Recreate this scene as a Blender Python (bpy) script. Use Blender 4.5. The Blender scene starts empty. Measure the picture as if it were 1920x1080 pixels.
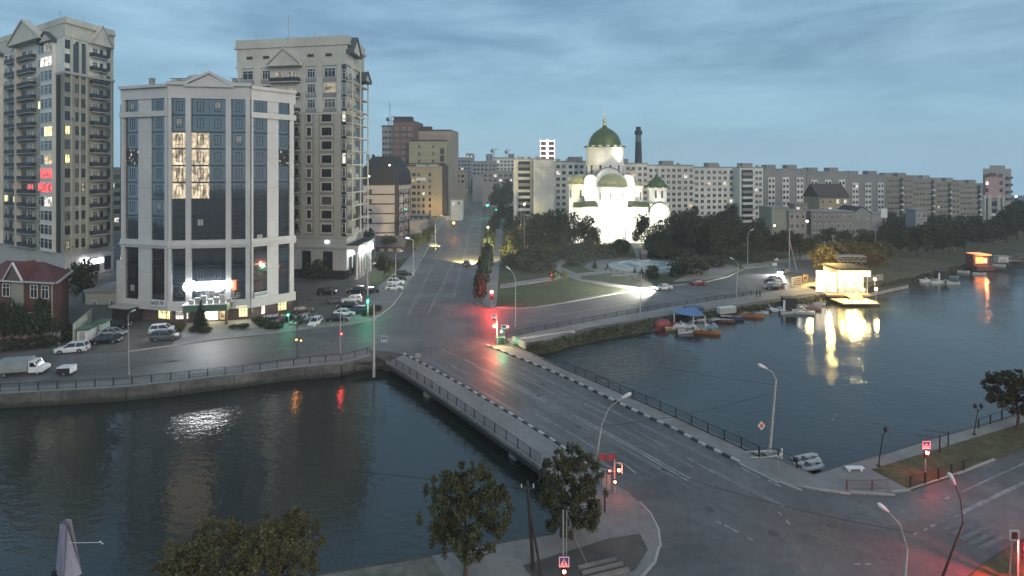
import bpy, bmesh, math, random
import numpy as np
from mathutils import Vector, Matrix

C = bpy.context.scene
COL = C.collection
R = random.Random(7)
rad = math.radians

# ---------------------------------------------------------------- camera
HC, FPX, YH, CX = 30.0, 1000.0, 325.0, 960.0      # eye height, focal length, horizon row
cam_d = bpy.data.cameras.new("camera")
cam_d.sensor_width = 36.0
cam_d.lens = 18.75
cam_d.shift_y = -(540.0 - YH) / 1920.0
cam_d.clip_start = 0.5
cam_d.clip_end = 9000
cam = bpy.data.objects.new("camera", cam_d)
cam.location = (0, 0, HC)
cam.rotation_euler = (rad(90), 0, 0)
COL.objects.link(cam)
C.camera = cam

# ---------------------------------------------------------------- world, sun, exposure
wd = bpy.data.worlds.new("World")
C.world = wd
wd.use_nodes = True
nt = wd.node_tree
nt.nodes.clear()
N = nt.nodes.new
out = N("ShaderNodeOutputWorld")
bg = N("ShaderNodeBackground")
sky = N("ShaderNodeTexSky")
sky.sky_type = 'NISHITA'
sky.sun_disc = False
sky.sun_elevation = rad(4.0)
sky.sun_rotation = rad(152)
sky.altitude = 20
sky.air_density = 1.0
sky.dust_density = 0.6
sky.ozone_density = 2.5
tc = N("ShaderNodeTexCoord")
mp = N("ShaderNodeMapping")
mp.inputs['Scale'].default_value = (1.0, 1.0, 4.6)
mp.inputs['Rotation'].default_value = (0.0, 0.10, 0.4)
nz = N("ShaderNodeTexNoise")
nz.inputs['Scale'].default_value = 2.9
nz.inputs['Detail'].default_value = 9.0
nz.inputs['Roughness'].default_value = 0.63
nz.inputs['Distortion'].default_value = 0.25
cr = N("ShaderNodeValToRGB")
cr.color_ramp.elements[0].position = 0.35
cr.color_ramp.elements[0].color = (0.108, 0.186, 0.268, 1)
cr.color_ramp.elements[1].position = 0.66
cr.color_ramp.elements[1].color = (0.208, 0.325, 0.420, 1)
# clear band of paler sky low down, as the evening sky in view has it
sep = N("ShaderNodeSeparateXYZ")
mr = N("ShaderNodeMapRange")
mr.inputs['From Min'].default_value = 0.0
mr.inputs['From Max'].default_value = 0.20
mr.inputs['To Min'].default_value = 0.85
mr.inputs['To Max'].default_value = 0.0
mixh = N("ShaderNodeMixRGB")
mixh.inputs['Color2'].default_value = (0.205, 0.360, 0.475, 1)
skys = N("ShaderNodeMixRGB")
skys.blend_type = 'MULTIPLY'
skys.inputs['Fac'].default_value = 1.0
skys.inputs['Color2'].default_value = (0.10, 0.10, 0.10, 1)
mixs = N("ShaderNodeMixRGB")
mixs.inputs['Fac'].default_value = 0.80
L = nt.links.new
L(tc.outputs['Generated'], mp.inputs['Vector'])
L(mp.outputs['Vector'], nz.inputs['Vector'])
L(nz.outputs['Fac'], cr.inputs['Fac'])
L(tc.outputs['Generated'], sep.inputs['Vector'])
L(sep.outputs['Z'], mr.inputs['Value'])
L(mr.outputs['Result'], mixh.inputs['Fac'])
L(cr.outputs['Color'], mixh.inputs['Color1'])
L(sky.outputs['Color'], skys.inputs['Color1'])
L(skys.outputs['Color'], mixs.inputs['Color1'])
L(mixh.outputs['Color'], mixs.inputs['Color2'])
L(mixs.outputs['Color'], bg.inputs['Color'])
bg.inputs['Strength'].default_value = 2.0
L(bg.outputs['Background'], out.inputs['Surface'])

sun_d = bpy.data.lights.new("evening_glow", 'SUN')
sun_d.energy = 1.35
sun_d.angle = rad(40)
sun_d.color = (1.0, 0.86, 0.70)
sun = bpy.data.objects.new("evening_glow", sun_d)
sun.rotation_euler = Vector((-0.42, 0.80, -0.42)).to_track_quat('-Z', 'Y').to_euler()
COL.objects.link(sun)

C.view_settings.view_transform = 'Standard'
C.view_settings.look = 'None'
C.view_settings.exposure = 0.0
C.view_settings.gamma = 1.0
C.view_settings.use_curve_mapping = False
C.render.engine = 'CYCLES'
C.cycles.max_bounces = 5
C.cycles.diffuse_bounces = 2
C.cycles.glossy_bounces = 3
C.cycles.transparent_max_bounces = 6
C.cycles.caustics_reflective = False
C.cycles.caustics_refractive = False
C.cycles.sample_clamp_indirect = 4.0

# ---------------------------------------------------------------- helpers
def W(px, py, z=0.0):
    """ground point seen at a place of the photograph, for a surface at height z"""
    d = (HC - z) * FPX / (py - YH)
    return Vector(((px - CX) * d / FPX, d, z))

def Q(px, d, z=0.0):
    return Vector(((px - CX) * d / FPX, d, z))

def ZT(py, d):
    return HC - (py - YH) * d / FPX

def PX(pts, z=0.0):
    return [tuple(W(x, y, z)[:2]) for x, y in pts]

MATS = {}
def mat(name, col, rough=0.8, var=0.18, scale=1.0, bump=0.0, bscale=30.0, metal=0.0, emit=0.0, ecol=None, spec=0.5, stain=0.0, coat=0.0, obj=False):
    if name in MATS:
        return MATS[name]
    m = bpy.data.materials.new(name)
    m.use_nodes = True
    t = m.node_tree
    b = t.nodes['Principled BSDF']
    b.inputs['Roughness'].default_value = rough
    b.inputs['Metallic'].default_value = metal
    b.inputs['Specular IOR Level'].default_value = spec
    b.inputs['Coat Weight'].default_value = coat
    c = tuple(col) + (1.0,)
    b.inputs['Base Color'].default_value = c
    if var > 0 or bump > 0:
        co = t.nodes.new("ShaderNodeTexCoord")
        src = co.outputs['Object'] if obj else t.nodes.new("ShaderNodeNewGeometry").outputs['Position']
    if var > 0:
        n = t.nodes.new("ShaderNodeTexNoise")
        n.inputs['Scale'].default_value = scale
        n.inputs['Detail'].default_value = 7
        n.inputs['Roughness'].default_value = 0.65
        t.links.new(src, n.inputs['Vector'])
        r = t.nodes.new("ShaderNodeValToRGB")
        r.color_ramp.elements[0].position = 0.3
        r.color_ramp.elements[1].position = 0.7
        r.color_ramp.elements[0].color = tuple(max(0, v * (1 - var)) for v in col) + (1,)
        r.color_ramp.elements[1].color = tuple(min(1, v * (1 + var)) for v in col) + (1,)
        t.links.new(n.outputs['Fac'], r.inputs['Fac'])
        last = r.outputs['Color']
        if stain > 0:
            n2 = t.nodes.new("ShaderNodeTexNoise")
            n2.inputs['Scale'].default_value = scale * 0.13
            n2.inputs['Detail'].default_value = 4
            t.links.new(src, n2.inputs['Vector'])
            r2 = t.nodes.new("ShaderNodeValToRGB")
            r2.color_ramp.elements[0].position = 0.35
            r2.color_ramp.elements[1].position = 0.65
            r2.color_ramp.elements[0].color = (1 - stain, 1 - stain, 1 - stain, 1)
            r2.color_ramp.elements[1].color = (1, 1, 1, 1)
            t.links.new(n2.outputs['Fac'], r2.inputs['Fac'])
            mu = t.nodes.new("ShaderNodeMixRGB")
            mu.blend_type = 'MULTIPLY'
            mu.inputs['Fac'].default_value = 1
            t.links.new(last, mu.inputs['Color1'])
            t.links.new(r2.outputs['Color'], mu.inputs['Color2'])
            last = mu.outputs['Color']
        t.links.new(last, b.inputs['Base Color'])
    if bump > 0:
        n = t.nodes.new("ShaderNodeTexNoise")
        n.inputs['Scale'].default_value = bscale
        n.inputs['Detail'].default_value = 5
        t.links.new(src, n.inputs['Vector'])
        bp = t.nodes.new("ShaderNodeBump")
        bp.inputs['Strength'].default_value = bump
        bp.inputs['Distance'].default_value = 0.05
        t.links.new(n.outputs['Fac'], bp.inputs['Height'])
        t.links.new(bp.outputs['Normal'], b.inputs['Normal'])
    if emit > 0:
        b.inputs['Emission Color'].default_value = tuple(ecol or col) + (1,)
        b.inputs['Emission Strength'].default_value = emit
    MATS[name] = m
    return m

def lit(name, col, emit, scale=0.9, lo=0.15, base=(0.03, 0.03, 0.03), zs=1.0, lo_hi=(.38, .58)):
    """a glowing pane, uneven"""
    if name in MATS:
        return MATS[name]
    m = mat(name, base, rough=0.15, var=0, emit=emit, ecol=col)
    t = m.node_tree
    b = t.nodes['Principled BSDF']
    g = t.nodes.new("ShaderNodeNewGeometry")
    n = t.nodes.new("ShaderNodeTexNoise")
    n.inputs['Scale'].default_value = scale
    n.inputs['Detail'].default_value = 3
    r = t.nodes.new("ShaderNodeMapRange")
    r.inputs['From Min'].default_value = lo_hi[0]
    r.inputs['From Max'].default_value = lo_hi[1]
    r.inputs['To Min'].default_value = emit * lo
    r.inputs['To Max'].default_value = emit
    mp_ = t.nodes.new("ShaderNodeMapping")
    mp_.inputs['Scale'].default_value = (1, 1, zs)
    t.links.new(g.outputs['Position'], mp_.inputs['Vector'])
    t.links.new(mp_.outputs['Vector'], n.inputs['Vector'])
    t.links.new(n.outputs['Fac'], r.inputs['Value'])
    t.links.new(r.outputs['Result'], b.inputs['Emission Strength'])
    return m

class MB:
    """collects faces and builds one mesh"""
    def __init__(s):
        s.v, s.f, s.m = [], [], []
    def face(s, pts, m=0):
        i = len(s.v)
        s.v += [tuple(p) for p in pts]
        s.f.append(tuple(range(i, i + len(pts))))
        s.m.append(m)
    def box(s, x0, x1, y0, y1, z0, z1, m=0, top=None):
        i = len(s.v)
        s.v += [(x0, y0, z0), (x1, y0, z0), (x1, y1, z0), (x0, y1, z0), (x0, y0, z1), (x1, y0, z1), (x1, y1, z1), (x0, y1, z1)]
        for k, q in enumerate(((3, 2, 1, 0), (4, 5, 6, 7), (0, 1, 5, 4), (1, 2, 6, 5), (2, 3, 7, 6), (3, 0, 4, 7))):
            s.f.append(tuple(i + a for a in q))
            s.m.append(top if (k == 1 and top is not None) else m)
        return s
    def cbox(s, cx, cy, z0, sx, sy, h, m=0):
        return s.box(cx - sx / 2, cx + sx / 2, cy - sy / 2, cy + sy / 2, z0, z0 + h, m)
    def prism(s, pts, z0, z1, m=0, top=None, side=None):
        n = len(pts)
        a = sum(pts[k][0] * pts[(k + 1) % n][1] - pts[(k + 1) % n][0] * pts[k][1] for k in range(n))
        if a < 0:
            pts = pts[::-1]
        i = len(s.v)
        s.v += [(p[0], p[1], z0) for p in pts] + [(p[0], p[1], z1) for p in pts]
        s.f.append(tuple(i + k for k in range(n - 1, -1, -1))); s.m.append(m)
        s.f.append(tuple(i + n + k for k in range(n))); s.m.append(m if top is None else top)
        for k in range(n):
            q = (k + 1) % n
            s.f.append((i + k, i + q, i + n + q, i + n + k)); s.m.append(m if side is None else side)
        return s
    def profile(s, pts, y0, y1, m=0):
        """outline in x,z drawn out along y"""
        n = len(pts)
        i = len(s.v)
        s.v += [(p[0], y0, p[1]) for p in pts] + [(p[0], y1, p[1]) for p in pts]
        s.f.append(tuple(i + k for k in range(n))); s.m.append(m)
        s.f.append(tuple(i + n + k for k in range(n - 1, -1, -1))); s.m.append(m)
        for k in range(n):
            q = (k + 1) % n
            s.f.append((i + q, i + k, i + n + k, i + n + q)); s.m.append(m)
        return s
    def tube(s, path, rads, n=7, m=0, cap=True):
        path = [Vector(p) for p in path]
        if not isinstance(rads, (list, tuple)):
            rads = [rads] * len(path)
        rings = []
        for k, p in enumerate(path):
            d = (path[min(k + 1, len(path) - 1)] - path[max(k - 1, 0)])
            d = d.normalized() if d.length > 1e-6 else Vector((0, 0, 1))
            u = d.cross(Vector((0, 1, 0)) if abs(d.y) < 0.9 else Vector((1, 0, 0))).normalized()
            w = d.cross(u)
            i = len(s.v)
            for a in range(n):
                t = 2 * math.pi * a / n
                s.v.append(tuple(p + (u * math.cos(t) + w * math.sin(t)) * rads[k]))
            rings.append(i)
        for k in range(len(rings) - 1):
            a, b = rings[k], rings[k + 1]
            for q in range(n):
                r = (q + 1) % n
                s.f.append((a + q, a + r, b + r, b + q)); s.m.append(m)
        if cap:
            s.f.append(tuple(rings[0] + k for k in range(n - 1, -1, -1))); s.m.append(m)
            s.f.append(tuple(rings[-1] + k for k in range(n))); s.m.append(m)
        return s
    def lathe(s, prof, n=16, cx=0, cy=0, m=0, a0=0.0, a1=2 * math.pi):
        full = abs(a1 - a0 - 2 * math.pi) < 1e-6
        cols = n if full else n + 1
        i = len(s.v)
        for r, z in prof:
            for k in range(cols):
                t = a0 + (a1 - a0) * k / n
                s.v.append((cx + r * math.cos(t), cy + r * math.sin(t), z))
        for j in range(len(prof) - 1):
            for k in range(n):
                q = (k + 1) % cols
                s.f.append((i + j * cols + k, i + j * cols + q, i + (j + 1) * cols + q, i + (j + 1) * cols + k)); s.m.append(m)
        return s
    def ball(s, cx, cy, cz, rx, ry=None, rz=None, n=10, m=0):
        ry = rx if ry is None else ry
        rz = rx if rz is None else rz
        i = len(s.v)
        h = n // 2
        for j in range(h + 1):
            p = math.pi * j / h
            for k in range(n):
                t = 2 * math.pi * k / n
                s.v.append((cx + rx * math.sin(p) * math.cos(t), cy + ry * math.sin(p) * math.sin(t), cz - rz * math.cos(p)))
        for j in range(h):
            for k in range(n):
                q = (k + 1) % n
                s.f.append((i + j * n + k, i + j * n + q, i + (j + 1) * n + q, i + (j + 1) * n + k)); s.m.append(m)
        return s
    def mesh(s, name, mats, smooth=False, tri=False):
        me = bpy.data.meshes.new(name)
        me.from_pydata(s.v, [], s.f)
        for mm in (mats if isinstance(mats, (list, tuple)) else [mats]):
            me.materials.append(mm)
        me.polygons.foreach_set("material_index", s.m)
        if smooth:
            me.polygons.foreach_set("use_smooth", [True] * len(s.f))
        if tri or smooth:
            b = bmesh.new(); b.from_mesh(me)
            if smooth:
                bmesh.ops.remove_doubles(b, verts=b.verts, dist=1e-5)
            if tri:
                bmesh.ops.triangulate(b, faces=[f for f in b.faces if len(f.verts) > 4])
            b.to_mesh(me); b.free()
        me.update()
        return me
    def obj(s, name, mats, parent=None, loc=(0, 0, 0), rz=0.0, smooth=False, tri=False):
        return put(name, s.mesh(name, mats, smooth, tri), parent, loc, rz)

def put(name, me, parent=None, loc=(0, 0, 0), rz=0.0, mats=None, scale=None):
    o = bpy.data.objects.new(name, me)
    COL.objects.link(o)
    o.parent = parent
    o.location = loc
    o.rotation_euler = (0, 0, rz)
    if scale is not None:
        o.scale = scale if isinstance(scale, (tuple, list)) else (scale,) * 3
    if mats:
        for k, mm in enumerate(mats):
            if mm is not None and k < len(o.material_slots):
                o.material_slots[k].link = 'OBJECT'
                o.material_slots[k].material = mm
    return o

def tag(o, label, cat, group=None):
    o['label'] = label
    o['category'] = cat
    if group:
        o['group'] = group
    return o

def thing(name, loc, label, cat, group=None, rz=0.0):
    o = bpy.data.objects.new(name, None)
    o.empty_display_size = 0.5
    COL.objects.link(o)
    o.location = loc
    o.rotation_euler = (0, 0, rz)
    return tag(o, label, cat, group)

def struct(o):
    o['kind'] = 'structure'
    return o

def stuff(o):
    o['kind'] = 'stuff'
    return o

def lamp(kind, loc, energy, col, size=0.2, spot=None, target=None, parent=None, blend=0.5):
    d = bpy.data.lights.new("lamp_light", kind)
    d.energy = energy
    d.color = col
    if kind == 'POINT':
        d.shadow_soft_size = size
    elif kind == 'SPOT':
        d.shadow_soft_size = size
        d.spot_size = rad(spot or 60)
        d.spot_blend = blend
    elif kind == 'AREA':
        d.size = size
    o = bpy.data.objects.new("lamp_light", d)
    COL.objects.link(o)
    o.location = loc
    if target is not None:
        o.rotation_euler = (Vector(target) - Vector(loc)).to_track_quat('-Z', 'Y').to_euler()
    if parent is not None:
        o.parent = parent
        o.matrix_parent_inverse = Matrix.Translation(-parent.location)
    return o

CACHE = {}
def cached(key, fn):
    if key not in CACHE:
        CACHE[key] = fn()
    return CACHE[key]

# ---------------------------------------------------------------- materials
M_asph = mat("asphalt", (0.150, 0.141, 0.133), 0.55, 0.22, 0.9, 0.3, 14, stain=0.38, spec=0.42)
def road_wear(m):
    """cracks and repaired patches in the asphalt"""
    t = m.node_tree; b = t.nodes['Principled BSDF']
    src = b.inputs['Base Color'].links[0].from_socket
    g = t.nodes.new("ShaderNodeNewGeometry")
    v = t.nodes.new("ShaderNodeTexVoronoi"); v.feature = 'DISTANCE_TO_EDGE'; v.inputs['Scale'].default_value = 0.16
    n = t.nodes.new("ShaderNodeTexNoise"); n.inputs['Scale'].default_value = 0.5; n.inputs['Detail'].default_value = 6
    ad = t.nodes.new("ShaderNodeMixRGB"); ad.blend_type = 'LINEAR_LIGHT'; ad.inputs['Fac'].default_value = 0.8
    t.links.new(g.outputs['Position'], ad.inputs['Color1']); t.links.new(g.outputs['Position'], n.inputs['Vector']); t.links.new(n.outputs['Color'], ad.inputs['Color2'])
    t.links.new(ad.outputs['Color'], v.inputs['Vector'])
    r = t.nodes.new("ShaderNodeMapRange"); r.inputs['From Max'].default_value = 0.010; r.inputs['To Min'].default_value = 0.80; r.inputs['To Max'].default_value = 1.0
    t.links.new(v.outputs['Distance'], r.inputs['Value'])
    v2 = t.nodes.new("ShaderNodeTexVoronoi"); v2.inputs['Scale'].default_value = 0.09
    t.links.new(g.outputs['Position'], v2.inputs['Vector'])
    r2 = t.nodes.new("ShaderNodeMapRange"); r2.inputs['To Min'].default_value = 0.86; r2.inputs['To Max'].default_value = 1.12
    sx = t.nodes.new("ShaderNodeSeparateXYZ"); t.links.new(v2.outputs['Color'], sx.inputs['Vector']); t.links.new(sx.outputs['X'], r2.inputs['Value'])
    mm = t.nodes.new("ShaderNodeMath"); mm.operation = 'MULTIPLY'; t.links.new(r.outputs['Result'], mm.inputs[0]); t.links.new(r2.outputs['Result'], mm.inputs[1])
    mu = t.nodes.new("ShaderNodeMixRGB"); mu.blend_type = 'MULTIPLY'; mu.inputs['Fac'].default_value = 1
    t.links.new(src, mu.inputs['Color1']); t.links.new(mm.outputs['Value'], mu.inputs['Color2']); t.links.new(mu.outputs['Color'], b.inputs['Base Color'])
road_wear(M_asph)
M_ground = mat("packed_ground", (0.13, 0.12, 0.105), 0.9, 0.3, 0.4, 0.3, 6, stain=0.4)
M_pave = mat("paving", (0.26, 0.245, 0.23), 0.85, 0.16, 1.2, 0.3, 8, stain=0.25)
M_fore = mat("pale_paving", (0.40, 0.385, 0.35), 0.8, 0.12, 1.0, 0.2, 8, stain=0.2)
M_lawn = mat("lawn", (0.055, 0.075, 0.022), 0.95, 0.5, 0.9, 0.6, 6, stain=0.45)
M_dry = mat("dry_grass", (0.095, 0.085, 0.035), 0.95, 0.45, 0.8, 0.6, 6, stain=0.4)
M_conc = mat("concrete", (0.28, 0.265, 0.24), 0.85, 0.22, 1.2, 0.3, 10, stain=0.35)
M_conc2 = mat("pale_concrete", (0.42, 0.41, 0.38), 0.8, 0.15, 1.2, 0.2, 10, stain=0.2)
M_white = mat("white_paint", (0.70, 0.70, 0.68), 0.6, 0.12, 3)
M_kw = mat("kerb_white", (0.52, 0.52, 0.50), 0.75, 0.3, 2.0, stain=0.25)
M_kb = mat("kerb_black", (0.045, 0.045, 0.046), 0.75, 0.4, 2.0)
M_worn = mat("worn_road_paint", (0.145, 0.143, 0.14), 0.6, 0.3, 1.5)
M_line = mat("road_paint", (0.36, 0.36, 0.35), 0.6, 0.45, 1.8, stain=0.45)
M_black = mat("black_paint", (0.02, 0.02, 0.021), 0.6, 0.2, 3)
M_hole = mat("road_iron", (0.075, 0.072, 0.07), 0.6, 0.2, 3)
M_iron = mat("dark_iron", (0.03, 0.03, 0.032), 0.5, 0.2, 3, metal=0.3)
M_steel = mat("grey_steel", (0.34, 0.34, 0.33), 0.5, 0.15, 3, metal=0.2)
M_pole = mat("concrete_pole", (0.42, 0.41, 0.39), 0.75, 0.18, 2)
M_wood = mat("dark_timber", (0.05, 0.042, 0.035), 0.85, 0.3, 3)
M_trunk = mat("bark", (0.09, 0.07, 0.05), 0.9, 0.35, 4, 0.5, 20)
M_rust = mat("rusty_iron", (0.16, 0.075, 0.06), 0.7, 0.3, 4)
M_stone = mat("bank_stone", (0.20, 0.185, 0.155), 0.9, 0.35, 1.2, 0.5, 5, stain=0.35)
M_weed = mat("bank_weeds", (0.060, 0.062, 0.032), 0.95, 0.6, 0.9, 0.8, 4, stain=0.4)
M_glass = mat("window_glass", (0.02, 0.024, 0.028), 0.08, 0.0, spec=0.9)
M_glassb = mat("curtain_glass", (0.018, 0.022, 0.027), 0.05, 0.25, 0.35, 0.02, 0.6, spec=1.0)
MATS['curtain_glass'].node_tree.nodes['Principled BSDF'].inputs['IOR'].default_value = 2.0
M_spand = mat("spandrel_glass", (0.035, 0.045, 0.055), 0.12, 0.2, 0.5, spec=0.9)
M_tyre = mat("tyre_rubber", (0.018, 0.018, 0.018), 0.85, 0)
M_rim = mat("wheel_rim", (0.45, 0.45, 0.46), 0.35, 0, metal=0.8)
M_lens = mat("lamp_lens", (0.75, 0.76, 0.74), 0.3, 0)
M_tail = mat("tail_lens", (0.25, 0.01, 0.008), 0.3, 0)
M_plate = mat("number_plate", (0.75, 0.75, 0.72), 0.5, 0)
M_curt = mat("curtained_glass", (0.11, 0.105, 0.095), 0.25, 0.35, 1.6, spec=0.9)
L_warm = lit("lit_warm", (1.0, 0.72, 0.36), 1.3, 0.7)
L_pale = lit("lit_pale", (1.0, 0.93, 0.80), 1.5, 0.9)
L_yel = lit("lit_yellow", (1.0, 0.90, 0.42), 1.9, 0.8, 0.45)
L_dim = lit("lit_dim", (1.0, 0.80, 0.52), 0.5, 0.9, 0.1)
L_goldrefl = lit("gold_reflection", (1.0, 0.80, 0.54), 1.5, 1.7, 0.14, zs=0.45, lo_hi=(.36, .72))  # warm reflections in the office glass, put in as glowing panes
L_redrefl = lit("red_reflection", (1.0, 0.05, 0.05), 2.6, 1.1, 0.02)  # a red sign's reflection in the tower glass, put in as glow
L_oran = lit("lit_orange", (1.0, 0.34, 0.10), 2.6, 0.9, 0.15)
E_white = mat("sign_white", (0.9, 0.9, 0.9), 0.4, 0, emit=34.0, ecol=(0.93, 0.97, 1.0))
E_cool = mat("sign_cool", (0.9, 0.9, 0.9), 0.4, 0, emit=5.0, ecol=(0.86, 0.88, 1.0))
E_warm = mat("lamp_warm", (0.9, 0.9, 0.8), 0.4, 0, emit=9.0, ecol=(1.0, 0.84, 0.52))
E_gold = mat("lamp_gold", (0.9, 0.8, 0.5), 0.4, 0, emit=16.0, ecol=(1.0, 0.74, 0.30))
E_red = mat("signal_red", (0.6, 0.02, 0.02), 0.4, 0, emit=22.0, ecol=(1.0, 0.06, 0.05))
E_redhot = mat("signal_red_bright", (0.8, 0.3, 0.2), 0.4, 0, emit=30.0, ecol=(1.0, 0.22, 0.12))
E_green = mat("signal_green", (0.02, 0.6, 0.3), 0.4, 0, emit=16.0, ecol=(0.05, 1.0, 0.52))
E_amber = mat("signal_amber", (0.8, 0.4, 0.1), 0.4, 0, emit=22.0, ecol=(1.0, 0.42, 0.10))
E_head = mat("headlight_on", (0.9, 0.9, 0.9), 0.3, 0, emit=60.0, ecol=(1.0, 0.97, 0.88))
# ================================================================ WATER, LAND, ROADS
ZW = -1.6
def make_water():
    m = bpy.data.materials.new("river_water")
    m.use_nodes = True
    t = m.node_tree
    b = t.nodes['Principled BSDF']
    b.inputs['Base Color'].default_value = (0.013, 0.018, 0.015, 1)
    b.inputs['Roughness'].default_value = 0.07
    b.inputs['IOR'].default_value = 1.5
    b.inputs['Specular IOR Level'].default_value = 0.75
    g = t.nodes.new("ShaderNodeNewGeometry")
    # calm and ruffled patches: broad noise, and two rounds added to spread church and sign reflections
    nm = t.nodes.new("ShaderNodeTexNoise"); nm.inputs['Scale'].default_value = 0.035; nm.inputs['Detail'].default_value = 3
    t.links.new(g.outputs['Position'], nm.inputs['Vector'])
    rm = t.nodes.new("ShaderNodeMapRange"); rm.inputs['From Min'].default_value = 0.38; rm.inputs['From Max'].default_value = 0.64
    rm.inputs['To Min'].default_value = 0.45; rm.inputs['To Max'].default_value = 1.25
    t.links.new(nm.outputs['Fac'], rm.inputs['Value'])
    mask = rm.outputs['Result']
    for cx_, cy_, r0, r1, amp in ((17.5, 90.0, 8.0, 17.0, 5.0), (-40.0, 70.0, 5.0, 12.0, 2.0)):
        ds_ = t.nodes.new("ShaderNodeVectorMath"); ds_.operation = 'DISTANCE'; ds_.inputs[1].default_value = (cx_, cy_, ZW)
        t.links.new(g.outputs['Position'], ds_.inputs[0])
        rr_ = t.nodes.new("ShaderNodeMapRange"); rr_.inputs['From Min'].default_value = r0; rr_.inputs['From Max'].default_value = r1
        rr_.inputs['To Min'].default_value = amp; rr_.inputs['To Max'].default_value = 0.0
        t.links.new(ds_.outputs['Value'], rr_.inputs['Value'])
        mx_ = t.nodes.new("ShaderNodeMath"); mx_.operation = 'MAXIMUM'
        t.links.new(mask, mx_.inputs[0]); t.links.new(rr_.outputs['Result'], mx_.inputs[1])
        mask = mx_.outputs['Value']
    prev = None
    for sc, st, ds, stretch in ((0.10, 0.12, 0.9, 1.0), (0.75, 0.27, 0.20, 1.7), (2.8, 0.30, 0.06, 1.5)):
        mp_ = t.nodes.new("ShaderNodeMapping")
        mp_.inputs['Rotation'].default_value = (0, 0, 0.35)
        mp_.inputs['Scale'].default_value = (1.0, stretch, 1.0)
        n = t.nodes.new("ShaderNodeTexNoise")
        n.inputs['Scale'].default_value = sc
        n.inputs['Detail'].default_value = 3
        n.inputs['Roughness'].default_value = 0.5
        bp = t.nodes.new("ShaderNodeBump")
        bp.inputs['Strength'].default_value = st
        bp.inputs['Distance'].default_value = ds
        t.links.new(g.outputs['Position'], mp_.inputs['Vector'])
        t.links.new(mp_.outputs['Vector'], n.inputs['Vector'])
        hm = t.nodes.new("ShaderNodeMath"); hm.operation = 'MULTIPLY'
        t.links.new(n.outputs['Fac'], hm.inputs[0]); t.links.new(mask, hm.inputs[1])
        t.links.new(hm.outputs['Value'], bp.inputs['Height'])
        if prev is not None:
            t.links.new(prev.outputs['Normal'], bp.inputs['Normal'])
        prev = bp
    t.links.new(prev.outputs['Normal'], b.inputs['Normal'])
    return m
M_water = make_water()
wb = MB()
wb.face([(-420, -160, ZW), (900, -160, ZW), (900, 700, ZW), (-420, 700, ZW)])
struct(wb.obj("water", M_water))
bb = MB()
bb.face([(-420, -160, -6.0), (900, -160, -6.0), (900, 700, -6.0), (-420, 700, -6.0)])
struct(bb.obj("river_bed", M_ground))

# --- north land
bank_top = PX([(0, 740), (240, 727), (540, 692), (640, 684), (700, 666), (727, 678)])
bridge_n = PX([(760, 672), (955, 647)])
rb_top_px = [(985, 646), (1030, 640), (1073, 628), (1143, 611), (1223, 598), (1300, 587), (1400, 574), (1500, 560), (1560, 549), (1620, 540), (1700, 521), (1760, 506), (1830, 490), (1880, 484), (1920, 476), (2100, 448), (2400, 424)]
rb_bot_px = [(960, 668), (1035, 661), (1075, 648), (1143, 635), (1223, 621), (1300, 606), (1400, 592), (1500, 577), (1560, 563), (1620, 553), (1700, 534), (1760, 517), (1830, 499), (1880, 491), (1920, 483), (2100, 454), (2400, 429)]
rb_top = PX(rb_top_px)
far = [(1000 * math.sin(rad(a)), 1000 * math.cos(rad(a))) for a in (62, 50, 40, 30, 20, 10, 0, -10, -20, -30, -40, -50, -60, -75)]
north = [(-330, 3)] + bank_top + bridge_n + rb_top + far + [(-900, 100)]
struct(MB().prism(north, -5.5, 0.0).obj("ground", M_ground, tri=True))

# sloped bank on the wide river, weeds and stones over it
b = MB()
steps = 5
RB = []
for (a, c) in zip(rb_top_px, rb_bot_px):
    p, q = W(*a), W(c[0], c[1], ZW)
    RB.append([(p + (q - p) * (k / steps)) for k in range(steps + 2)])
sub = []
for k in range(len(RB) - 1):
    nseg = max(1, int((RB[k + 1][0] - RB[k][0]).length / 2.2)) if k < 15 else 6
    nseg = min(nseg, 24)
    for j in range(nseg):
        f = j / nseg
        sub.append([RB[k][i].lerp(RB[k + 1][i], f) for i in range(steps + 2)])
for row in sub:
    for i in range(1, steps + 1):
        row[i] = row[i] + Vector((R.uniform(-.35, .35), R.uniform(-.35, .35), R.uniform(-.12, .22)))
    row[0] = row[0] + Vector((0, 0.3, 0.012))
for k in range(len(sub) - 1):
    for i in range(steps + 1):
        b.face([sub[k][i], sub[k][i + 1], sub[k + 1][i + 1], sub[k + 1][i]], 0)
struct(b.obj("riverbank", M_weed, smooth=True))

# tufts and stones on that bank
b = MB()
for _ in range(2000):
    row = sub[min(len(sub) - 1, int(R.random() ** 1.2 * len(sub) * 0.75))]
    f = R.uniform(0.2, 4.6)
    i = int(f)
    nx = sub[min(len(sub) - 1, sub.index(row) + 1)]
    p = row[i].lerp(row[i + 1], f - i).lerp(nx[i].lerp(nx[i + 1], f - i), R.random())
    s = R.uniform(.10, .36)
    for q in range(3):
        a = R.uniform(0, 6.28)
        dx, dy = math.cos(a) * s * .6, math.sin(a) * s * .6
        lean = R.uniform(-.3, .3)
        b.face([(p.x - dx, p.y - dy, p.z - .05), (p.x + dx, p.y + dy, p.z - .05), (p.x + dx * .5 + lean, p.y + dy * .5, p.z + s), (p.x - dx * .5 + lean, p.y - dy * .5, p.z + s * .9)], R.choice((0, 0, 1)))
stuff(b.obj("bank_undergrowth", [M_weed, M_dry]))

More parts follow.
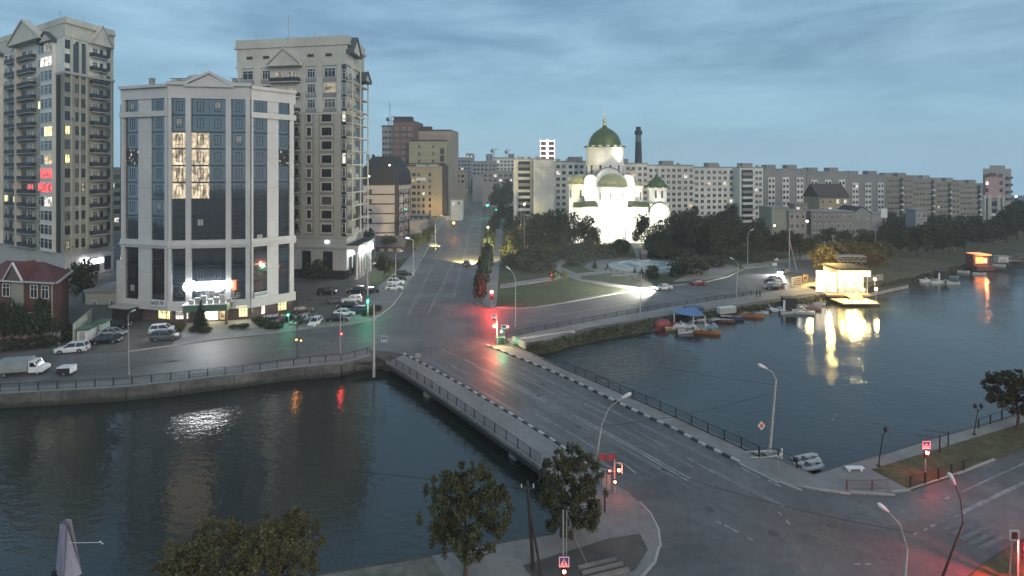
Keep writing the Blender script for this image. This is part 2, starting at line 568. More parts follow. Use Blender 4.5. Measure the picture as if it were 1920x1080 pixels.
M_bankwall = mat("stained_bank_concrete", (0.15, 0.14, 0.125), 0.9, 0.35, 1.0, 0.4, 6, stain=0.5)
def waterline(m):
    """slime line the changing water level leaves on the wall"""
    t = m.node_tree; b = t.nodes['Principled BSDF']
    src = b.inputs['Base Color'].links[0].from_socket
    g = t.nodes.new("ShaderNodeNewGeometry"); sx = t.nodes.new("ShaderNodeSeparateXYZ")
    t.links.new(g.outputs['Position'], sx.inputs['Vector'])
    n = t.nodes.new("ShaderNodeTexNoise"); n.inputs['Scale'].default_value = 0.8; n.inputs['Detail'].default_value = 5
    t.links.new(g.outputs['Position'], n.inputs['Vector'])
    a = t.nodes.new("ShaderNodeMath"); a.operation = 'MULTIPLY_ADD'; a.inputs[1].default_value = 1.1
    t.links.new(n.outputs['Fac'], a.inputs[0]); t.links.new(sx.outputs['Z'], a.inputs[2])
    r = t.nodes.new("ShaderNodeMapRange"); r.inputs['From Min'].default_value = -0.75; r.inputs['From Max'].default_value = -0.25; r.inputs['To Min'].default_value = 1.0; r.inputs['To Max'].default_value = 0.0
    t.links.new(a.outputs['Value'], r.inputs['Value'])
    mx = t.nodes.new("ShaderNodeMixRGB"); mx.inputs['Color2'].default_value = (.035, .036, .026, 1)
    t.links.new(r.outputs['Result'], mx.inputs['Fac']); t.links.new(src, mx.inputs['Color1']); t.links.new(mx.outputs['Color'], b.inputs['Base Color'])
waterline(M_bankwall)
# embankment wall along the pond
b = MB()
wall_px = [(-160, 748), (0, 740), (120, 734), (240, 727), (340, 717), (440, 705), (540, 692), (640, 684), (700, 667)]
tops = [W(*p) for p in wall_px]
root = thing("embankment_wall", tops[4], "stained grey concrete embankment wall rising from the dark pond below the roadside railing", "embankment wall")
for k in range(len(tops) - 1):
    a, c = tops[k], tops[k + 1]
    d = (c - a); ln = d.length; d.normalize()
    nrm = Vector((d.y, -d.x, 0))
    n = max(1, int(round(ln / 3.0)))
    for j in range(n):
        p = a + d * (ln * j / n); w_ = ln / n - 0.05
        m = MB()
        o = nrm * R.uniform(0.0, 0.03)
        P = lambda x, dep, z: (d.x * x + nrm.x * dep + o.x, d.y * x + nrm.y * dep + o.y, z)
        m.v += [P(0, -.3, -3), P(w_, -.3, -3), P(w_, -.3, .10), P(0, -.3, .10), P(0, .75, -3), P(w_, .75, -3), P(w_, .25, .10), P(0, .25, .10)]
        for q in ((4, 5, 6, 7), (3, 2, 1, 0), (0, 1, 5, 4), (1, 2, 6, 5), (2, 3, 7, 6), (3, 0, 4, 7)):
            m.f.append(q[::-1]); m.m.append(0)
        m.obj("wall_panel", M_bankwall, root, p - root.location)

ab = thing("abutment_slope", W(706, 680), "sloping concrete bank face between the railing end and the bridge", "abutment")
A0, A1, A2, A3 = W(664, 680, .02), W(728, 677, .02), W(742, 691, ZW - .3), W(668, 702, ZW - .3)
m_ = MB()
V_ = [v - ab.location for v in (A0, A1, A2, A3)]
lo_ = [v + Vector((0, 1.2, -1.5)) for v in V_]
for q in ((0, 3, 2, 1),): m_.face([V_[k] for k in q])
for k in range(4): m_.face([V_[k], V_[(k + 1) % 4], lo_[(k + 1) % 4], lo_[k]])
m_.obj("slope", M_bankwall, ab)

# --- south land
s_left = PX([(0, 1186), (300, 1128), (560, 1080), (700, 1056), (810, 1038), (900, 1022), (960, 1011), (1040, 998), (1062, 960), (1040, 912), (1018, 878)])
s_right = PX([(1392, 843), (1425, 852), (1462, 858), (1487, 870), (1526, 889), (1580, 871), (1660, 849), (1740, 823), (1800, 807), (1920, 773), (2200, 700)])
south = [(-330, -60)] + s_left + s_right + [(430, 300), (900, 300), (900, -900), (-900, -900), (-900, -230)]
struct(MB().prism(south, -5.5, 0.0).obj("south_ground", M_ground, tri=True))

# --- roads
bridge_l = [(757, 664), (823, 699), (875, 728), (903, 745), (957, 777), (1038, 828), (1097, 869), (1126, 888)]
bridge_r = [(912, 648), (970, 671), (1027, 694), (1090, 722), (1140, 747), (1203, 777), (1270, 808), (1317, 834), (1375, 862)]
left_north_kerb = [(240, 660), (322, 649), (393, 638), (502, 626), (592, 614), (652, 609), (690, 602), (715, 590), (735, 574), (752, 552)]
road_n = [(-320, 690), (0, 674)] + left_north_kerb + [(775, 515), (800, 470), (822, 430), (850, 396), (880, 366), (904, 366), (905, 400), (903, 437), (897, 500), (890, 545), (887, 566)]
right_north_kerb = [(887, 566), (900, 572), (923, 577), (970, 579), (1003, 577), (1060, 568), (1127, 556), (1180, 547), (1257, 536), (1327, 528), (1363, 520), (1394, 505), (1451, 497)]
right_fence = [(950, 634), (1000, 623), (1060, 611), (1120, 600), (1180, 589), (1261, 575), (1320, 566), (1380, 557.5), (1416, 552)]
left_fence = [(690, 656), (647, 664), (590, 671), (540, 677), (440, 690), (340, 701), (240, 712), (120, 720), (0, 727), (-320, 746)]
poly = PX(road_n + right_north_kerb[1:] + [(1500, 488), (1540, 500), (1530, 527), (1480, 541)] + right_fence[::-1] + [(932, 646)] + bridge_r + bridge_l[::-1] + [(735, 660)] + left_fence)
struct(MB().prism(poly, -0.02, 0.006).obj("road", M_asph, tri=True))

s_kerb_l = [(1126, 888), (1157, 910), (1178, 923), (1199, 943), (1220, 965), (1235, 995), (1238, 1020), (1228, 1055), (1206, 1080), (1160, 1130)]
s_kerb_r = [(1375, 862), (1388, 872), (1429, 892), (1465, 906), (1517, 916), (1558, 922), (1640, 927), (1700, 921), (1780, 895), (1850, 868), (1920, 835), (2200, 735)]
s_verge = [(2300, 880), (1920, 1008), (1850, 1052), (1790, 1100), (1700, 1190)]
poly = PX(s_kerb_l[::-1] + [])[::-1]
poly = PX(s_kerb_l + [(1150, 1200), (1400, 1230)] + s_verge[::-1] + s_kerb_r[::-1])
struct(MB().prism(poly, -0.02, 0.006).obj("road", M_asph, tri=True))

# --- bridge
deck_l = [(727, 679), (760, 699), (795, 721), (848, 757), (907, 799), (960, 836), (1016, 876)]
deck_r = [(957, 649), (1020, 676), (1059, 693), (1118, 718), (1163, 738), (1212, 759), (1267, 784), (1327, 812), (1390, 841), (1425, 859)]
ctr = W(1090, 760)
bridge = thing("road_bridge", (ctr.x, ctr.y, ZW), "flat concrete road bridge with striped kerbs crossing from the dark pond to the wide river", "bridge")
BL = bridge.location
def loc2(pts):
    return [(x - BL.x, y - BL.y) for x, y in pts]
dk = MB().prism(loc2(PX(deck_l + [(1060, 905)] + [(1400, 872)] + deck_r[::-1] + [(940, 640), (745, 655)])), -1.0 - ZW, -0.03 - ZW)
dk.obj("deck", mat("deck_shaded", (0.085, 0.08, 0.072), 0.9, 0.3, 1.0, stain=0.4), bridge, tri=True)  # shadow on the deck's side put into a darker concrete colour
# sheet of asphalt over the deck belongs to the road
poly = PX([(740, 655), (930, 640)] + bridge_r + bridge_l[::-1])
struct(MB().prism(poly, -0.02, 0.010).obj("road", M_asph, tri=True))
def walkway(outer, inner, z, name, m, parent=None, off=(0, 0, 0)):
    pts = PX(outer, z) + PX(inner[::-1], z)
    pts = [(x - off[0], y - off[1]) for x, y in pts]
    return MB().prism(pts, -0.05 - off[2], z - off[2]).obj(name, m, parent, tri=True)
walkway(deck_l + [(1060, 905)], [(757, 665), (823, 700), (875, 729), (903, 746), (957, 778), (1038, 829), (1097, 870), (1126, 890)], 0.15, "sidewalk", M_pave, bridge, BL)
walkway(deck_r, [(915, 648), (972, 670), (1029, 693), (1092, 721), (1142, 746), (1205, 776), (1272, 807), (1319, 833), (1377, 861)], 0.15, "sidewalk", M_pave, bridge, BL)
# edge beam seen from the pond
for dl in (deck_l, deck_r):
    em = MB()
    P3 = [W(x, y, 0.0) for x, y in dl]
    for k in range(len(P3) - 1):
        a, c = P3[k] - BL, P3[k + 1] - BL
        d = (c - a).normalized()
        n = Vector((d.y, -d.x, 0)) * (-0.28 if dl is deck_l else 0.28)
        n = Vector((-0.28, -0.1, 0)) if dl is deck_l else Vector((0.28, 0.1, 0))
        q = [(a.x, a.y), (c.x, c.y), (c.x + n.x, c.y + n.y), (a.x + n.x, a.y + n.y)]
        em.prism(q, -0.22 - ZW, 0.17 - ZW)
    em.obj("edge_beam", M_conc, bridge)
# piers with cap beams sticking out on the pond side
for (x, y) in ((808, 733), (972, 845)):
    p = W(x, y, -0.9)
    ax = (W(1375, 862) - W(912, 648)).normalized()
    cx = Vector((ax.y, -ax.x, 0))
    if cx.x < 0: cx = -cx
    m = MB()
    base = Vector((p.x, p.y, 0)) - BL - cx * 0.4
    for (s0, s1, hw, z0, z1) in ((-0.5, 17, .6, -1.55, -1.0), ):
        q = [base + cx * s0 - ax * hw, base + cx * s1 - ax * hw, base + cx * s1 + ax * hw, base + cx * s0 + ax * hw]
        m.prism([(v.x, v.y) for v in q], z0 - ZW, z1 - ZW)
    for s0 in (1.4, 5.5, 9.6, 13.6):
        c0 = base + cx * s0
        m.tube([(c0.x, c0.y, -4 - ZW), (c0.x, c0.y, -1.5 - ZW)], 0.5, 9)
    m.obj("pier", M_conc, bridge)

def along(pts, step, z=0.0):
    """points every step metres along a broken line given in the photograph"""
    P3 = [W(x, y, z) for x, y in pts]
    res = []
    carry = 0.0
    for k in range(len(P3) - 1):
        a, c = P3[k], P3[k + 1]
        ln = (c - a).length
        d = (c - a) / ln
        t = carry
        while t < ln:
            res.append((a + d * t, d))
            t += step
        carry = t - ln
    return res

stone_w = MB().box(0, 0.97, -.15, .15, -.05, .21).mesh("kerb_stone", M_kw)
stone_b = MB().box(0, 0.97, -.15, .15, -.05, .21).mesh("kerb_stone", M_kb)
for line in (bridge_l, bridge_r):
    for k, (p, d) in enumerate(along(line, 1.0)):
        put("kerb_stone", stone_w if k % 2 == 0 else stone_b, bridge, p - BL, math.atan2(d.y, d.x))

# plain kerbs as pale stones in runs
def kerb(pts, m=M_conc2, step=2.0, hgt=0.15, name="kerb"):
    P3 = [W(x, y) for x, y in pts]
    b = MB()
    for p, d in along(pts, step):
        n = Vector((-d.y, d.x, 0)) * 0.09
        e = p + d * (step - 0.03)
        b.prism([tuple((p + n)[:2]), tuple((p - n)[:2]), tuple((e - n)[:2]), tuple((e + n)[:2])], -0.03, hgt + R.uniform(-.008, .008))
    return struct(b.obj(name, m))
kerb(left_north_kerb)
kerb([(775, 515), (800, 470), (822, 430), (850, 396)], step=3)
kerb(right_north_kerb)
kerb(s_kerb_l[3:])
kerb(s_kerb_r[1:10])
kerb([(s[0] - 8, s[1] + 5) for s in left_fence[:8]], M_conc, name="kerb")

# --- pavements
def slab(name, pts, z, m):
    return struct(MB().prism(PX(pts, z), -0.05, z).obj(name, m, tri=True))
slab("pavement", left_north_kerb[1:] + [(742, 552), (715, 572), (690, 585), (640, 597), (560, 607), (480, 614), (420, 621), (330, 634)], 0.12, M_pave)
slab("forecourt", [(338, 634), (420, 621), (480, 614), (560, 607), (548, 592), (470, 598), (345, 606)], 0.11, M_fore)
slab("promenade", left_fence[:9] + [(0, 738), (240, 725), (540, 690), (640, 682), (697, 666)], 0.12, M_pave)
slab("pavement", right_fence + [(1480, 541), (1530, 527), (1556, 532), (1530, 549), (1480, 556), (1420, 565), (1300, 583), (1180, 601), (1100, 614), (1030, 636), (985, 642), (960, 646)], 0.12, M_pave)
slab("pavement", [(752, 553), (775, 516), (800, 471), (822, 431), (850, 397), (838, 397), (800, 440), (770, 480), (748, 505), (700, 545), (680, 575), (705, 575)], 0.10, M_pave)
slab("pavement", s_kerb_l + [(1050, 1190), (900, 1190), (810, 1042), (900, 1026), (960, 1015), (1040, 1002), (1066, 960), (1046, 912), (1060, 905)], 0.12, M_pave)
slab("promenade", s_kerb_r[:7] + [(1700, 921), (1707, 918), (1633, 880), (1724, 852), (1822, 822), (1920, 792), (2200, 716), (2200, 704), (1920, 776), (1800, 810), (1740, 826), (1660, 852), (1580, 874), (1526, 891), (1487, 872), (1462, 860), (1428, 858)], 0.12, M_pave)
slab("lawn", [(1707, 918), (1780, 894), (1850, 867), (1920, 834), (2200, 734), (2200, 718), (1920, 793), (1822, 823), (1724, 853), (1636, 880)], 0.14, M_dry)
slab("verge", [(2300, 880), (1920, 1010), (1850, 1054), (1790, 1102), (1700, 1190), (1950, 1300), (2300, 1200)], 0.12, M_dry)
slab("bare_soil", [(1140, 1010), (1200, 1000), (1215, 1030), (1190, 1070), (1120, 1085), (1000, 1085), (980, 1060)], 0.135, M_ground)
slab("beach", [(560, 1085), (810, 1044), (960, 1018), (980, 1060), (1000, 1090), (800, 1160), (500, 1160)], 0.10, M_stone)
# --- park
slab("lawn", [(948, 432), (938, 500), (930, 573), (970, 575), (1003, 573), (1060, 564), (1127, 552), (1180, 544), (1257, 533), (1327, 525), (1362, 518), (1393, 503), (1451, 495), (1540, 470), (1540, 440), (960, 425)], 0.08, M_lawn)
slab("path", [(926, 430), (943, 430), (936, 500), (931, 571), (925, 575), (905, 570), (916, 520)], 0.12, M_pave)
slab("path", [(937, 541), (938, 533), (1030, 519), (1050, 516), (1062, 519), (1036, 525)], 0.12, M_pave)
slab("path", [(1056, 516), (1078, 512.5), (1092, 520), (1150, 532), (1222, 541), (1195, 545), (1130, 535), (1082, 525)], 0.13, M_pave)
slab("path", [(1030, 499), (1058, 481), (1074, 479), (1050, 500), (1084, 513), (1062, 517)], 0.14, M_pave)
pl = [(1208 + 112 * math.cos(t), 499 + 16.5 * math.sin(t)) for t in [k * math.pi / 18 for k in range(36)]]
slab("plaza", pl, 0.15, mat("plaza_paving", (0.185, 0.18, 0.175), 0.85, 0.18, 1.0, 0.2, 8, stain=0.3))
slab("path", [(1262, 528), (1327, 524), (1362, 516), (1390, 503), (1350, 493), (1290, 497), (1300, 508)], 0.13, M_pave)
slab("path", [(1195, 486), (1217, 486), (1200, 456), (1183, 456)], 0.14, M_pave)
slab("path", [(1075, 513), (1140, 507), (1150, 511), (1090, 517)], 0.16, M_pave)
slab("path", [(1395, 503), (1451, 494), (1540, 482), (1540, 474), (1451, 488), (1390, 497)], 0.13, M_pave)
slab("verge", [(1456, 484), (1530, 486), (1575, 520), (1590, 540), (1620, 536), (1700, 518), (1760, 503), (1830, 487), (1920, 473), (2200, 438), (2200, 412), (1920, 420), (1700, 438), (1456, 440)], 0.05, M_dry)
slab("flower_bed", [(1085, 523), (1105, 516), (1190, 524), (1205, 537), (1150, 530)], 0.14, M_lawn)
slab("lawn", [(700, 540), (748, 505), (765, 482), (740, 490), (690, 520)], 0.07, M_lawn)

# --- painted markings, each stroke its own piece
def stroke(px0, px1, w, parent, z=0.014, pm=None):
    a, c = W(*px0), W(*px1)
    d = (c - a).normalized()
    n = Vector((-d.y, d.x, 0)) * w / 2
    m = MB()
    m.face([(v.x, v.y, z) for v in (a + n, a - n, c - n, c + n)][::-1])
    o = m.obj("road_marking", pm or M_line)
    return struct(o)
ST = [((828, 655), (892, 684), .16), ((895, 686), (950, 712), .16), ((953, 712), (1120, 801), .16), ((1120, 801), (1190, 839), .16), ((1190, 839), (1297, 899), .16),
      ((890, 687), (947, 714), .16), ((949, 714), (1115, 803), .16), ((1115, 803), (1186, 841), .16), ((1186, 841), (1291, 902), .16),
      ((848, 686), (879, 703), .13), ((905, 718), (947, 742), .13), ((1005, 777), (1055, 803), .15), ((1058, 805), (1117, 841), .15), ((1168, 868), (1192, 887), .15),
      ((970, 697), (1017, 720), .13), ((1027, 724), (1075, 747), .13), ((1095, 757), (1137, 777), .13), ((1187, 804), (1247, 837), .13), ((1289, 859), (1340, 887), .13),
      ((1388, 876), (1425, 895), .22), ((1440, 900), (1465, 913), .22),
      ((1343, 977), (1352, 982), .18), ((1357, 984), (1368, 990), .18), ((1371, 991), (1383, 998), .18), ((1402, 1008), (1412, 1013), .15),
      ((1460, 960), (1466, 967), .15), ((1474, 975), (1480, 983), .15), ((1600, 1058), (1612, 1058), .15), ((1622, 1058), (1633, 1058), .15),
      ((1804, 922), (1922, 868), .16), ((1772, 936), (1780, 932), .16), ((1804, 963), (1922, 906), .16), ((1802, 960), (1922, 902), .16), ((1745, 988), (1752, 984), .18), ((1760, 982), (1770, 976), .18), ((1775, 975), (1800, 964), .18), ((1732, 995), (1740, 991), .18), ((1714, 1002), (1720, 999), .15),
      ((803, 588), (828, 536), .20), ((830, 532), (842, 506), .20), ((844, 502), (853, 486), .22), ((855, 482), (868, 456), .22), ((870, 452), (887, 421), .24), ((780, 570), (795, 545), .14),
      ((0, 694), (60, 690), .13), ((100, 688), (200, 680), .13), ((250, 676), (340, 668), .13), ((395, 660), (450, 653), .13), ((1000, 613), (1090, 596), .13), ((1110, 592), (1200, 576), .13), ((1250, 567), (1330, 555), .13)]
for a, c, w_ in ST:
    stroke(a, c, w_, None)
for k in range(8):      # worn zebra on the road at the lower corner
    x, y = 1752 + (k % 6) * 17, 984 + (k % 6) * 9
    if k < 6: stroke((x, y), (x + 46, y - 23), .36, None, .018, M_worn)
for k in range(6):
    stroke((700 + k * 13, 634 - k * 2), (712 + k * 13, 640 - k * 2), .35, None, .018, M_worn)
M_trk = mat("tyre_wear_sheen", (0.178, 0.167, 0.157), 0.5, 0.25, 0.8, stain=0.3)  # lane streaks: tyre wear, with reflected light painted in paler
M_trd = mat("oil_dark_asphalt", (0.115, 0.108, 0.102), 0.45, 0.25, 0.8, stain=0.3)
for k, (a, c, w_) in enumerate((((845, 668), (1230, 895), .55), ((868, 672), (1262, 893), .5), ((800, 672), (1150, 880), .5), ((930, 672), (1330, 868), .5), ((955, 678), (1360, 872), .55), ((905, 668), (1300, 876), .45),
     ((823, 560), (868, 440), .8), ((850, 560), (880, 440), .8), ((765, 590), (840, 440), .7), ((1262, 893), (1400, 985), .6), ((1330, 880), (1470, 950), .6), ((300, 680), (660, 640), .6), ((60, 700), (500, 662), .6), ((1040, 592), (1330, 545), .6))):
    stroke(a, c, w_, None, .0125, M_trk if k % 3 else M_trd)
for (x, y) in ((1010, 742), (1085, 800), (1245, 880), (1330, 955), (1450, 1000), (880, 640), (620, 640), (1560, 985)):
    p = W(x, y)
    mh = MB().lathe([(0.01, .022), (.30, .022), (.33, .012), (.42, .011)], 16)
    struct(mh.obj("manhole_cover", M_hole, None, p))
stroke((842, 437), (903, 440), .5, None)
stroke((868, 491), (902, 492), .3, None)

# --- railings
def railing(pts, step, height, label, cat="railing", m=M_iron, panel=True, z=0.13, name="railing", posts=None, bars=0.16):
    P3 = [W(x, y, z) for x, y in pts]
    r = thing(name, P3[len(P3) // 2], label, cat)
    O = r.location
    pm = MB().cbox(0, 0, 0, .11, .11, height).mesh("post", m)
    places = [(W(x, y, z), None) for x, y in posts] if posts else along(pts, step, z)
    for p, d in places:
        put("post", pm, r, p - O)
    rails, bal = MB(), MB()
    for k in range(len(P3) - 1):
        a, c = P3[k] - O, P3[k + 1] - O
        for hz, rr in ((height - .06, .035), (.12, .022)):
            rails.tube([a + Vector((0, 0, hz)), c + Vector((0, 0, hz))], rr, 4)
        if panel:
            ln = (c - a).length
            n = int(ln / bars)
            for j in range(n):
                p = a + (c - a) * ((j + .5) / n)
                bal.face([p + Vector((-.012, 0, .12)), p + Vector((.012, 0, .12)), p + Vector((.012, 0, height - .06)), p + Vector((-.012, 0, height - .06))])
    rails.obj("rail", m, r)
    if panel:
        stuff(bal.obj("balusters", m, r))
    return r
railing([(x, y) for x, y in ((0, 735), (120, 729), (240, 722), (340, 711), (440, 700), (540, 687), (590, 680), (647, 676), (690, 664))], 2.35, 1.15, "long dark iron railing between the roadside and the pond embankment wall")
railing([(731, 680), (762, 699), (797, 721), (850, 757), (909, 799), (962, 835), (1014, 873)], 2.2, 1.15, "dark iron railing along the pond side of the bridge")
railing([(1020, 675), (1059, 692), (1118, 717), (1163, 737), (1212, 758), (1267, 783), (1327, 812), (1390, 840), (1423, 857)], 2.2, 1.2, "dark iron railing along the wide river side of the bridge",
        posts=[(1003, 668), (1020, 675), (1039, 682), (1059, 692), (1079, 700), (1098, 708), (1118, 717), (1141, 727), (1163, 737), (1187, 747), (1212, 758), (1238, 770), (1267, 783), (1297, 797), (1327, 812), (1358, 825), (1390, 840), (1423, 857)])
railing(right_fence, 3.0, 1.0, "low dark railing between the riverside road and the footway past the boats", bars=.25)
railing([(1424, 858), (1454, 860), (1487, 875), (1521, 889)], 1.9, 1.1, "short dark railing round the quay corner beside the inflatable boats", panel=False)
railing([(1707, 914), (1740, 905), (1780, 892), (1822, 877)], 2.0, 1.1, "dark iron fence along the dry lawn by the road", m=M_iron)
railing([(1588, 919), (1628, 919), (1668, 918)], 2.4, 1.0, "red brown wrought iron fence sections at the pavement corner", m=M_rust, bars=.12)
railing([(1835, 803), (1870, 790), (1905, 777)], 2.6, 1.1, "dark railing at the river edge past the twin globe lamp", panel=False)
railing([(1134, 960), (1134, 935)], 2.0, 1.15, "short dark railing at the pavement behind the big roadside tree", panel=False)
# ================================================================ BUILDINGS
class Fac:
    """one wall face from a to b (seen: a on the one side, b on the other), parts hung on root"""
    def __init__(s, root, a, b):
        s.root, s.a, s.b = root, Vector((a[0], a[1], 0)), Vector((b[0], b[1], 0))
        s.w = (s.b - s.a).length
        s.u = (s.b - s.a) / s.w
        s.n = Vector((s.u.y, -s.u.x, 0))
        s.rz = math.atan2(s.u.y, s.u.x)
    def x(s, px):
        k = (px - CX) / FPX
        d = s.b - s.a
        return (k * s.a.y - s.a.x) / (d.x - k * d.y) * s.w
    def depth(s, x):
        return (s.a + s.u * x).y
    def z(s, py, x):
        return ZT(py, s.depth(x))
    def put(s, name, me, x, z, outw=0.0, mats=None, parent=None, **k):
        p = s.a + s.u * x + s.n * outw - s.root.location
        o = put(name, me, s.root, (p.x, p.y, z - s.root.location.z), s.rz, mats, **k)
        return o
    def box(s, name, x0, x1, z0, z1, out0, out1, m):
        me = MB().box(x0, x1, -out1, -out0, z0, z1).mesh(name, m)
        return s.put(name, me, 0, 0)
    def gable(s, name, x0, x1, z0, z1, out0, out1, m, m2=None, t=0.5):
        xm = (x0 + x1) / 2
        b = MB().profile([(x0, z0), (x1, z0), (xm, z1)], -out1 + .15, -out0, 0)
        h = z1 - z0
        b.profile([(x0 - .4, z0), (xm, z1), (xm, z1 + t), (x0 - .4, z0 + t)], -out1 - .2, -out0, 1)
        b.profile([(xm, z1), (x1 + .4, z0), (x1 + .4, z0 + t), (xm, z1 + t)], -out1 - .2, -out0, 1)
        b.box(x0 - .4, x1 + .4, -out1 - .2, -out0, z0 - t * .7, z0, 1)
        return s.put(name, b.mesh(name, [m, m2 or m]), 0, 0)

def win_meshes(w, h, mull, fr, t=0.09, trans=True, surround=0.0, m_fr=None):
    def pane():
        return MB().box(-w / 2, w / 2, -.03, .02, 0, h).mesh("pane", M_glass)
    def frame():
        b = MB()
        b.box(-w / 2 - t * .3, -w / 2 + t, -.08, .02, 0, h).box(w / 2 - t, w / 2 + t * .3, -.08, .02, 0, h)
        b.box(-w / 2 + t, w / 2 - t, -.08, .02, -t * .3, t).box(-w / 2 + t, w / 2 - t, -.08, .02, h - t, h + t * .3)
        for k in range(1, mull + 1):
            x = -w / 2 + w * k / (mull + 1)
            b.box(x - t * .45, x + t * .45, -.075, .02, t, h - t)
        if trans:
            b.box(-w / 2 + t, w / 2 - t, -.07, .02, h * .68, h * .68 + t * .8)
        return b.mesh("frame", fr)
    def sur():
        q = surround
        b = MB()
        b.box(-w / 2 - q, -w / 2 - .03, -.16, .02, -q, h + q).box(w / 2 + .03, w / 2 + q, -.16, .02, -q, h + q)
        b.box(-w / 2 - .03, w / 2 + .03, -.16, .02, h + .03, h + q).box(-w / 2 - .03, w / 2 + .03, -.20, .02, -q, -.03)
        return b.mesh("surround", m_fr or fr)
    key = (round(w, 2), round(h, 2), mull, fr.name, trans, surround, (m_fr or fr).name)
    return cached(("p",) + key, pane), cached(("f",) + key, frame), (cached(("s",) + key, sur) if surround > 0 else None)

def window(f, x, z, w, h, mull=1, fr=None, glass=None, outw=0.0, trans=True, surround=0.0, m_fr=None, name="window"):
    w, h = round(w, 1), round(h, 1)
    p, q, s_ = win_meshes(w, h, mull, fr or M_white, trans=trans, surround=surround, m_fr=m_fr)
    if glass is None and name == 'window' and R.random() < .26:
        glass = M_curt
    o = f.put(name, p, x, z, outw, [glass] if glass else None)
    if name == 'window' and outw < .5 and R.random() < .07:
        f.put("air_conditioner", cached('acu', lambda: MB().box(-.45, .45, -.42, -.1, 0, .62).tube([(-.1, -.43, .31), (-.1, -.425, .31)], .24, 10, 1).mesh('air_conditioner', [M_conc2, M_iron])), x + w * .5 + .6, z + .2, outw)
    put("frame", q, o)
    if s_ is not None:
        put("surround", s_, o)
    return o

def balcony(f, x, z, w, dep, h=1.15, m=None, slab=None, outw=0.0, ms=None):
    sl = cached(("bs", round(w, 1), dep, (ms or M_conc2).name), lambda: MB().box(-w / 2 - .1, w / 2 + .1, -dep - .1, 0, -.22, 0).mesh("balcony", ms or M_conc2))
    rl = cached(("br", round(w, 1), dep, h, (m or M_dkrail).name), lambda: MB().box(-w / 2, w / 2, -dep, -dep + .08, 0, h).box(-w / 2, -w / 2 + .08, -dep + .08, 0, 0, h).box(w / 2 - .08, w / 2, -dep + .08, 0, 0, h).mesh("parapet", m or M_dkrail))
    o = f.put("balcony", sl, x, z, outw)
    put("parapet", rl, o)
    return o

M_dkrail = mat("dark_balcony_panel", (0.035, 0.037, 0.042), 0.6, 0.2, 2)
M_cream = mat("cream_render", (0.58, 0.56, 0.49), 0.8, 0.10, 0.6, stain=0.22)
M_olive = mat("olive_render", (0.33, 0.32, 0.265), 0.85, 0.12, 0.6, stain=0.24)
M_oliveL = mat("light_olive_render", (0.42, 0.41, 0.35), 0.85, 0.10, 0.6, stain=0.12)
M_base = mat("base_stone", (0.44, 0.44, 0.42), 0.8, 0.10, 0.8, stain=0.15)
M_roofd = mat("dark_roof", (0.022, 0.021, 0.023), 0.7, 0.25, 1.5)
M_tealroof = mat("dark_teal_roof", (0.07, 0.09, 0.095), 0.7, 0.2, 1.5)
M_office = mat("office_white", (0.56, 0.56, 0.545), 0.65, 0.07, 0.8, stain=0.14)
M_brown = mat("brown_facing", (0.13, 0.095, 0.085), 0.7, 0.2, 1.5)
M_frd = mat("dark_frame", (0.04, 0.042, 0.045), 0.5, 0.1, 2)
M_brick = mat("red_brick", (0.125, 0.050, 0.038), 0.85, 0.25, 2.5, 0.3, 14, stain=0.2)
M_brick2 = mat("brown_red_brick", (0.18, 0.105, 0.085), 0.85, 0.15, 1.0, stain=0.15)
M_redroof = mat("red_roof", (0.115, 0.036, 0.034), 0.7, 0.2, 2.0)
M_yel = mat("yellow_facing", (0.40, 0.32, 0.20), 0.85, 0.10, 0.5, stain=0.12)
M_yelg = mat("green_yellow_facing", (0.33, 0.31, 0.19), 0.85, 0.10, 0.5, stain=0.12)
M_tan = mat("tan_facing", (0.36, 0.29, 0.24), 0.85, 0.10, 0.5, stain=0.12)
M_pink = mat("pale_mauve_render", (0.47, 0.42, 0.43), 0.8, 0.06, 0.6, stain=0.10)
M_dkbrown = mat("dark_brown_trim", (0.045, 0.030, 0.030), 0.7, 0.2, 1)
M_panelW = mat("pale_panel", (0.72, 0.71, 0.64), 0.85, 0.12, 0.3, stain=0.22)
M_panelG = mat("grey_panel", (0.29, 0.285, 0.275), 0.85, 0.12, 0.3, stain=0.2)
M_panelB = mat("beige_panel", (0.30, 0.27, 0.215), 0.85, 0.14, 0.25, stain=0.25)
M_panelT = mat("tower_panel", (0.33, 0.31, 0.31), 0.85, 0.12, 0.3, stain=0.2)
M_farb = mat("far_wall", (0.25, 0.255, 0.26), 0.9, 0.15, 0.08)
M_green_can = mat("green_canopy", (0.07, 0.14, 0.10), 0.5, 0.15, 2)

def two_ring(b, pts, z0, z1, m=0, top=None):
    return b.prism(pts, z0, z1, m, top)

def roof_bits(f, root, xs, z, dep=6.0):
    """vents, cabinets and aerials standing on a roof"""
    for x in xs:
        k = R.choice((0, 1, 2))
        b = MB()
        if k == 0:
            b.cbox(0, 0, 0, 1.6, 1.0, .9).cbox(0, 0, .9, 1.8, 1.2, .12)
        elif k == 1:
            b.cbox(0, 0, 0, .9, .7, 1.2).cbox(1.2, 0, 0, .7, .7, .8)
        else:
            b.tube([(0, 0, 0), (0, 0, 2.6)], .05, 5).tube([(-.6, 0, 2.2), (.6, 0, 2.2)], .03, 4).tube([(-.4, 0, 1.8), (.4, 0, 1.8)], .03, 4)
        f.put("roof_unit", b.mesh("roof_unit", M_steel), x, z, -dep)

